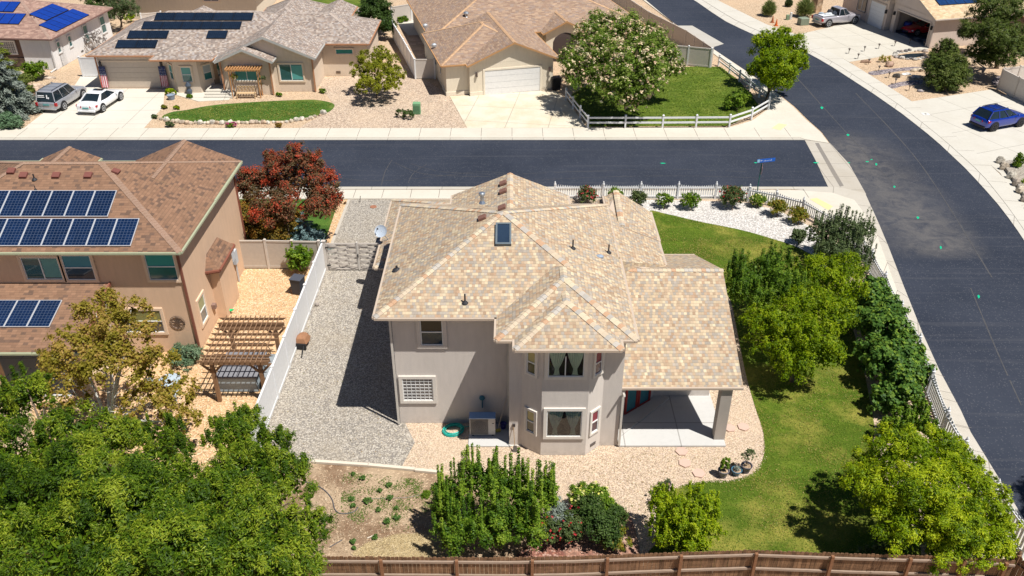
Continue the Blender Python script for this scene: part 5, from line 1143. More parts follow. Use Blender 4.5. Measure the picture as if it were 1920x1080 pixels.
# woven double gate
a, b = G(614, 507), G(735, 507); gt = thing('woven_gate', 'pale double gate of woven wavy slats across the gravel drive', 'gate', a)
m_ = (a+b)/2
def woven(p, q, name):
    d = (q-p).normalized(); L = (q-p).length
    fr = MB(); fr.bar(p+Vector((0, 0, .12)), q+Vector((0, 0, .12)), .05, .08); fr.bar(p+Vector((0, 0, 1.74)), q+Vector((0, 0, 1.74)), .05, .08)
    for k in (0, L): fr.obox(p+d*k, .06, .06, .1, 1.78)
    f = fr.build('gate_leaf', VTP, gt); sl = MB(); n = 24
    for r_ in range(9):
        z = .22+r_*.17; pr = None
        for k in range(n+1):
            t = k/n; off = Vector((d.y, -d.x, 0))*.07*math.sin(t*math.pi*3+(math.pi if r_ % 2 else 0)); c = p+d*L*t+off
            if pr is not None: sl.hexa([pr+Vector((0, 0, z)), c+Vector((0, 0, z)), c+Vector((0, .015, z)), pr+Vector((0, .015, z))], [pr+Vector((0, 0, z+.13)), c+Vector((0, 0, z+.13)), c+Vector((0, .015, z+.13)), pr+Vector((0, .015, z+.13))])
            pr = c
    sl.build('slats', VTP, f)
woven(a+Vector((.12, 0, 0)), m_-Vector((.06, 0, 0)), ''); woven(m_+Vector((.06, 0, 0)), b-Vector((.12, 0, 0)), '')
for q in (a, b): mb = MB(); mb.obox(q, .15, .15, 0, 1.9); mb.obox(q, .19, .19, 1.9, 1.95); mb.build('post', VTP, gt)
mb = MB(); mb.obox(m_, .08, .1, .05, 1.85); mb.build('drop_post', plain((0.62, 0.58, 0.53), .5), gt)
HI = plain((0.03, 0.03, 0.03), .5)
for z in (.35, 1.5): mb = MB(); mb.box(a.x+.05, a.x+.25, a.y-.1, a.y-.075, z, z+.08); mb.build('hinge', HI, gt)
mb = MB(); mb.box(m_.x-.03, m_.x+.03, m_.y-.09, m_.y-.05, .9, 1.1); mb.build('latch', HI, gt)
picket_fence('picket_fence', 'white picket fence with turned post caps along the side street', g3((1040, 373), (1130, 373), (1340, 373), (1402, 378), (1452, 388), (1502, 402), (1560, 434), (1600, 468)), 1.0, VW, 2.4, .15)
picket_fence('picket_fence', 'taller white slat fence under the vine beside the main street', g3((1604, 472), (1650, 556), (1712, 676), (1762, 818), (1795, 875), (1915, 1046)), 1.35, VW, 2.4, .19, .12, solid=True)
rail_fence('rail_fence', 'white two rail ranch fence round the corner lawn', g3((1061, 188), (1102, 240), (1242, 240), (1367, 239), (1408, 225), (1440, 206), (1441, 196), (1405, 170), (1367, 138), (1347, 123)), 1.05, VW)
t3 = lambda *pp: [G(x, y, 1.83) for x, y in pp]
panel_fence('vinyl_fence', 'tall beige vinyl fence along the upper main street', t3((1337, 90), (1287, 57), (1217, 22), (1150, -22), (1090, -60)), 1.83, VT, VTP, 2.4)
panel_fence('vinyl_fence', 'pale vinyl fence panels between the flowering tree and the corner lawn', t3((1335, 91), (1292, 87), (1258, 84)), 1.83, VTP, VW, 2.4)
panel_fence('vinyl_fence', 'white vinyl fence between the ranch house and the brown roofed neighbour', t3((777, 111), (756, 74), (735, 40)), 1.83, VW, None, 2.4)
panel_fence('vinyl_fence', 'white vinyl fence closing the back patio at the top', t3((733, 13), (770, 7), (812, 0)), 1.83, VTP, VW, 2.4)
panel_fence('vinyl_gate', 'white gate panel left of the house with the white garage', g3((779, 148), (816, 148)), 1.83, VTP, VW, 2.4)
panel_fence('vinyl_fence', 'short white panel left of the ranch house garage', g3((157, 144), (194, 144)), 1.83, VW, None, 2.4)
panel_fence('vinyl_fence', 'white vinyl fence behind the ranch house garden', t3((630, 14), (672, 14), (700, 12)), 1.6, VTP, VW, 2.4)
panel_fence('vinyl_fence', 'white vinyl fence behind the left end of the ranch house', t3((262, 22), (300, 18)), 1.6, VTP, VW, 2.4)
panel_fence('vinyl_fence', 'beige vinyl fence with gate beside the blue crossover driveway', g3((1870, 168), (1900, 184), (1960, 212)), 1.83, VTP, VT, 2.0)
panel_fence('vinyl_fence', 'beige vinyl fence running right behind the crossover driveway', g3((1873, 166), (1930, 158), (2010, 150)), 1.83, VTP, VT, 2.2)
# weathered timber fence at the bottom
WD = wood((0.13, 0.072, 0.04), (0.31, 0.175, 0.095), (.8, 9), .14); WR = wood((0.24, 0.17, 0.125), (0.40, 0.31, 0.24)); WP = wood((0.17, 0.08, 0.04), (0.30, 0.15, 0.08))
wf = thing('timber_fence', 'weathered brown timber privacy fence across the bottom of the yards', 'fence', (0, 19.5, 0))
tp = [G(x, y, 1.83) for x, y in ((380, 1046), (620, 1043), (955, 1045), (1080, 1043), (1200, 1038), (1310, 1034), (1410, 1031), (1600, 1038), (1750, 1042), (1860, 1047), (1905, 1051))]
tp = [Vector((p.x, p.y, 0)) for p in tp]
mb = MB(); rnd = random.Random(4); rl1 = MB(); rl2 = MB(); acc = 0
for a, b in zip(tp, tp[1:]):
    L = (b-a).length; d = (b-a).normalized(); an = math.atan2(d.y, d.x); n = int(L/.145)
    for k in range(n):
        h = 1.83+rnd.uniform(-.025, .02); c = a+d*(L*(k+.5)/n)+Vector((0, .0+rnd.uniform(-.004, .004), 0)); w = L/n-.008
        mb.obox(c, w, .02, .03, h-.03, an); mb.hexa([(c.x-w/2, c.y-.01, h-.03), (c.x+w/2, c.y-.01, h-.03), (c.x+w/2, c.y+.01, h-.03), (c.x-w/2, c.y+.01, h-.03)], [(c.x-w/2+.03, c.y-.01, h), (c.x+w/2-.03, c.y-.01, h), (c.x+w/2-.03, c.y+.01, h), (c.x-w/2+.03, c.y+.01, h)])
    for m2, z in ((rl1, 1.62), (rl2, .95)): m2.bar(a+Vector((0, -.045, z)), b+Vector((0, -.045, z)), .06, .09)
    rl2.bar(a+Vector((0, -.045, .25)), b+Vector((0, -.045, .25)), .06, .09)
mb.build('boards', WD, wf); rl1.build('rail', WR, wf); rl2.build('rails', WR, wf)
for px in (436, 576, 716, 857, 998, 1138, 1275, 1415, 1557, 1702, 1802, 1880):
    # post stands where the photo shows it along the fence line
    for a, b in zip(tp, tp[1:]):
        qa = (a.x*FPX/(a.y*CP+(CAM_H-1.5)*SP)+960, b.x*FPX/(b.y*CP+(CAM_H-1.5)*SP)+960)
        if qa[0] <= px <= qa[1]: c = a.lerp(b, (px-qa[0])/(qa[1]-qa[0]))
    m2 = MB(); m2.obox(c+Vector((0, -.12, 0)), .10, .10, 0, 1.80); m2.build('post', WP, wf)
picket_fence('timber_fence', 'dark timber fence corner running off at the bottom right', [tp[-1]+Vector((.1, .1, 0)), tp[-1]+Vector((2.2, -3.4, 0))], 1.9, WD, 2.4, .15, .14)
# ------------------------------------------------------------------ trees and shrubs
ASH = leafmat((0.03, 0.07, 0.004), (0.095, 0.17, 0.006), (0.29, 0.35, 0.025), .28)
BRI = leafmat((0.07, 0.14, 0.002), (0.25, 0.36, 0.004), (0.52, 0.58, 0.02), .42)
MID = leafmat((0.045, 0.11, 0.008), (0.14, 0.25, 0.016), (0.32, 0.43, 0.04), .4)
DRK = leafmat((0.028, 0.06, 0.014), (0.06, 0.11, 0.02), (0.11, 0.17, 0.04), .3)
OLV = leafmat((0.055, 0.085, 0.03), (0.10, 0.145, 0.05), (0.17, 0.21, 0.09), .3)
YEL = leafmat((0.20, 0.18, 0.015), (0.36, 0.30, 0.04), (0.48, 0.31, 0.09), .45)
BLU = leafmat((0.09, 0.16, 0.16), (0.16, 0.26, 0.26), (0.25, 0.36, 0.36), .15)
SPR = leafmat((0.10, 0.13, 0.10), (0.20, 0.24, 0.20), (0.33, 0.36, 0.31), .1)
PIN = leafmat((0.045, 0.075, 0.012), (0.085, 0.125, 0.018), (0.17, 0.20, 0.045), .2)
RED = leafmat((0.13, 0.11, 0.05), (0.23, 0.10, 0.05), (0.60, 0.08, 0.035), .38)
RED2 = leafmat((0.12, 0.09, 0.015), (0.28, 0.19, 0.03), (0.46, 0.22, 0.04), .35)
RSE = leafmat((0.045, 0.075, 0.022), (0.085, 0.125, 0.035), (0.15, 0.18, 0.06), .25)
ORG = leafmat((0.10, 0.14, 0.012), (0.22, 0.24, 0.02), (0.42, 0.24, 0.04), .35)
VIN = leafmat((0.05, 0.12, 0.025), (0.11, 0.22, 0.035), (0.25, 0.36, 0.04), .4)
GRS = leafmat((0.12, 0.18, 0.05), (0.22, 0.27, 0.08), (0.34, 0.36, 0.13), .3)
FR = leafmat((0.4, 0.01, 0.02), (0.5, 0.03, 0.04), (0.55, 0.10, 0.10), .2); FY = leafmat((0.62, 0.56, 0.06), (0.7, 0.66, 0.2), (0.75, 0.72, 0.45), .2)
FP = leafmat((0.66, 0.42, 0.28), (0.70, 0.58, 0.36), (0.72, 0.66, 0.42), .2); FM = leafmat((0.45, 0.02, 0.16), (0.6, 0.05, 0.25), (0.55, 0.15, 0.3), .2)
FW = leafmat((0.6, 0.6, 0.45), (0.7, 0.68, 0.55), (0.75, 0.75, 0.7), .2)
def bmean(L): return (sum(l[0][0] for l in L)/len(L), sum(l[0][1] for l in L)/len(L), 0)
# the big green mass, bottom left: three neighbouring trees
L1 = [lob(*a) for a in ((55, 740, 6.0, 50), (140, 825, 6.0, 72), (30, 870, 5.8, 92), (215, 830, 5.4, 60), (150, 920, 6.4, 100), (290, 890, 6.0, 78), (60, 960, 6.0, 110), (220, 960, 6.6, 110), (-70, 880, 5.5, 120), (120, 1050, 6.0, 115), (-40, 1040, 5.6, 110), (20, 770, 5.2, 55), (305, 830, 5.2, 48))]
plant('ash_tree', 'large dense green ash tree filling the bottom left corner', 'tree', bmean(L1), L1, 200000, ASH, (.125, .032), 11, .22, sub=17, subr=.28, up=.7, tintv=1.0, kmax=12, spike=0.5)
L2 = [lob(*a) for a in ((310, 960, 6.0, 95), (385, 920, 6.0, 60), (330, 1040, 6.2, 100), (240, 1070, 6.0, 90))]
plant('ash_tree', 'green ash tree between the large corner tree and the dirt patch tree', 'tree', bmean(L2), L2, 66000, ASH, (.125, .032), 12, .18, sub=17, subr=.28, up=.7, tintv=1.0)
L3 = [lob(*a) for a in ((435, 830, 5.2, 58), (505, 850, 4.8, 58), (450, 900, 5.6, 85), (530, 900, 4.6, 62), (470, 990, 5.6, 95), (560, 1000, 4.6, 62), (520, 1060, 5.0, 85), (410, 1070, 5.4, 70), (460, 785, 4.8, 34))]
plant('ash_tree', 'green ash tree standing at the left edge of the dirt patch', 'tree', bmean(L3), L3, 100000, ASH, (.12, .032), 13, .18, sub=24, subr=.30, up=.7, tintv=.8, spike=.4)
La = [lob(*a) for a in ((185, 600, 5.2, 55), (235, 640, 5.2, 66), (150, 660, 4.4, 62), (215, 700, 4.4, 75), (290, 690, 3.6, 48), (130, 730, 3.6, 52), (250, 590, 5.4, 38), (330, 740, 2.6, 42), (345, 790, 2.0, 34), (100, 680, 3.6, 38), (200, 560, 5.6, 24), (270, 760, 3.0, 50))]
plant('aspen_tree', 'sparse yellowing aspen with white trunk behind the green trees', 'tree', G(205, 850), La, 30000, YEL, (.11, .09), 21, .12, inner=0, tcol=(0.62, 0.6, 0.55), sub=30, subr=.27, fill=.4, kmax=12, tintv=.7)
# front yard of the brown house
Lr = [lob(*a) for a in ((490, 340, 3.6, 50), (545, 330, 4.2, 52), (600, 350, 3.6, 45), (555, 295, 5.4, 32), (520, 390, 3.0, 55), (600, 385, 3.0, 42), (465, 350, 3.4, 36), (625, 375, 2.8, 26), (580, 310, 4.6, 36), (515, 300, 4.8, 26))]
plant('maple_tree', 'dark red and copper tree beside the side street', 'tree', G(540, 445), Lr, 60000, RED, (.10, .065), 31, .13, sub=26, subr=.25, tintv=.9, up=.6)
Lr2 = [lob(*a) for a in ((480, 410, 1.9, 48), (525, 425, 1.6, 46), (460, 435, 1.2, 34))]
plant('maple_tree', 'olive and bronze lower tree in front of the red one', 'tree', G(490, 470), Lr2, 15000, RED2, (.11, .08), 32, .1, sub=30, tintv=.9, tb=-.1)
conifer('blue_spruce', 'small pale blue spruce behind the beige fence', G(578, 476), 2.9, 1.35, 14000, BLU, 33, leaf=(.14, .035), tiers=10, z0=.05)
Ls = [lob(562, 492, .75, 27), lob(556, 476, 1.2, 20), lob(570, 480, 1.1, 17)]
plant('shrub', 'leafy green shrub in the orange gravel against the beige fence', 'shrub', G(562, 503), Ls, 3500, MID, (.13, .09), 34, .03, sub=20, spike=.3)
Ls = [lob(348, 672, .35, 28), lob(335, 660, .4, 18), lob(362, 664, .3, 18)]
plant('juniper_shrub', 'low grey green juniper at the brown house corner', 'shrub', G(348, 680), Ls, 4000, SPR, (.13, .035), 35, .02, sub=26, sz=0) if False else plant('juniper_shrub', 'low grey green juniper at the brown house corner', 'shrub', G(348, 680), Ls, 4500, leafmat((0.06, 0.12, 0.06), (0.13, 0.2, 0.11), (0.2, 0.28, 0.16), .15), (.13, .035), 35, .02, sub=26)
# back garden
def upright(name, label, px, zr, n, mat, seed, leaf=(.10, .05), **k):
    L = [lob(*a) for a in px]; return plant(name, label, 'shrub', bmean(L), L, n, mat, leaf, seed, .05, **k)
Lp = [lob(*a) for a in ((850, 930, 1.9, 42), (900, 900, 2.3, 45), (950, 910, 2.3, 45), (1000, 930, 2.1, 45), (860, 990, 1.2, 48), (920, 980, 1.4, 55), (985, 985, 1.3, 45), (1025, 920, 1.7, 32), (835, 960, 1.4, 30))]
plant('privet_shrub', 'tall upright green privet with loose vertical shoots below the house', 'shrub', G(925, 1030), Lp, 66000, MID, (.09, .042), 41, .07, sub=24, subr=.28, spike=1.0, tintv=.8, kmax=9, split=.2)
Lb = [lob(*a) for a in ((1035, 950, 1.1, 26), (1050, 975, .9, 24))]
plant('sage_shrub', 'pale blue green shrub behind the red roses', 'shrub', G(1045, 990), Lb, 4000, SPR, (.11, .04), 42, .03, sub=24)
Lrr = [lob(*a) for a in ((1030, 990, .8, 28), (1065, 990, .8, 30), (1085, 965, .9, 20))]
plant('rose_bush', 'rose bush with scattered red blooms below the bay window', 'shrub', G(1055, 1015), Lrr, 8000, RSE, (.08, .05), 43, .04, flowers=(110, FR, (.11, .10)), sub=26)
Lg = [lob(*a) for a in ((1120, 980, 1.0, 38), (1150, 970, .8, 28), (1105, 955, 1.1, 30), (1140, 1000, .6, 30))]
plant('shrub', 'round dark green shrub right of the red roses', 'shrub', G(1130, 1005), Lg, 14000, DRK, (.08, .05), 44, .05, sub=34)
Ly = [lob(*a) for a in ((1090, 930, 1.0, 26), (1120, 928, 1.0, 26), (1140, 950, .9, 20))]
plant('rose_bush', 'rose bush topped with pale yellow blooms', 'shrub', G(1110, 960), Ly, 9000, MID, (.08, .05), 45, .04, flowers=(150, FY, (.14, .12)), sub=26)
Lc = [lob(1165, 1010, .5, 22), lob(1150, 1022, .4, 18)]
plant('shrub', 'small thin yellow green shrub on the red mulch', 'shrub', G(1160, 1025), Lc, 1800, ORG, (.09, .045), 46, .02, sub=16)
Lt = [lob(*a) for a in ((1260, 960, 1.8, 45), (1310, 950, 1.8, 42), (1290, 990, 1.6, 50), (1250, 1000, 1.2, 36), (1325, 990, 1.2, 34), (1240, 935, 1.7, 24), (1300, 1020, .9, 34))]
plant('locust_tree', 'small bright lime green tree at the lawn edge near the timber fence', 'tree', G(1285, 1025), Lt, 34000, BRI, (.085, .034), 51, .07, sub=32, subr=.26, up=.8, spike=.35)
Lq = [lob(1240, 918, .5, 16), lob(1232, 935, .35, 12)]
plant('shrub', 'small straggly olive shrub in a pot behind the lime green tree', 'shrub', G(1240, 925), Lq, 700, OLV, (.08, .04), 52, .02, sub=14)
Lw = [lob(*a) for a in ((1680, 850, 3.0, 62), (1740, 850, 2.8, 60), (1640, 920, 2.8, 62), (1720, 920, 3.2, 80), (1790, 910, 2.6, 60), (1690, 990, 2.2, 62), (1780, 980, 2.4, 70), (1840, 970, 2.0, 52), (1840, 1030, 1.7, 52), (1770, 1030, 1.6, 50), (1880, 1035, 1.4, 34), (1625, 870, 2.5, 34), (1815, 880, 2.0, 40), (1850, 925, 1.8, 40), (1780, 840, 2.0, 34), (1880, 990, 1.4, 32))]
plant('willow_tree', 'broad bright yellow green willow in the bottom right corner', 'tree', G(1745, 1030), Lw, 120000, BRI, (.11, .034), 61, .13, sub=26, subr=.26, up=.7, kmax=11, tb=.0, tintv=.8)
Lz = [lob(*a) for a in ((1690, 790, .8, 30), (1720, 770, 1.0, 26), (1660, 810, .5, 24), (1735, 800, .9, 22))]
plant('shrub', 'yellow green bush under the end of the vine by the slat fence', 'shrub', G(1690, 810), Lz, 9000, MID, (.11, .05), 62, .03, sub=22, spike=.4)
Ln = [lob(1645, 1035, .3, 22), lob(1615, 1040, .25, 14)]
plant('shrub', 'low blue green shrub against the timber fence under the willow', 'shrub', G(1635, 1036), Ln, 1500, OLV, (.08, .04), 63, .02, sub=14)
Lv = [lob(*a, sz=.9) for a in ((1640, 570, 1.2, 42), (1660, 620, 1.3, 46), (1670, 680, 1.4, 48), (1690, 720, 1.2, 40), (1620, 600, 1.0, 32), (1640, 660, 1.0, 38), (1660, 750, .7, 34), (1600, 560, 1.0, 26), (1695, 660, 1.2, 38), (1712, 695, 1.0, 34), (1665, 590, 1.3, 34), (1635, 545, 1.2, 30), (1700, 735, .9, 30))]
plant('grape_vine', 'big leaved green vine sprawling over the white slat fence', 'vine', G(1655, 740), Lv, 34000, VIN, (.17, .15), 64, .05, sub=34, subr=.24, up=.6)
for i, (Lx, lab, mt, b) in enumerate(((((1400, 520, 3.0, 48), (1445, 505, 3.0, 44), (1470, 540, 3.0, 46), (1385, 550, 2.4, 36), (1430, 560, 2.4, 42)), 'dark green fruit tree with upright shoots nearest the patio roof', MID, (1430, 600)),
        (((1530, 520, 3.4, 48), (1575, 545, 3.0, 48), (1510, 570, 3.2, 46), (1560, 600, 2.8, 50), (1590, 500, 2.8, 34)), 'bright green tree between the patio roof and the vine', BRI, (1545, 650)),
        (((1470, 610, 2.8, 55), (1520, 640, 2.6, 55), (1440, 640, 2.2, 44), (1490, 680, 1.8, 46), (1545, 670, 2.0, 40), (1420, 600, 2.6, 34)), 'wide green tree overhanging the side lawn', BRI, (1485, 715)))):
    L = [lob(*a) for a in Lx]; plant('fruit_tree', lab, 'tree', G(*b), L, 44000, mt, (.10, .038), 70+i, .1, sub=34, subr=.28, up=.6, spike=.6 if i == 0 else .25, tb=-.12)
Lo = [lob(*a) for a in ((1545, 440, 1.6, 36), (1585, 440, 1.7, 40), (1560, 480, 1.1, 42), (1600, 480, 1.2, 36), (1620, 430, 1.6, 22))]
plant('shrub', 'large olive green shrub with upright twigs at the street corner', 'shrub', G(1570, 510), Lo, 30000, OLV, (.10, .05), 75, .05, sub=34, subr=.24, spike=.9)
# roses and shrubs along the picket fence
rs = [(1102, 364, 24, RSE, FR, 'dark rose bush with pink blooms at the left end of the picket fence'), (1154, 364, 19, MID, FW, 'light green rose bush, second along the picket fence'), (1196, 370, 20, RSE, None, 'dark green rose bush, third along the picket fence'), (1246, 374, 19, MID, FW, 'green bush with one white bloom, fourth along the picket fence'), (1295, 374, 22, MID, None, 'fresh green bush, fifth along the picket fence'),
      (1373, 366, 30, RSE, FR, 'large round dark rose bush beside the street sign'), (1420, 374, 17, MID, FY, 'pale green rose bush at the foot of the street sign'), (1457, 387, 22, ORG, None, 'yellow and orange bush right of the street sign'), (1497, 401, 22, ORG, None, 'rightmost yellow and orange bush by the picket fence'), (1497, 440, 19, OLV, None, 'small olive bush at the tip of the white rock bed')]
for i, (x, y, r_, mt, fl, lab) in enumerate(rs):
    h = r_*.034; L = [lob(x-3, y+2, h*.75, r_*.78, sz=.95), lob(x+5, y+1, h*.8, r_*.7), lob(x, y-2, h*.95, r_*.55)]
    plant('rose_bush' if fl is not None else 'shrub', lab, 'shrub', G(x, y+r_*.95), L, 3600 if r_ < 26 else 6500, mt, (.085, .055), 80+i, .03, flowers=(16 if fl is FR else 9, fl, (.12, .11)) if fl is not None else None, sub=24)
# across the side street
Lm = [lob(*a) for a in ((1110, 70, 5.0, 42), (1160, 60, 5.6, 48), (1210, 80, 5.0, 46), (1130, 110, 4.4, 55), (1190, 120, 4.6, 58), (1240, 110, 3.8, 40), (1090, 140, 3.2, 42), (1150, 160, 3.2, 50), (1210, 155, 3.4, 42), (1260, 130, 3.0, 26), (1075, 110, 3.8, 30), (1180, 180, 2.2, 40), (1120, 40, 5.6, 24))]
plant('mimosa_tree', 'broad silk tree covered in pale pink blossom on the corner lawn', 'tree', G(1160, 195), Lm, 62000, leafmat((0.06, 0.12, 0.015), (0.16, 0.25, 0.025), (0.30, 0.38, 0.07), .38), (.2, .07), 90, .2, flowers=(7500, FP, (.19, .15)), sub=36, subr=.28, up=.9)
Lh = [lob(*a) for a in ((1440, 90, 3.6, 36), (1480, 90, 3.6, 34), (1455, 125, 3.2, 46), (1495, 120, 3.0, 26), (1425, 130, 2.8, 28), (1460, 150, 2.2, 38), (1465, 70, 4.4, 24))]
plant('round_tree', 'round yellow green tree at the bend of the main street', 'tree', G(1434, 200), Lh, 42000, BRI, (.16, .07), 91, .12, sub=34, subr=.26, up=.7, tb=-.1)
Li = [lob(1380, 190, .7, 20), lob(1395, 182, .8, 15), lob(1365, 195, .5, 13)]
plant('shrub', 'loose green shrub inside the corner of the ranch fence', 'shrub', G(1382, 210), Li, 3600, MID, (.16, .07), 92, .03, sub=20)
Lj = [lob(*a) for a in ((690, 115, 2.8, 26), (725, 125, 2.6, 30), (705, 145, 2.2, 38), (672, 130, 2.2, 20), (740, 140, 2.0, 24), (715, 100, 3.2, 18), (690, 160, 1.6, 26), (735, 160, 1.5, 18))]
plant('honey_locust_tree', 'airy yellow green tree on the rock yard across the street', 'tree', G(706, 184), Lj, 24000, leafmat((0.12, 0.14, 0.008), (0.26, 0.28, 0.015), (0.42, 0.42, 0.04), .42), (.15, .065), 93, .09, inner=.02, sub=26, subr=.24, fill=.4, up=.6)
plant('shrub', 'low dark green shrub beside the green utility box', 'shrub', G(757, 222), [lob(752, 214, .3, 12), lob(765, 216, .3, 12)], 2200, DRK, (.14, .05), 94, .02, sub=16)
Lk_ = [lob(*a) for a in ((700, 15, 2.6, 26), (685, 30, 1.8, 18), (715, 20, 2.4, 22), (725, 50, 1.4, 18), (722, 35, 1.8, 16))]
plant('hedge', 'dense dark green hedge between the ranch house and the white fence', 'hedge', G(710, 58), Lk_, 15000, DRK, (.2, .1), 95, .05, sub=30)
for i, (x, y, r_, lab, mt) in enumerate(((302, 4, 22, 'green bush in front of the far cream wall', MID), (448, -2, 30, 'bright green hedge beyond the ranch house ridge', BRI), (377, 12, 6, 'tiny brown bush by the far wall', RED2), (20, -5, 18, 'green bush cut by the top left corner', MID), (750, 35, 13, 'small shrub behind the white fence on the back patio', MID))):
    plant('shrub', lab, 'shrub', G(x, y+r_*.6), [lob(x-r_*.3, y+2, r_*.02, r_*.8), lob(x+r_*.4, y+1, r_*.02, r_*.7)], 3500 if r_ > 10 else 500, mt, (.2, .1), 100+i, .03, sub=20)
Lo1 = [lob(*a) for a in ((225, 5, 3.0, 26), (205, 15, 2.6, 18), (245, 18, 2.4, 20), (228, 25, 2.0, 20))]
plant('olive_tree', 'airy grey green tree behind the white house', 'tree', G(228, 50), Lo1, 8000, OLV, (.18, .05), 106, .1, sub=22, subr=.24, fill=.4)
Lo2 = [lob(*a) for a in ((185, 0, 2.4, 26), (165, -8, 2.6, 22), (195, 25, 1.4, 20))]
plant('shrub', 'dark shrubs massed beside the white house roof', 'shrub', G(192, 46), Lo2, 8000, DRK, (.18, .08), 107, .06, sub=24)
plant('shrub', 'bright yellow green bush left of the ranch house roof', 'shrub', G(237, 40), [lob(238, 34, .5, 10), lob(246, 32, .5, 8)], 1500, BRI, (.14, .08), 108, .02, sub=14)
Lo3 = [lob(*a) for a in ((170, 75, 1.2, 16), (185, 68, 1.3, 14), (160, 85, .7, 10), (192, 80, .9, 12))]
plant('shrub', 'thin grey purple shrub against the white house wall', 'shrub', G(176, 98), Lo3, 1700, leafmat((0.14, 0.12, 0.11), (0.26, 0.22, 0.2), (0.36, 0.31, 0.28), .2), (.14, .06), 109, .04, sub=26, subr=.2)
conifer('blue_spruce', 'tall silvery blue spruce at the left edge beside the driveway', G(22, 214), 6.0, 2.4, 22000, SPR, 110, leaf=(.3, .08), tiers=12, z0=.06)
conifer('green_conifer', 'green conifer behind the silvery spruce', G(5, 160), 6.0, 2.0, 12000, leafmat((0.08, 0.11, 0.012), (0.15, 0.19, 0.02), (0.23, 0.27, 0.04), .2), 111, leaf=(.25, .08), tiers=10, z0=.04)
plant('shrub', 'rounded green shrub by the white house corner', 'shrub', G(64, 145), [lob(58, 130, 1.0, 17), lob(75, 128, 1.0, 15), lob(62, 138, .6, 18)], 6000, MID, (.15, .07), 112, .03, sub=24)
plant('shrub', 'darker green conifer shrub right behind the silvery spruce', 'shrub', G(50, 180), [lob(45, 150, 1.6, 16), lob(52, 168, .8, 14)], 5000, leafmat((0.08, 0.11, 0.02), (0.14, 0.18, 0.03), (0.2, 0.24, 0.05), .2), (.18, .06), 113, .04, sub=22)
plant('juniper_shrub', 'spreading blue green juniper on the pavement edge at far left', 'shrub', G(15, 238), [lob(10, 228, .5, 20), lob(30, 230, .45, 16), lob(-12, 228, .5, 20)], 7000, leafmat((0.07, 0.14, 0.07), (0.13, 0.22, 0.11), (0.2, 0.3, 0.17), .15), (.22, .05), 114, .03, sub=26)
# right-hand gardens
Lpi = [lob(*a) for a in ((1850, 20, 5.5, 36), (1890, 30, 5.2, 36), (1830, 55, 4.0, 32), (1870, 70, 4.0, 40), (1905, 75, 3.6, 34), (1840, 95, 2.4, 30), (1885, 105, 2.4, 34), (1860, -10, 6.5, 30), (1905, -10, 6.0, 30), (1815, 62, 3.4, 18), (1850, 112, 1.6, 22))]
plant('pine_tree', 'large shaggy dark green pine at the top right edge', 'tree', G(1868, 128), Lpi, 42000, PIN, (.32, .05), 120, .2, sub=34, subr=.30, up=1.0, fill=.35)
Lsp = [lob(*a) for a in ((1772, 100, 2.6, 26), (1772, 125, 1.8, 36), (1760, 145, 1.1, 28), (1790, 145, 1.2, 28), (1775, 84, 3.4, 15), (1750, 125, 1.6, 18), (1795, 122, 1.8, 20), (1772, 155, .7, 30))]
plant('spruce_shrub', 'dense rounded dark spruce standing alone in the gravel bed', 'tree', G(1772, 172), Lsp, 30000, PIN, (.24, .05), 121, .1, sub=40, subr=.26, up=.8, fill=.3, tb=.1)
for i, (x, y, h, lab) in enumerate(((1440, 22, 13, 'leftmost fountain grass beside the stone pillar house'), (1507, 22, 16, 'large fountain grass left of the silver pickup'), (1478, 8, 7, 'small grey bush between the two fountain grasses'))):
    b = G(x, y+h*.6); r_ = thing('fountain_grass' if i < 2 else 'shrub', lab, 'grass clump' if i < 2 else 'shrub', b); n = 1500; rsx = np.random.RandomState(130+i); an = rsx.uniform(0, 6.28, n); rr = rsx.uniform(0, 1, n)**.6*h*.055; zz = rsx.uniform(.2, 1.0, n)*h*.12
    P = np.stack([b.x+np.cos(an)*rr, b.y+np.sin(an)*rr, zz*(1.1-.5*(rr/(h*.055))**2)], 1); D = norm(np.stack([np.cos(an)*rr, np.sin(an)*rr, np.full(n, h*.03)], 1)+rsx.normal(size=(n, 3))*.1); N = norm(np.cross(D, rsx.normal(size=(n, 3))))
    leaf_mesh('blades', P, N, D, np.full(n, h*.05), np.full(n, .05), rsx.uniform(0, 1, n), GRS if i < 2 else OLV, r_, b)
plant('shrub', 'yellow grass tuft in the gravel bed by the open garage', 'shrub', G(1659, 116), [lob(1655, 112, .25, 7), lob(1664, 112, .25, 7)], 900, leafmat((0.25, 0.22, 0.01), (0.36, 0.32, 0.02), (0.45, 0.4, 0.05), .2), (.22, .03), 133, .01, sub=12, spike=.3)
plant('shrub', 'clipped pointed green shrub in the right hand rock planter', 'shrub', G(1909, 318), [lob(1910, 306, .5, 11, sz=1.1), lob(1912, 297, .9, 8), lob(1913, 290, 1.2, 5)], 4500, MID, (.07, .04), 134, .02, sub=24)
plant('shrub', 'low yellow green plant at the right frame edge in the planter', 'shrub', G(1918, 348), [lob(1918, 342, .25, 7), lob(1926, 344, .25, 8)], 1200, BRI, (.08, .05), 135, .02, sub=14)
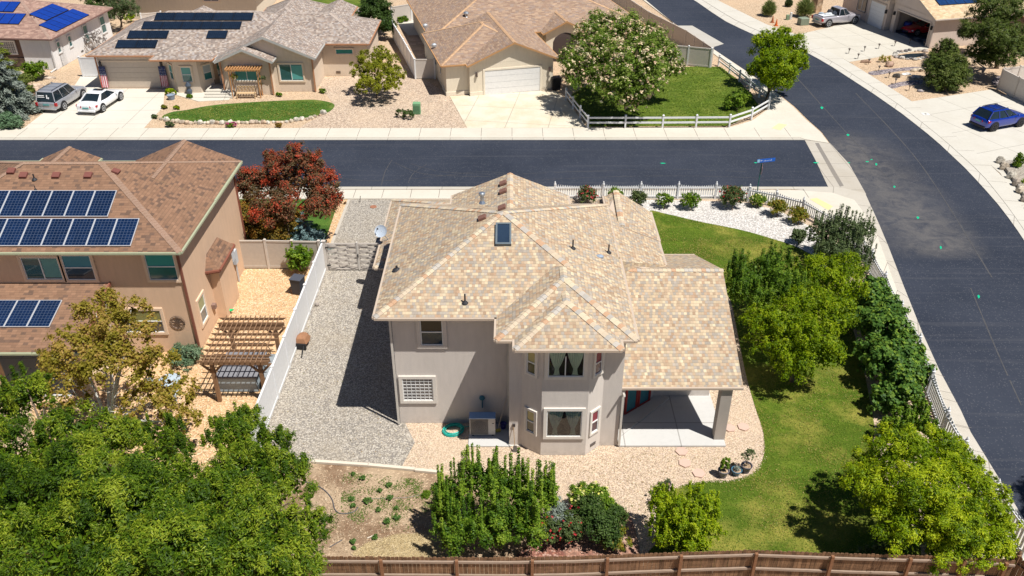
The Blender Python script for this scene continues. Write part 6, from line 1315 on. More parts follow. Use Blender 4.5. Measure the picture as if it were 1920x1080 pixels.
for i, (x, y, r_, mt, lab) in enumerate(((320, 172, 11, BRI, 'bright green shrub by the ranch house bay'), (308, 200, 6, ORG, 'small orange tipped plant at the driveway edge'), (331, 201, 6, BRI, 'tiny yellow green plant on the lawn border'), (355, 180, 6, MID, 'small green plant below the ranch bay window'), (523, 177, 6, MID, 'small plant below the ranch house slider window'), (605, 170, 7, MID, 'low green plant at the ranch house corner'), (672, 160, 6, BRI, 'yellow bush at the wall behind the airy tree'), (438, 165, 12, ORG, 'climbing plant on the left arbour post'), (491, 168, 11, OLV, 'climbing plant on the right arbour post'), (318, 233, 8, OLV, 'olive ground plant at the lower left of the round lawn'), (432, 235, 7, MID, 'green half of the flowering ground plant on the border'), (523, 235, 7, RED2, 'brown green ground plant right of the flowering one'), (290, 218, 6, OLV, 'small plant beside the driveway corner'))):
    plant('garden_plant', lab, 'plant', G(x, y+r_*.7), [lob(x-r_*.3, y, r_*.025, r_*.7), lob(x+r_*.3, y+1, r_*.025, r_*.7)] + ([lob(x, y-10, .8, r_*.75), lob(x+1, y-20, 1.6, r_*.6)] if 'climbing' in lab else []), 500+r_*90, mt, (.14, .07), 140+i, .01, sub=14)
plant('flowering_plant', 'magenta flowering ground plant on the stone border', 'plant', G(434, 238), [lob(428, 234, .2, 5), lob(438, 233, .2, 5)], 300, MID, (.12, .07), 160, .01, flowers=(220, FM, (.16, .14)), sub=12)
# plants on the dirt patch
DW = leafmat((0.05, 0.12, 0.02), (0.10, 0.2, 0.04), (0.17, 0.28, 0.07), .3)
for i, (x, y, r_) in enumerate(((662, 891, 5), (680, 899, 8), (660, 938, 8), (662, 951, 7), (690, 942, 12), (712, 922, 7), (710, 958, 7), (731, 937, 10), (743, 955, 5), (725, 980, 10), (745, 973, 10), (730, 912, 8), (662, 1018, 8), (664, 1030, 5), (576, 935, 15), (800, 930, 14), (815, 915, 11), (705, 1010, 8))):
    lab = ['weed by the timber edging', 'low weeds strung out below the edging', 'dark weed beside the curved hose', 'weed on the wet soil below the hose', 'broad leafy squash plant on the dirt patch', 'thin weed above the squash plant', 'small weed right of the squash plant', 'olive weed clump on the dry hose line', 'tiny weed under the hose line', 'leafy weed low on the dirt patch', 'pale weed trailing right of the leafy weed', 'sparse weed at the top of the dirt patch', 'weed near the timber fence', 'tiny weed touching the timber fence', 'grass tuft against the ash tree', 'grassy tuft left of the privet', 'sparse tuft above left of the privet', 'thin weed by the stick'][i]
    plant('weed', lab, 'weed', G(x, y), [((*G(x, y)[:2], .1), r_*.015, r_*.013, .04+r_*.002)], 60+r_*r_*4, DW if i not in (14, 15) else MID, (.09, .05) if i not in (14, 15) else (.16, .025), 170+i, .01, trk=False, sub=12)

Lsh = [((26.6, 20.4, 11.0), 2.0, 2.0, 1.8), ((25.4, 20.0, 10.2), 1.5, 1.5, 1.2), ((27.8, 20.2, 10.0), 1.6, 1.5, 1.3), ((26.8, 19.0, 9.0), 1.8, 1.6, 1.3)]  # crown of an unseen tree, added and shaped for the shadow it throws
plant('street_tree', 'unseen tree added beyond the right edge to throw a round shadow on the asphalt', 'tree', (28.8, 19.6, 0), Lsh, 22000, ASH, (.22, .12), 250, .2, inner=.2)
# ------------------------------------------------------------------ vehicles (nose towards +x in their own frame)
RUB = plain((0.018, 0.018, 0.02), .8); RIM = plain((0.55, 0.56, 0.58), .35, .5, .6); CG = glass_dark((0.012, 0.02, 0.026), .05); CH = plain((0.5, 0.5, 0.52), .3, .5, .7); BLK = plain((0.02, 0.02, 0.022), .6)
TAIL = plain((0.42, 0.01, 0.015), .25, .6); HL = plain((0.7, 0.72, 0.75), .15, .7)
def loft(secs, closed=True):
    """secs: list of rings (equal length) of points"""
    mb = MB(); n = len(secs[0]); base = []
    for s in secs: base.append(len(mb.v)); mb.v += [Vector(p) for p in s]
    for a, b in zip(base, base[1:]):
        for j in range(n): k = (j+1) % n; mb.f.append((a+j, a+k, b+k, b+j))
    mb.f.append(tuple(base[0]+j for j in reversed(range(n)))); mb.f.append(tuple(base[-1]+j for j in range(n))); return mb
def car(name, label, loc, rz, kind, L, W, H, paint, wb, wr=.33, rim=None, ride=.2):
    r = local(thing(name, label, {'suv': 'SUV', 'sedan': 'car', 'cross': 'SUV', 'pickup': 'pickup truck', 'coupe': 'car'}[kind], loc, rz)); h = L/2; w = W/2
    P = {'suv': dict(hood=.98, belt=1.02, tail=1.0, ws=(.20, .04), rear=(-.97, -.90), rw=.78),
         'sedan': dict(hood=.82, belt=.92, tail=.96, ws=(.30, .05), rear=(-.74, -.36), rw=.72),
         'cross': dict(hood=.98, belt=1.05, tail=1.05, ws=(.28, .02), rear=(-.94, -.74), rw=.72),
         'pickup': dict(hood=1.06, belt=1.12, tail=1.08, ws=(.34, .16), rear=(-.16, -.12), rw=.76),
         'coupe': dict(hood=.8, belt=.88, tail=.9, ws=(.2, -.05), rear=(-.6, -.35), rw=.68)}[kind]
    belt, hood, tail = P['belt'], P['hood'], P['tail']; cow = P['ws'][0]*h+.12; rb = P['rear'][0]*h
    def ring_(x, z0, z1, ww, tuck=.86):
        pts = [(-ww*.80, z0), (-ww*.97, z0+.12), (-ww, (z0+z1)/2), (-ww*.975, z1-.10), (-ww*tuck, z1-.005), (-ww*.4, z1+.03), (ww*.4, z1+.03), (ww*tuck, z1-.005), (ww*.975, z1-.10), (ww, (z0+z1)/2), (ww*.97, z0+.12), (ww*.80, z0)]
        return [(x, y, z) for y, z in pts]
    z0 = ride
    if kind == 'pickup': st = [(-h, z0+.25, tail-.02, w*.93), (-h+.06, z0+.2, tail, w*.97), (-h*.5, z0+.1, tail, w), (-.17*h, z0+.08, tail, w)]
    else: st = [(-h, z0+.22, tail*.78, w*.80), (-h+.05, z0+.08, tail*.92, w*.90), (-h+.28, z0+.04, tail, w*.97), (-h*.5, z0, belt+.01, w), (-.17*h, z0, belt, w)]
    st += [(.1*h, z0, belt-.01, w), (cow, z0, (belt+hood)/2+.02, w*.99), (cow+(h-cow)*.5, z0+.02, hood, w*.97), (h-.2, z0+.06, hood-.12, w*.92), (h-.05, z0+.1, hood-.26, w*.84), (h, z0+.16, hood-.38, w*.74)]
    body = loft([ring_(*s) for s in st]).build('body', paint, r, smooth=True)
    m = body.modifiers.new('sub', 'SUBSURF'); m.levels = 1; m.render_levels = 2
    # wheel wells and wheels
    for sx in (-1, 1):
        for sy in (-1, 1):
            x = sx*wb/2+(.04 if sx > 0 else -.02); c = Vector((x, sy*(w-.10), wr))
            mb = MB(); mb.tube([c+Vector((0, -sy*.14, .02)), c+Vector((0, sy*.104, .02))], wr*1.18, 22); mb.build('wheel_arch', BLK, r)
            mb = MB(); mb.tube([c+Vector((0, -sy*.1, 0)), c+Vector((0, sy*.09, 0)), c+Vector((0, sy*.115, 0))], [wr, wr, wr*.93], 22); wh_ = mb.build('wheel', RUB, r)
            mb = MB(); mb.tube([c+Vector((0, sy*.10, 0)), c+Vector((0, sy*.122, 0))], wr*.2, 12)
            for k in range(6):
                a = k*math.pi/3; d = Vector((math.cos(a), 0, math.sin(a))); mb.bar(c+Vector((0, sy*.118, 0)), c+Vector((0, sy*.118, 0))+d*wr*.66, .02, .055 if rim is None else .05, (0, 1, 0))
            for k in range(16):
                a, b = k*math.pi/8, (k+1)*math.pi/8; q = lambda t: c+Vector((math.cos(t)*wr*.66, sy*.118, math.sin(t)*wr*.66)); mb.bar(q(a), q(b), .025, .05)
            mb.build('rim', rim or RIM, wh_)
    # cabin
    xt0 = P['rear'][1]*h; xt1 = P['ws'][1]*h; xb0, xb1 = rb, P['ws'][0]*h+.35 if kind != 'pickup' else P['ws'][0]*h+.2; rw = P['rw']*w; bw = w*.90; zb = belt-.04; zr = H
    def cr(x, z, ww): return [(x, -ww, z), (x, ww, z)]
    cab = MB(); B0 = [(xb0, -bw*.94, zb), (xb0, bw*.94, zb), (xb1, bw*.88, zb-.03), (xb1, -bw*.88, zb-.03)]; T0 = [(xt0, -rw*.94, zr-.05), (xt0, rw*.94, zr-.05), (xt1, rw*.95, zr-.05), (xt1, -rw*.95, zr-.05)]
    Bm = [(xb0*.5+xb1*.5, bw*1.02, zb), (xb0*.5+xb1*.5, -bw*1.02, zb)]
    cab.hexa([B0[0], B0[3], Bm[1]][:0] or [B0[0], Bm[1], B0[3], B0[2], Bm[0], B0[1]], [T0[0], ((xt0+xt1)/2, -rw, zr-.02), T0[3], T0[2], ((xt0+xt1)/2, rw, zr-.02), T0[1]])
    cab.build('windows', CG, r, fix=True)
    rf = MB(); e = .02
    rf.hexa([(xt0-.03, -rw*.97, zr-.06), ((xt0+xt1)/2, -rw*1.03, zr-.03), (xt1+.04, -rw*.97, zr-.06), (xt1+.04, rw*.97, zr-.06), ((xt0+xt1)/2, rw*1.03, zr-.03), (xt0-.03, rw*.97, zr-.06)],
            [(xt0+.05, -rw*.86, zr-.01), ((xt0+xt1)/2, -rw*.9, zr+.02), (xt1-.03, -rw*.86, zr-.01), (xt1-.03, rw*.86, zr-.01), ((xt0+xt1)/2, rw*.9, zr+.02), (xt0+.05, rw*.86, zr-.01)])
    roof = rf.build('roof', paint, r, bevel=.02)
    pl = MB()
    for sy in (-1, 1):
        pl.bar((xb0+.01, sy*bw*.945, zb), (xt0, sy*rw*.955, zr-.05), .07, .09 if kind != 'sedan' else .14); pl.bar((xb1, sy*bw*.885, zb-.02), (xt1, sy*rw*.96, zr-.05), .05, .06)
        for f in ((.45,) if kind in ('sedan', 'coupe') else (.35, .66) if kind != 'pickup' else (.5,)):
            (pl if kind != 'sedan' else MB()).bar((xb0+(xb1-xb0)*f, sy*bw*1.01, zb), (xt0+(xt1-xt0)*f, sy*rw*1.0, zr-.05), .08, .035)
        if kind == 'sedan': pl.hexa([(xb0, sy*bw*.95, zb), (xb0+.42, sy*bw*.97, zb), (xt0+.05, sy*rw*.97, zr-.06)], [(xb0, sy*(bw*.95+.012), zb), (xb0+.42, sy*(bw*.97+.012), zb), (xt0+.05, sy*(rw*.97+.012), zr-.06)])
    pl.build('pillars', paint, r, fix=True)
    for sy in (-1, 1):
        mb = MB(); mb.blob((xb1-.25, sy*(w+.08), belt+.05), .08, .11, .08, 2, 8, 5, 0); mb.build('mirror', paint, r, smooth=True)
        tz = tail*.80 if kind != 'suv' else tail*.9
        mb = MB()
        if kind in ('sedan', 'cross', 'coupe'): mb.hexa([(-h-.03, sy*w*.40, tz-.10), (-h+.13, sy*w*.97, tz-.08), (-h+.34, sy*w*.99, tz-.05), (-h+.1, sy*w*.3, tz-.09)], [(-h+.02, sy*w*.40, tz+.06), (-h+.17, sy*w*.97, tz+.07), (-h+.36, sy*w*.98, tz+.07), (-h+.1, sy*w*.3, tz+.06)])
        else: mb.box(-h-.02, -h+.16, *sorted((sy*w*.78, sy*w*.965)), tail*.62, tail*.88)
        mb.build('taillight', TAIL, r, fix=True)
        mb = MB(); mb.hexa([(h-.28, sy*w*.62, hood-.34), (h-.12, sy*w*.60, hood-.34), (h-.22, sy*w*.90, hood-.32), (h-.36, sy*w*.93, hood-.32)], [(h-.30, sy*w*.62, hood-.18), (h-.14, sy*w*.60, hood-.20), (h-.24, sy*w*.88, hood-.18), (h-.38, sy*w*.92, hood-.16)]); mb.build('headlight', HL, r, fix=True)
    mb = MB(); mb.box(-h-.04, -h+.1, -w*.82, w*.82, z0+.1, z0+.26); mb.build('bumper', CH if kind == 'pickup' else (BLK if kind == 'cross' else paint), r, bevel=.03)
    mb = MB(); mb.box(h-.08, h+.02, -w*.6, w*.6, z0+.12, z0+.3); mb.build('grille', BLK, r, bevel=.02)
    mb = MB(); pz = .62 if kind in ('sedan', 'coupe') else .72; mb.box(-h-.03, -h+.02, -.26, .26, pz-.06, pz+.07); mb.build('licence_plate', plain((0.10, 0.30, 0.30), .5), r)
    if kind in ('suv', 'cross'):
        for sy in (-1, 1): mb = MB(); mb.tube([(xt0+.1, sy*rw*.8, zr+.0), (xt0+.14, sy*rw*.8, zr+.07), (xt1-.14, sy*rw*.8, zr+.08), (xt1-.08, sy*rw*.8, zr+.01)], .022, 8); mb.build('roof_rail', BLK, r)
    if kind == 'suv' or kind == 'cross':
        for f in (.2, .75) if kind == 'cross' else (.15, .5, .85):
            mb = MB(); x = xt0+(xt1-xt0)*f; mb.bar((x, -rw*.8, zr+.085), (x, rw*.8, zr+.085), .06, .03); mb.build('crossbar', BLK if kind == 'cross' else RIM, r)
    return r
S1 = plain((0.46, 0.47, 0.50), .3, .5, .45, .6); S2 = plain((0.82, 0.82, 0.83), .25, .5, 0, .8); S3 = plain((0.50, 0.48, 0.52), .32, .5, .45, .6); S4 = plain((0.003, 0.03, 0.30), .22, .5, .2, 1.0); S5 = plain((0.5, 0.01, 0.02), .3, .5, .1, .8)
c = car('suv', 'silver grey SUV with roof rails and white stickers on its rear window', (-38.0, 69.85, 0.02), R(83), 'suv', 4.75, 1.9, 1.78, S1, 2.85, .36)
mb = MB()
for k in range(7): mb.box(-2.34, -2.30, -.62+k*.08, -.56+k*.08, 1.42, 1.47)
mb.box(-2.33, -2.30, -.66, -.06, 1.30, 1.34); mb.box(-2.33, -2.30, .12, .20, 1.22, 1.5); mb.box(-2.33, -2.30, .24, .34, 1.2, 1.32)
for v in range(len(mb.v)):
    mb.v[v].x += (mb.v[v].z-.98)*.22-.005; mb.v[v].y *= -1
mb.build('sticker', plain((0.8, 0.8, 0.8), .6), c, fix=True)
c = car('white_car', 'white four door sedan parked beside the silver grey SUV', (-34.55, 69.35, 0.02), R(83), 'sedan', 4.85, 1.85, 1.40, S2, 2.8, .34)
mb = MB(); mb.box(-.25, .15, -.42, .42, 1.418, 1.426); mb.build('sunroof', CG, c)
c = car('pickup_truck', 'silver pickup truck with a loaded open bed beside the house garage', (35.75, 95.5, 0.02), R(22), 'pickup', 5.4, 1.9, 1.78, S3, 3.5, .4)
mb = MB(); mb.box(-2.55, -.55, -.72, .72, 1.085, 1.125); mb.build('bed_floor', plain((0.10, 0.10, 0.11), .8), c)
mb = MB(); mb.box(-2.5, -1.0, -.68, .2, 1.12, 1.2); mb.build('bed_sheet', plain((0.7, 0.72, 0.74), .7), c)
for i, (x, y, a, b, zz) in enumerate(((-.9, .2, .35, .4, .4), (-1.5, -.3, .5, .3, .2), (-2.0, .3, .35, .3, .15), (-.8, -.4, .25, .25, .35))): mb = MB(); mb.blob((x, y, 1.2), a, b, zz, i, 9, 6, .3); mb.build('bed_load', plain([(0.05, 0.05, 0.06), (0.55, 0.58, 0.6), (0.3, 0.34, 0.38), (0.04, 0.05, 0.07)][i], .8), c)
car('blue_suv', 'bright blue crossover with black roof bars in the right hand driveway', (38.75, 64.75, 0.03), R(21), 'cross', 4.5, 1.85, 1.6, S4, 2.67, .36, rim=plain((0.05, 0.05, 0.055), .4))
car('red_car', 'red sports car parked inside the dark open garage', (G(1728, 63).x, G(1728, 63).y, .06), R(14+180), 'coupe', 4.3, 1.8, 1.3, S5, 2.5, .32)
q = G(1699, 60); q.z = .06; bn_ = thing('storage_drum', 'dark blue drum standing inside the open garage', 'drum', q)
mb = MB(); mb.lathe(q, [(.38, 0), (.42, .05), (.40, .3), (.42, .35), (.40, .65), (.42, .7), (.40, 1.0), (.1, 1.02)], 18); mb.build('drum', plain((0.015, 0.04, 0.3), .5), bn_)
# ------------------------------------------------------------------ smaller things
W3 = wood((0.19, 0.105, 0.055), (0.32, 0.19, 0.11))
pg = thing('pergola', 'brown timber pergola over the covered hot tub', 'pergola', G(430, 720)); zt = 2.35
FL, FR_, BLc, BRc = G(386, 681, zt), G(498, 681, zt), G(418, 600, zt), G(522, 600, zt)
x0, x1, y0, y1 = (FL.x+BLc.x)/2, (FR_.x+BRc.x)/2, FL.y, BLc.y
for x in (x0+.25, x1-.25):
    for y in (y0+.25, y1-.3):
        mb = MB(); mb.box(x-.08, x+.08, y-.08, y+.08, 0, zt-.1); p_ = mb.build('post', W3, pg)
        for sx in (-1, 1): mb = MB(); mb.bar((x, y, zt-.75), (x+sx*.5, y, zt-.2), .07, .09); mb.build('brace', W3, p_)
for y in (y0+.14, y0+.36, y1-.19, y1-.41): mb = MB(); mb.box(x0-.2, x1+.2, y-.02, y+.02, zt-.2, zt); mb.build('beam', W3, pg)
n = 9
for k in range(n):
    y = y0+(y1-y0)*k/(n-1); mb = MB(); mb.hexa([(x0-.1, y-.02, zt+.0), (x1+.1, y-.02, zt), (x1+.1, y+.02, zt), (x0-.1, y+.02, zt)], [(x0-.28, y-.02, zt+.13), (x1+.28, y-.02, zt+.13), (x1+.28, y+.02, zt+.13), (x0-.28, y+.02, zt+.13)]); mb.build('rafter', W3, pg)
for k in range(12): x = x0+.05+(x1-x0-.1)*k/11; mb = MB(); mb.box(x-.02, x+.02, y0-.15, y1+.15, zt+.13, zt+.17); mb.build('slat', W3, pg)
ht = thing('hot_tub', 'hot tub with blue grey sides and a folded grey cover under the pergola', 'hot tub', G(440, 730)); a = G(402, 708, .9); b = G(481, 708, .9); yb = G(430, 655, .9).y
hx0, hx1, hy0, hy1 = a.x, b.x, a.y, yb
mb = MB(); mb.box(hx0+.06, hx1-.06, hy0+.06, hy1-.06, 0, .8); mb.build('cabinet', wood((0.34, 0.40, 0.44), (0.44, 0.50, 0.54), (.6, 6)), ht, bevel=.05)
xm_ = (hx0+hx1)/2
for u0, u1 in ((hx0, xm_-.01), (xm_+.01, hx1)): mb = MB(); mb.box(u0, u1, hy0, hy1, .8, .92); mb.build('cover', plain((0.22, 0.22, 0.24), .8), ht, bevel=.03)
mb = MB(); mb.tube([(hx1+.12, hy1-.1, .05), (hx1+.12, hy1-.1, .95), (hx1-.1, hy1+.15, 1.15), (hx0+.3, hy1+.15, 1.15)], .02, 8); mb.build('cover_lifter', BLK, ht)
fc = thing('filter_cover', 'grey box step standing right of the hot tub', 'step', (hx1+.35, hy0+.7, 0)); mb = MB(); mb.box(hx1+.15, hx1+.6, hy0+.1, hy1-.3, 0, .85); mb.build('box', plain((0.28, 0.31, 0.33), .6), fc, bevel=.04)
tb = thing('patio_table', 'pale blue grey covered table behind the yellowing aspen', 'table', G(318, 718)); q = G(318, 712, .7)
mb = MB(); mb.lathe((q.x, q.y, .68), [(.02, 0), (.50, 0), (.52, .03), (.48, .06), (.02, .1)], 8); mb.build('table_top', plain((0.42, 0.50, 0.56), .5), tb)
mb = MB(); mb.tube([(q.x, q.y, 0), (q.x, q.y, .7)], .04, 8); mb.lathe((q.x, q.y, 0), [(.3, 0), (.28, .03), (.05, .06)], 12); mb.build('pedestal', plain((0.3, 0.36, 0.4), .5), tb)
for i, (dx, dy) in enumerate(((-.9, .1), (.35, -.75))):
    ch = thing('patio_chair', ('pale patio chair left of the covered table', 'pale patio chair in front of the covered table')[i], 'chair', (q.x+dx, q.y+dy, 0)); m_ = plain((0.5, 0.56, 0.6), .5)
    mb = MB(); mb.box(q.x+dx-.22, q.x+dx+.22, q.y+dy-.22, q.y+dy+.22, .42, .46); mb.build('seat', m_, ch); mb = MB(); mb.box(q.x+dx-.22, q.x+dx+.22, q.y+dy-.25, q.y+dy-.21, .5, .9); mb.build('backrest', m_, ch)
    for sx in (-.2, .2):
        for sy in (-.2, .2): mb = MB(); mb.bar((q.x+dx+sx, q.y+dy+sy, 0), (q.x+dx+sx, q.y+dy+sy, .44), .03, .03); mb.build('leg', m_, ch)
# wheelbarrow tipped against the fence line
q = G(566, 652); wbr = local(thing('wheelbarrow', 'rusty wheelbarrow tipped over on the grey gravel by the white fence', 'wheelbarrow', q, R(-8)))
mb = MB(); prof = [(-.28, -.1), (.28, -.1), (.33, .25), (.26, .55), (.1, .68), (-.1, .68), (-.26, .55), (-.33, .25)]
mb.hexa([(x*1.15, y*1.1, .28) for x, y in prof], [(x*.75, y*.75+.06, .58) for x, y in prof]); mb.build('tray', plain((0.30, 0.15, 0.08), .75, .3, 0, 0, .2), wbr, bevel=.05); mb = MB(); mb.hexa([(-.3, -.2, .05), (.3, -.2, .05), (.3, -.12, .05), (-.3, -.12, .05)], [(-.3, -.2, .34), (.3, -.2, .34), (.3, -.12, .34), (-.3, -.12, .34)]); mb.build('brace_plate', BLK, wbr)
for sx in (-.2, .2): mb = MB(); mb.tube([(sx, .5, .3), (sx, -.2, .26), (sx*1.5, -.85, .05)], .028, 8); mb.build('handle', BLK, wbr)
for sx in (-.22, .22): mb = MB(); mb.tube([(sx, -.1, .3), (sx*1.1, -.22, .0)], .018, 6); mb.build('leg', BLK, wbr)
mb = MB(); mb.tube([(-.05, .72, .2), (.05, .72, .2)], .18, 16); mb.build('wheel', RUB, wbr)
# garden odds and ends
def lidbin(name, label, loc, w, d, h, col, rz=0):
    r = local(thing(name, label, 'bin', loc, rz)); mb = MB(); mb.hexa([(-w*.42, -d*.42, .05), (w*.42, -d*.42, .05), (w*.42, d*.42, .05), (-w*.42, d*.42, .05)], [(-w/2, -d/2, h), (w/2, -d/2, h), (w/2, d/2, h), (-w/2, d/2, h)]); mb.build('body', plain(col, .6), r, bevel=.02)
    mb = MB(); mb.box(-w*.54, w*.54, -d*.54, d*.54, h, h+.06); mb.build('lid', plain(sc(col, 1.5), .5), r, bevel=.02)
    for sx in (-1, 1): mb = MB(); mb.tube([(sx*w*.42-.03, d*.42, .12), (sx*w*.42+.03, d*.42, .12)], .12, 12); mb.build('wheel', RUB, r)
    return r
lidbin('wheelie_bin', 'dark grey bin beside the white fence in the orange gravel', G(561, 549), .62, .62, .95, (0.05, 0.055, 0.07), R(-15))
lidbin('wheelie_bin', 'black bin beside the white garage door under the flowering tree', G(1042, 168), .8, .7, 1.1, (0.012, 0.012, 0.014), R(14))
sp = thing('garden_spinner', 'bright green garden ornament in the orange gravel', 'ornament', G(434, 588)); q = G(434, 588); mb = MB(); mb.hexa([q+Vector(p) for p in ((-.16, 0, .2), (.02, -.05, .16), (.16, 0, .22), (0, .05, .2))], [q+Vector(p) for p in ((-.2, 0, .34), (-.02, -.06, .2), (.2, 0, .28), (0, .06, .26))]); mb.build('bird', plain((0.0, 0.5, 0.15), .5), sp); mb = MB(); mb.tube([q, q+Vector((0, 0, .2))], .012, 6); mb.build('stake', BLK, sp)
# outdoor unit on its pad
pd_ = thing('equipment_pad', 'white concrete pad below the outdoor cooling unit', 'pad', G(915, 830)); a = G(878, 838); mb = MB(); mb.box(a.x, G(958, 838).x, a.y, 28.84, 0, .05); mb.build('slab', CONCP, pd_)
ac = thing('air_conditioner', 'outdoor cooling unit with round fan grille beside the house wall', 'air conditioner', (-1.0, 28.4, .05)); a = G(881, 818, .05); b = G(929, 818, .05); X0, X1, Y0, Y1, Hh = a.x, b.x, a.y+.03, a.y+.42, 1.02
mb = MB(); mb.box(X0, X1, Y0, Y1, .09, Hh); mb.build('casing', plain((0.56, 0.53, 0.49), .5), ac, bevel=.02)
mb = MB(); mb.box(X0-.01, X1+.01, Y0-.01, Y1+.01, Hh, Hh+.03); mb.build('top_panel', plain((0.20, 0.34, 0.56), .4), ac)
cx = X0+(X1-X0)*.38; cz = .56; mb = MB(); mb.box(X0+.04, X0+(X1-X0)*.72, Y0-.012, Y0+.01, .14, Hh-.05); mb.build('grille', plain((0.16, 0.15, 0.14), .7), ac)
mb = MB()
for r_ in (.08, .16, .24, .32): mb.tube([(cx+math.cos(t*.3927)*r_, Y0-.025, cz+math.sin(t*.3927)*r_) for t in range(17)], .008, 5, False)
for k in range(12): t = k*math.pi/6; mb.tube([(cx+math.cos(t)*.06, Y0-.022, cz+math.sin(t)*.06), (cx+math.cos(t)*.33, Y0-.022, cz+math.sin(t)*.33)], .006, 4, False)
mb.build('fan_guard', plain((0.28, 0.26, 0.25), .5), ac)
for x in (X0+.1, X1-.16): mb = MB(); mb.box(x, x+.08, Y0, Y1, .0+.05, .09); mb.build('foot', BLK, ac)
mb = MB(); mb.box(X1-.14, X1-.05, Y0-.006, Y0, .74, .77); mb.build('badge', BLK, ac)
hs = thing('garden_hose', 'coiled teal garden hose on the gravel left of the cooling unit', 'hose', G(850, 808)); c = G(850, 808); pts = []
rr = random.Random(3)
for k in range(150): t = k*.35; R_ = .40+.07*math.sin(k*.13)+.03*math.sin(k*.7); pts.append((c.x+math.cos(t)*R_, c.y+math.sin(t)*R_*.85, .03+k*.0007))
pts += [(c.x+.6, c.y+.2, .05), (c.x+.9, c.y+.45, .1)]
mb = MB(); mb.tube(pts, .018, 6); mb.build('coil', plain((0.02, 0.42, 0.34), .4), hs)
bm_ = thing('broom', 'long handled broom leaning beside the cooling unit', 'broom', (-.5, 28.4, .05)); mb = MB(); mb.tube([(-.62, 28.3, .15), (-.25, 28.8, 1.45)], .016, 8); mb.build('handle', plain((0.6, 0.5, 0.4), .6), bm_); mb = MB(); mb.bar((-.78, 28.22, .12), (-.5, 28.3, .12), .06, .16); mb.build('bristles', plain((0.5, 0.42, 0.1), .8), bm_)
sh = thing('shovel', 'dark handled shovel leaning on the taupe house corner', 'shovel', (.1, 27.2, 0)); mb = MB(); mb.tube([(.12, 27.1, .2), (.06, 27.42, 1.15)], .016, 8); mb.build('handle', wood((0.3, 0.2, 0.1), (0.45, 0.3, 0.18)), sh); mb = MB(); mb.hexa([(.02, 27.05, .0), (.24, 27.05, .0), (.2, 27.12, .3), (.06, 27.12, .3)], [(.02, 27.03, .0), (.24, 27.03, .0), (.2, 27.09, .3), (.06, 27.09, .3)]); mb.build('blade', plain((0.12, 0.11, 0.10), .5), sh)
bg_ = thing('bucket', 'small dark blue bucket on the pad beside the broom', 'bucket', (-.45, 28.5, .05)); mb = MB(); mb.lathe((-.38, 28.5, .05), [(.1, 0), (.14, .26), (.15, .27), (.12, .25), (.02, .2)], 14); mb.build('pail', plain((0.04, 0.04, 0.2), .5), bg_)
# stepping stones
ST_ = concrete((0.60, 0.42, 0.34), 0, .1)
for i, (x, y, lab) in enumerate(((1278, 847, 'pink hexagonal stepping stone nearest the patio slab edge'), (1284, 869, 'pink hexagonal stepping stone in the middle of the front row'), (1310, 888, 'pink hexagonal stepping stone nearest the potted plants'), (1368, 803, 'pink hexagonal stepping stone right beside the patio column'), (1394, 801, 'pink hexagonal stepping stone at the lawn edge by the column'))):
    q = G(x, y); s_ = thing('stepping_stone', lab, 'stepping stone', q, 0, 'pink hexagonal stepping stones'); mb = MB(); pts = [(q.x+.27*math.cos(k*math.pi/3+i*.4), q.y+.27*math.sin(k*math.pi/3+i*.4)) for k in range(6)]; mb.hexa([(a_, b_, 0) for a_, b_ in pts], [(a_, b_, .05) for a_, b_ in pts]); mb.build('slab', ST_, s_)
# plant pots
def pot(x, y, r_, h, col, lab, leafm, lobes, n, leaf, seed):
    q = G(x, y); t_ = thing('plant_pot', lab, 'potted plant', q); mb = MB(); mb.lathe(q, [(r_*.66, 0), (r_*.8, h*.5), (r_, h*.92), (r_*1.08, h*.93), (r_*1.08, h), (r_*.92, h), (r_*.9, h*.86), (.01, h*.85)], 18); mb.build('pot', plain(col, .35, .5), t_, smooth=False)
    mb = MB(); mb.lathe(q+Vector((0, 0, h*.84)), [(r_*.9, 0), (r_*.5, .03), (.01, .04)], 12); mb.build('soil', DIRT, t_)
    L = [((q.x+dx, q.y+dy, h+dz), rr_, rr_, rr_*.9) for dx, dy, dz, rr_ in lobes]; trunk(t_, q+Vector((0, 0, h*.8)), L, .018, seed=seed, name='stem', split=.4); foliage(t_, L, n, leafm, leaf, seed, 'foliage', sub=18, subr=.3, fill=.5)
pot(1355, 893, .22, .36, (0.16, 0.15, 0.17), 'dark pot with a leafy green plant, left of the pot trio', MID, [(0, 0, .25, .2), (.02, 0, .5, .17)], 700, (.09, .05), 201)
pot(1380, 889, .21, .26, (0.06, 0.16, 0.24), 'blue glazed pot with a small succulent in the middle of the trio', SPR, [(0, 0, .08, .12)], 160, (.07, .04), 202)
pot(1398, 884, .22, .36, (0.08, 0.08, 0.11), 'dark pot with a thin branching plant, right of the trio', OLV, [(-.15, 0, .45, .2), (.12, .05, .5, .24), (0, 0, .7, .18)], 420, (.09, .04), 203)
pot(1373, 878, .10, .2, (0.03, 0.03, 0.05), 'tiny black pot behind the blue glazed pot', OLV, [(0, 0, .05, .06)], 40, (.05, .03), 204)
pot(1250, 916, .15, .3, (0.07, 0.07, 0.09), 'dark pot behind the lime green tree at the lawn edge', OLV, [(0, 0, .1, .12)], 120, (.07, .03), 205)
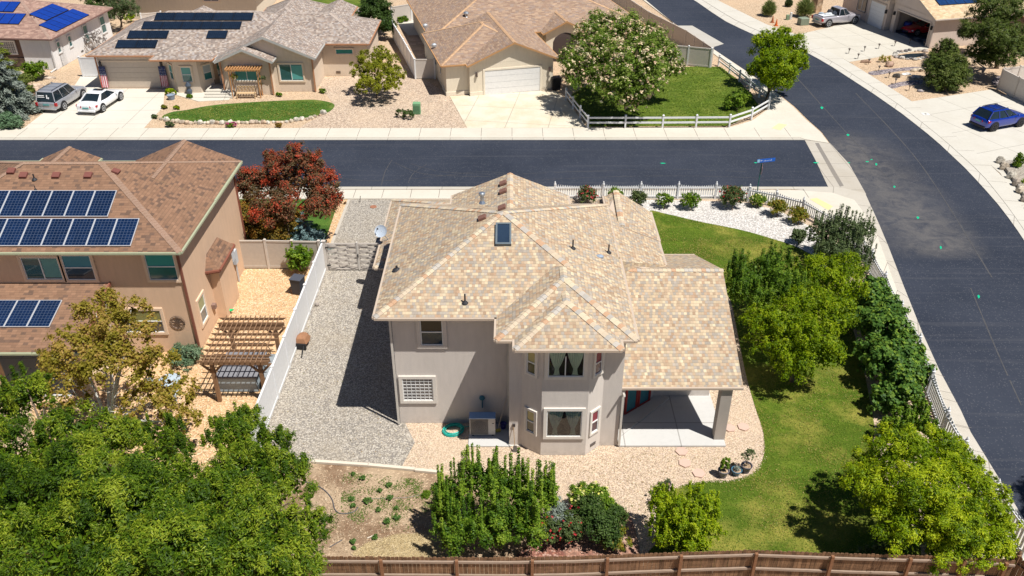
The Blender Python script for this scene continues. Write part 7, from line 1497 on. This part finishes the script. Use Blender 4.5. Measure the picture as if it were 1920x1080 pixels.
# timber edging, hoses, stick, stone
ED = wood((0.58, 0.5, 0.40), (0.72, 0.65, 0.54))
for i, (a, b) in enumerate((((586, 867), (692, 874)), ((690, 874), (778, 882)), ((778, 883), (828, 888)))):
    p, q = G(*a), G(*b); t_ = thing('landscape_timber', ('leftmost timber edging the gravel above the dirt patch', 'middle timber edging the gravel above the dirt patch', 'rightmost timber edging the gravel above the dirt patch')[i], 'timber', p, 0, 'timbers edging the grey gravel'); mb = MB(); mb.bar(p+Vector((0, 0, .06)), q+Vector((0, 0, .06)), .15, .13); mb.build('beam', ED, t_, bevel=.015)
def ghose(lab, px, r_=.022, col=(0.10, 0.10, 0.11)):
    p = [G(*q, .02) for q in px]; t_ = thing('irrigation_hose', lab, 'hose', p[0]); mb = MB(); pts = []; n = 10
    for i in range(len(p)-1):
        P0, P1, P2, P3 = p[max(i-1, 0)], p[i], p[i+1], p[min(i+2, len(p)-1)]
        for k in range(n): f = k/n; pts.append(.5*((2*P1)+(-P0+P2)*f+(2*P0-5*P1+4*P2-P3)*f*f+(-P0+3*P1-3*P2+P3)*f**3))
    mb.tube(pts, r_, 6); mb.build('pipe', plain(col, .5), t_)
ghose('black irrigation hose curving over the wet soil of the dirt patch', ((560, 902), (586, 907), (607, 918), (622, 935), (628, 955), (640, 963), (662, 960), (672, 950)))
ghose('thin hose running straight towards the privet', ((690, 935), (720, 934), (760, 933), (790, 927), (820, 920)), .012, (0.3, 0.27, 0.24))
ghose('short black hose end beside the ash tree near the timber fence', ((618, 1026), (630, 1019), (642, 1012)), .018)
ghose('thin grey cord along the corner of the crossover pavement', ((1886, 401), (1900, 404), (1925, 405)), .02)
ghose('straw coloured hose standing out on the dry straw patch', ((735, 1020), (740, 1030), (741, 1042)), .014, (0.6, 0.5, 0.35))
p, q = G(689, 1009, .03), G(705, 1002, .03); t_ = thing('wooden_stick', 'pale broken stick lying on the dirt patch', 'stick', p); mb = MB(); mb.bar(p, q, .04, .03); mb.build('stick', ED, t_)
q = G(595, 573); t_ = thing('garden_stone', 'small round grey rock alone on the grey gravel yard', 'rock', q); mb = MB(); mb.blob(q+Vector((0, 0, .08)), .13, .12, .11, 5, 10, 7, .1); mb.build('rock', plain((0.30, 0.26, 0.23), .9), t_, smooth=True)
q = G(700, 388); t_ = thing('valve_box', 'rusty round valve lid set in the grey gravel drive', 'valve cover', q); mb = MB(); mb.lathe(q, [(.22, 0), (.22, .03), (.15, .04), (.14, .02), (.02, .02)], 14); mb.build('lid', plain((0.34, 0.15, 0.09), .8), t_)
q = G(675, 379); t_ = thing('marker_post', 'short dark stake at the kerb end of the gravel drive', 'stake', q); mb = MB(); mb.tube([q, q+Vector((.06, 0, .45))], .02, 6); mb.build('stake', BLK, t_)
# drain covers
for x, y, z, lab in ((1735, 215, .056, 'small dark square access cover in the pavement by the blue crossover'),):
    q = G(x, y); t_ = thing('access_cover', lab, 'access cover', q); mb = MB(); mb.box(q.x-.3, q.x+.3, q.y-.3, q.y+.3, z, z+.006); mb.build('surround', plain((0.68, 0.66, 0.62), .8), t_); mb = MB(); mb.lathe((q.x, q.y, z+.006), [(.1, 0), (.09, .008), (.01, .008)], 12); mb.build('lid', BLK, t_)
# street sign: pole, octagonal stop sign edge on, blue name plates
b = G(1417, 374, .06); ss = thing('street_sign', 'stop sign seen edge on below a blue street name plate', 'sign', b); ztop = onY(1424, 300, b.y).z
PO = plain((0.02, 0.14, 0.13), .5, .5, .4); mb = MB(); mb.tube([b, b+Vector((0, 0, ztop-.1))], .035, 8); mb.build('pole', PO, ss)
oc = Vector((b.x, b.y, ztop-.62)); mb = MB(); A = [(math.cos(k*math.pi/4+math.pi/8)*.40, math.sin(k*math.pi/4+math.pi/8)*.40) for k in range(8)]; n_ = Vector((.985, -.17, 0)); t2 = Vector((.17, .985, 0))
mb.hexa([oc+n_*.05+t2*u+Vector((0, 0, v)) for u, v in A], [oc+n_*.056+t2*u+Vector((0, 0, v)) for u, v in A]); mb.build('stop_plate', plain((0.42, 0.02, 0.04), .5), ss, fix=True)
mb = MB(); mb.hexa([oc+n_*.046+t2*u+Vector((0, 0, v)) for u, v in A], [oc+n_*.049+t2*u+Vector((0, 0, v)) for u, v in A]); mb.build('plate_back', plain((0.45, 0.40, 0.42), .5, .5, .3), ss, fix=True)
def flat_text(name, s, size, M, mat, parent):
    cu = bpy.data.curves.new(name, 'FONT'); cu.body = s; cu.size = size; cu.align_x = 'CENTER'; cu.align_y = 'CENTER'; cu.extrude = .002
    o = link(bpy.data.objects.new(name+'_tmp', cu)); dg = bpy.context.evaluated_depsgraph_get(); me = bpy.data.meshes.new_from_object(o.evaluated_get(dg)); bpy.data.objects.remove(o)
    me.transform(M); me.materials.clear(); me.materials.append(mat); r = link(bpy.data.objects.new(name, me)); r.parent = parent; return r
WM = plain((0.78, 0.78, 0.78), .5); off = OFF[ss.name]
zn = ztop-.02; ex = Vector((.98, .17, .03)).normalized(); cN = Vector((b.x+.25, b.y, zn)); pp = [(-.62, -.12), (.62, -.12), (.62, .12), (-.62, .12)]; nz = Vector((.17, -.98, 0))
mb = MB(); mb.hexa([cN+ex*u+Vector((0, 0, v)) for u, v in pp], [cN+ex*u+Vector((0, 0, v))+nz*.012 for u, v in pp]); mb.build('name_plate', plain((0.01, 0.12, 0.55), .45), ss, fix=True)
mb = MB(); mb.hexa([cN+ex*u+Vector((0, 0, v))+nz*.012 for u, v in ((-.6, -.1), (-.44, -.1), (-.44, .1), (-.6, .1))], [cN+ex*u+Vector((0, 0, v))+nz*.016 for u, v in ((-.6, -.1), (-.44, -.1), (-.44, .1), (-.6, .1))]); mb.build('emblem', plain((0.35, 0.6, 0.72), .5), ss, fix=True)
M_ = Matrix((ex, Vector((0, 0, 1)), nz)).transposed().to_4x4(); M_.translation = cN+nz*.014+ex*(-.33)-off; flat_text('lettering', 'W', .15, M_, WM, ss)
mb = MB()   # the name itself is too blurred to read in the photo: small white strokes at its size
for k, (w_, h_) in enumerate(((.03, .05), (.03, .08), (.02, .05), (.035, .05), (.02, .08), (.03, .05), (.02, .11))):
    u = -.16+k*.085; mb.hexa([cN+ex*a_+Vector((0, 0, v))+nz*.012 for a_, v in ((u, -.05), (u+w_, -.05), (u+w_, -.05+h_), (u, -.05+h_))], [cN+ex*a_+Vector((0, 0, v))+nz*.016 for a_, v in ((u, -.05), (u+w_, -.05), (u+w_, -.05+h_), (u, -.05+h_))])
mb.build('small_lettering', WM, ss, fix=True)
# utility boxes and cones
def ubox(lab, loc, w, d, h, col, rz=0, slat=True):
    r = local(thing('utility_box', lab, 'utility box', loc, rz)); mb = MB(); mb.box(-w*.5, w*.5, -d*.5, d*.5, 0, h*.9); mb.hexa([(-w*.52, -d*.52, h*.9), (w*.52, -d*.52, h*.9), (w*.52, d*.52, h*.9), (-w*.52, d*.52, h*.9)], [(-w*.46, -d*.46, h), (w*.46, -d*.46, h), (w*.46, d*.46, h), (-w*.46, d*.46, h)]); mb.build('cabinet', plain(col, .6), r, bevel=.015)
    if slat:
        mb = MB()
        for k in range(7): mb.box(-w*.44, w*.44, -d*.5-.02, -d*.5, h*.08+k*h*.11, h*.13+k*h*.11)
        mb.build('louvres', plain(sc(col, .8), .6), r)
    return r
ubox('green louvred utility box on the rock yard across the street', G(782, 213), .62, .5, .95, (0.18, 0.36, 0.19))
ubox('grey green utility box left of the silver pickup', G(1505, 46), 1.0, .8, .75, (0.22, 0.26, 0.19), R(14), False)
ubox('small green utility pedestal left of the big box', G(1476, 37), .3, .3, .55, (0.22, 0.32, 0.2), 0, False)
ubox('slim white utility pedestal between the green boxes', G(1482, 36), .22, .22, .75, (0.7, 0.7, 0.68), 0, False)
for i, (x, y, lab) in enumerate(((1448, 42, 'dark orange traffic cone in the gravel, left of the pair'), (1455, 48, 'bright orange traffic cone in the gravel, right of the pair'))):
    q = G(x, y); r = thing('traffic_cone', lab, 'traffic cone', q); m_ = plain((0.62, 0.13, 0.02) if i else (0.4, 0.13, 0.05), .6); mb = MB(); mb.box(q.x-.2, q.x+.2, q.y-.2, q.y+.2, 0, .04); mb.build('base', m_, r); mb = MB(); mb.lathe(q+Vector((0, 0, .04)), [(.15, 0), (.09, .35), (.03, .68), (.01, .7)], 14); mb.build('cone', m_, r)
# path lights along the driveway and bed
LT = [(1591, 101), (1620, 97), (1647, 92), (1677, 87), (1608, 111), (1705, 83), (1732, 87), (1628, 121), (1647, 134), (1666, 146), (1678, 158), (1704, 170), (1729, 135)]
def plight(q, lab):
    r = thing('path_light', lab, 'garden light', q, 0, 'garden lights round the gravel bed'); m_ = plain((0.09, 0.07, 0.06), .6); mb = MB(); mb.tube([q, q+Vector((0, 0, .38))], .025, 6); mb.build('stake', m_, r); mb = MB(); mb.lathe(q+Vector((0, 0, .36)), [(.06, 0), (.07, .12), (.15, .13), (.02, .22)], 8); mb.build('lamp_head', m_, r); return r
names = ['on the concrete nearest the street', 'second from the street along the driveway edge', 'third from the street along the driveway edge', 'fourth from the street along the driveway edge', 'at the near tip of the gravel bed', 'pale, on the shaded concrete by the garage', 'at the garage corner', 'beside the flat brown slab', 'above the upper river rock strip', 'left of the dark boulder', 'on the lower river rock strip', 'lowest, below the white stones', 'beside the pond']
for (x, y), nm in zip(LT, names): plight(G(x, y), 'small dark garden light '+nm)
# boulders and rocks
def rock(x, y, a, b, h, col, lab, seed, name='boulder', group=None):
    q = G(x, y); r = thing(name, lab, 'rock', q, 0, group); mb = MB(); mb.blob(q+Vector((0, 0, h*.35)), a, b, h*.75, seed, 9, 6, .28); mb.build('rock', gravel((col, sc(col, .8), sc(col, 1.15)), 3.0), r); return r
for i, (x, y, a, b, h, col, lab) in enumerate(((1667, 125, .42, .3, .5, (0.56, 0.38, 0.28), 'pinkish boulder below the yellow grass tuft'), (1681, 145, .32, .25, .35, (0.12, 0.11, 0.10), 'dark boulder left of the white stones'), (1699, 140, .5, .3, .15, (0.75, 0.72, 0.68), 'flat white stone nearest the dark boulder'), (1718, 146, .5, .3, .2, (0.76, 0.74, 0.70), 'white stone nearest the dark spruce'), (1719, 133, .6, .3, .25, (0.66, 0.55, 0.42), 'flat tan slab above the white stones'), (1623, 117, .5, .28, .22, (0.40, 0.26, 0.18), 'flat brown slab at the tip of the gravel bed'),
        (1725, 172, .28, .2, .2, (0.4, 0.36, 0.36), 'grey rock in the shade of the dark spruce'), (1820, 150, .4, .3, .3, (0.5, 0.44, 0.36), 'grey tan rock right of the dark spruce'), (70, 173, .75, .5, .75, (0.66, 0.50, 0.38), 'large pale boulder beside the grey SUV'), (93, 147, .55, .3, .15, (0.62, 0.5, 0.4), 'flat pale stone by the white house path'))): rock(x, y, a, b, h, col, lab, 300+i)
rnd = random.Random(8); k = 0
for a, b in zip([(303, 224), (325, 230), (360, 232), (440, 232), (520, 231), (575, 225), (600, 217)], [(325, 230), (360, 232), (440, 232), (520, 231), (575, 225), (600, 217), (612, 210)]):
    n = max(2, int(math.dist(a, b)/8))
    for i in range(n):
        f = i/n; x = a[0]+(b[0]-a[0])*f+rnd.uniform(-1.5, 1.5); y = a[1]+(b[1]-a[1])*f+rnd.uniform(-.8, .8); s = rnd.uniform(.14, .27)
        cc = rnd.choice(((0.70, 0.60, 0.46), (0.74, 0.68, 0.58), (0.56, 0.42, 0.30), (0.66, 0.54, 0.42)))
        rock(x, y, s, s*.8, s*1.2, cc, '%s stone from the left in the border row below the oval lawn' % ordinal(k), 400+k, 'border_stone', 'border stones round the oval lawn'); k += 1
for i in range(26):
    t = i/26*2*math.pi; x = 1711+34*math.cos(t)+rnd.uniform(-2, 2); y = 104+8*math.sin(t)+rnd.uniform(-1, 1)
    if x > 1738: continue
    s = rnd.uniform(.14, .3); rock(x, y, s, s*.8, s*.9, rnd.choice(((0.34, 0.3, 0.28), (0.5, 0.42, 0.36), (0.6, 0.56, 0.5), (0.22, 0.2, 0.2))), '%s small stone round the little pond, counted from its right end' % ordinal(i), 500+i, 'pond_stone', 'stones ringing the little pond')
region('pond', [(1678, 105), (1700, 101), (1735, 99), (1738, 104), (1715, 108), (1690, 109)], .02, glass_dark((0.02, 0.03, 0.04)))
# raised rock planter at the right edge
pts = [(1874, 306), (1882, 318), (1895, 335), (1904, 348), (1912, 362), (1922, 378), (1932, 392)]
for i, (x, y) in enumerate(pts): rock(x, y, .32, .26, .5, rnd.choice(((0.62, 0.52, 0.4), (0.5, 0.42, 0.34), (0.66, 0.6, 0.5))), ('topmost wall stone of the right hand planter', 'second wall stone down the right hand planter', 'third wall stone down the right hand planter', 'fourth wall stone down the right hand planter', 'fifth wall stone down the right hand planter', 'sixth wall stone down the right hand planter', 'lowest wall stone of the right hand planter')[i], 540+i, 'planter_stone')
region('planter_bed', [(1878, 303), (1893, 300), (1960, 310), (1980, 400), (1938, 392), (1908, 345)], .25, GREYG, thick=.24)
# blue rectangular object and door things on the ranch porch
q = G(322, 186); t_ = thing('storage_tote', 'grey blue tub beside the ranch house flower bed', 'tub', q); mb = MB(); mb.lathe(q, [(.25, 0), (.34, .4), (.36, .4), (.3, .36), (.02, .3)], 14); mb.build('tub', plain((0.22, 0.28, 0.36), .5), t_)
q = G(356, 176); t_ = thing('garden_ornament', 'dark round ornament standing by the ranch bay window', 'ornament', q); mb = MB(); mb.lathe(q, [(.22, 0), (.25, .3), (.15, .5), (.26, .75), (.12, 1.0), (.02, 1.05)], 12); mb.build('urn', plain((0.06, 0.08, 0.11), .4), t_)
q = G(773, 150); t_ = thing('leaning_ladder', 'aluminium antenna frame against the brown roofed house gate', 'frame', G(803, 112)); q = G(803, 112); mb = MB()
for s in (-.18, .18): mb.tube([q+Vector((s, 0, 0)), q+Vector((s+.25, 0, 2.4))], .03, 6)
for z in (.4, .8, 1.2, 1.6, 2.0): mb.tube([q+Vector((-.18+z*.104, 0, z)), q+Vector((.18+z*.104, 0, z))], .02, 6)
mb.build('frame', plain((0.5, 0.53, 0.56), .4, .5, .5), t_)
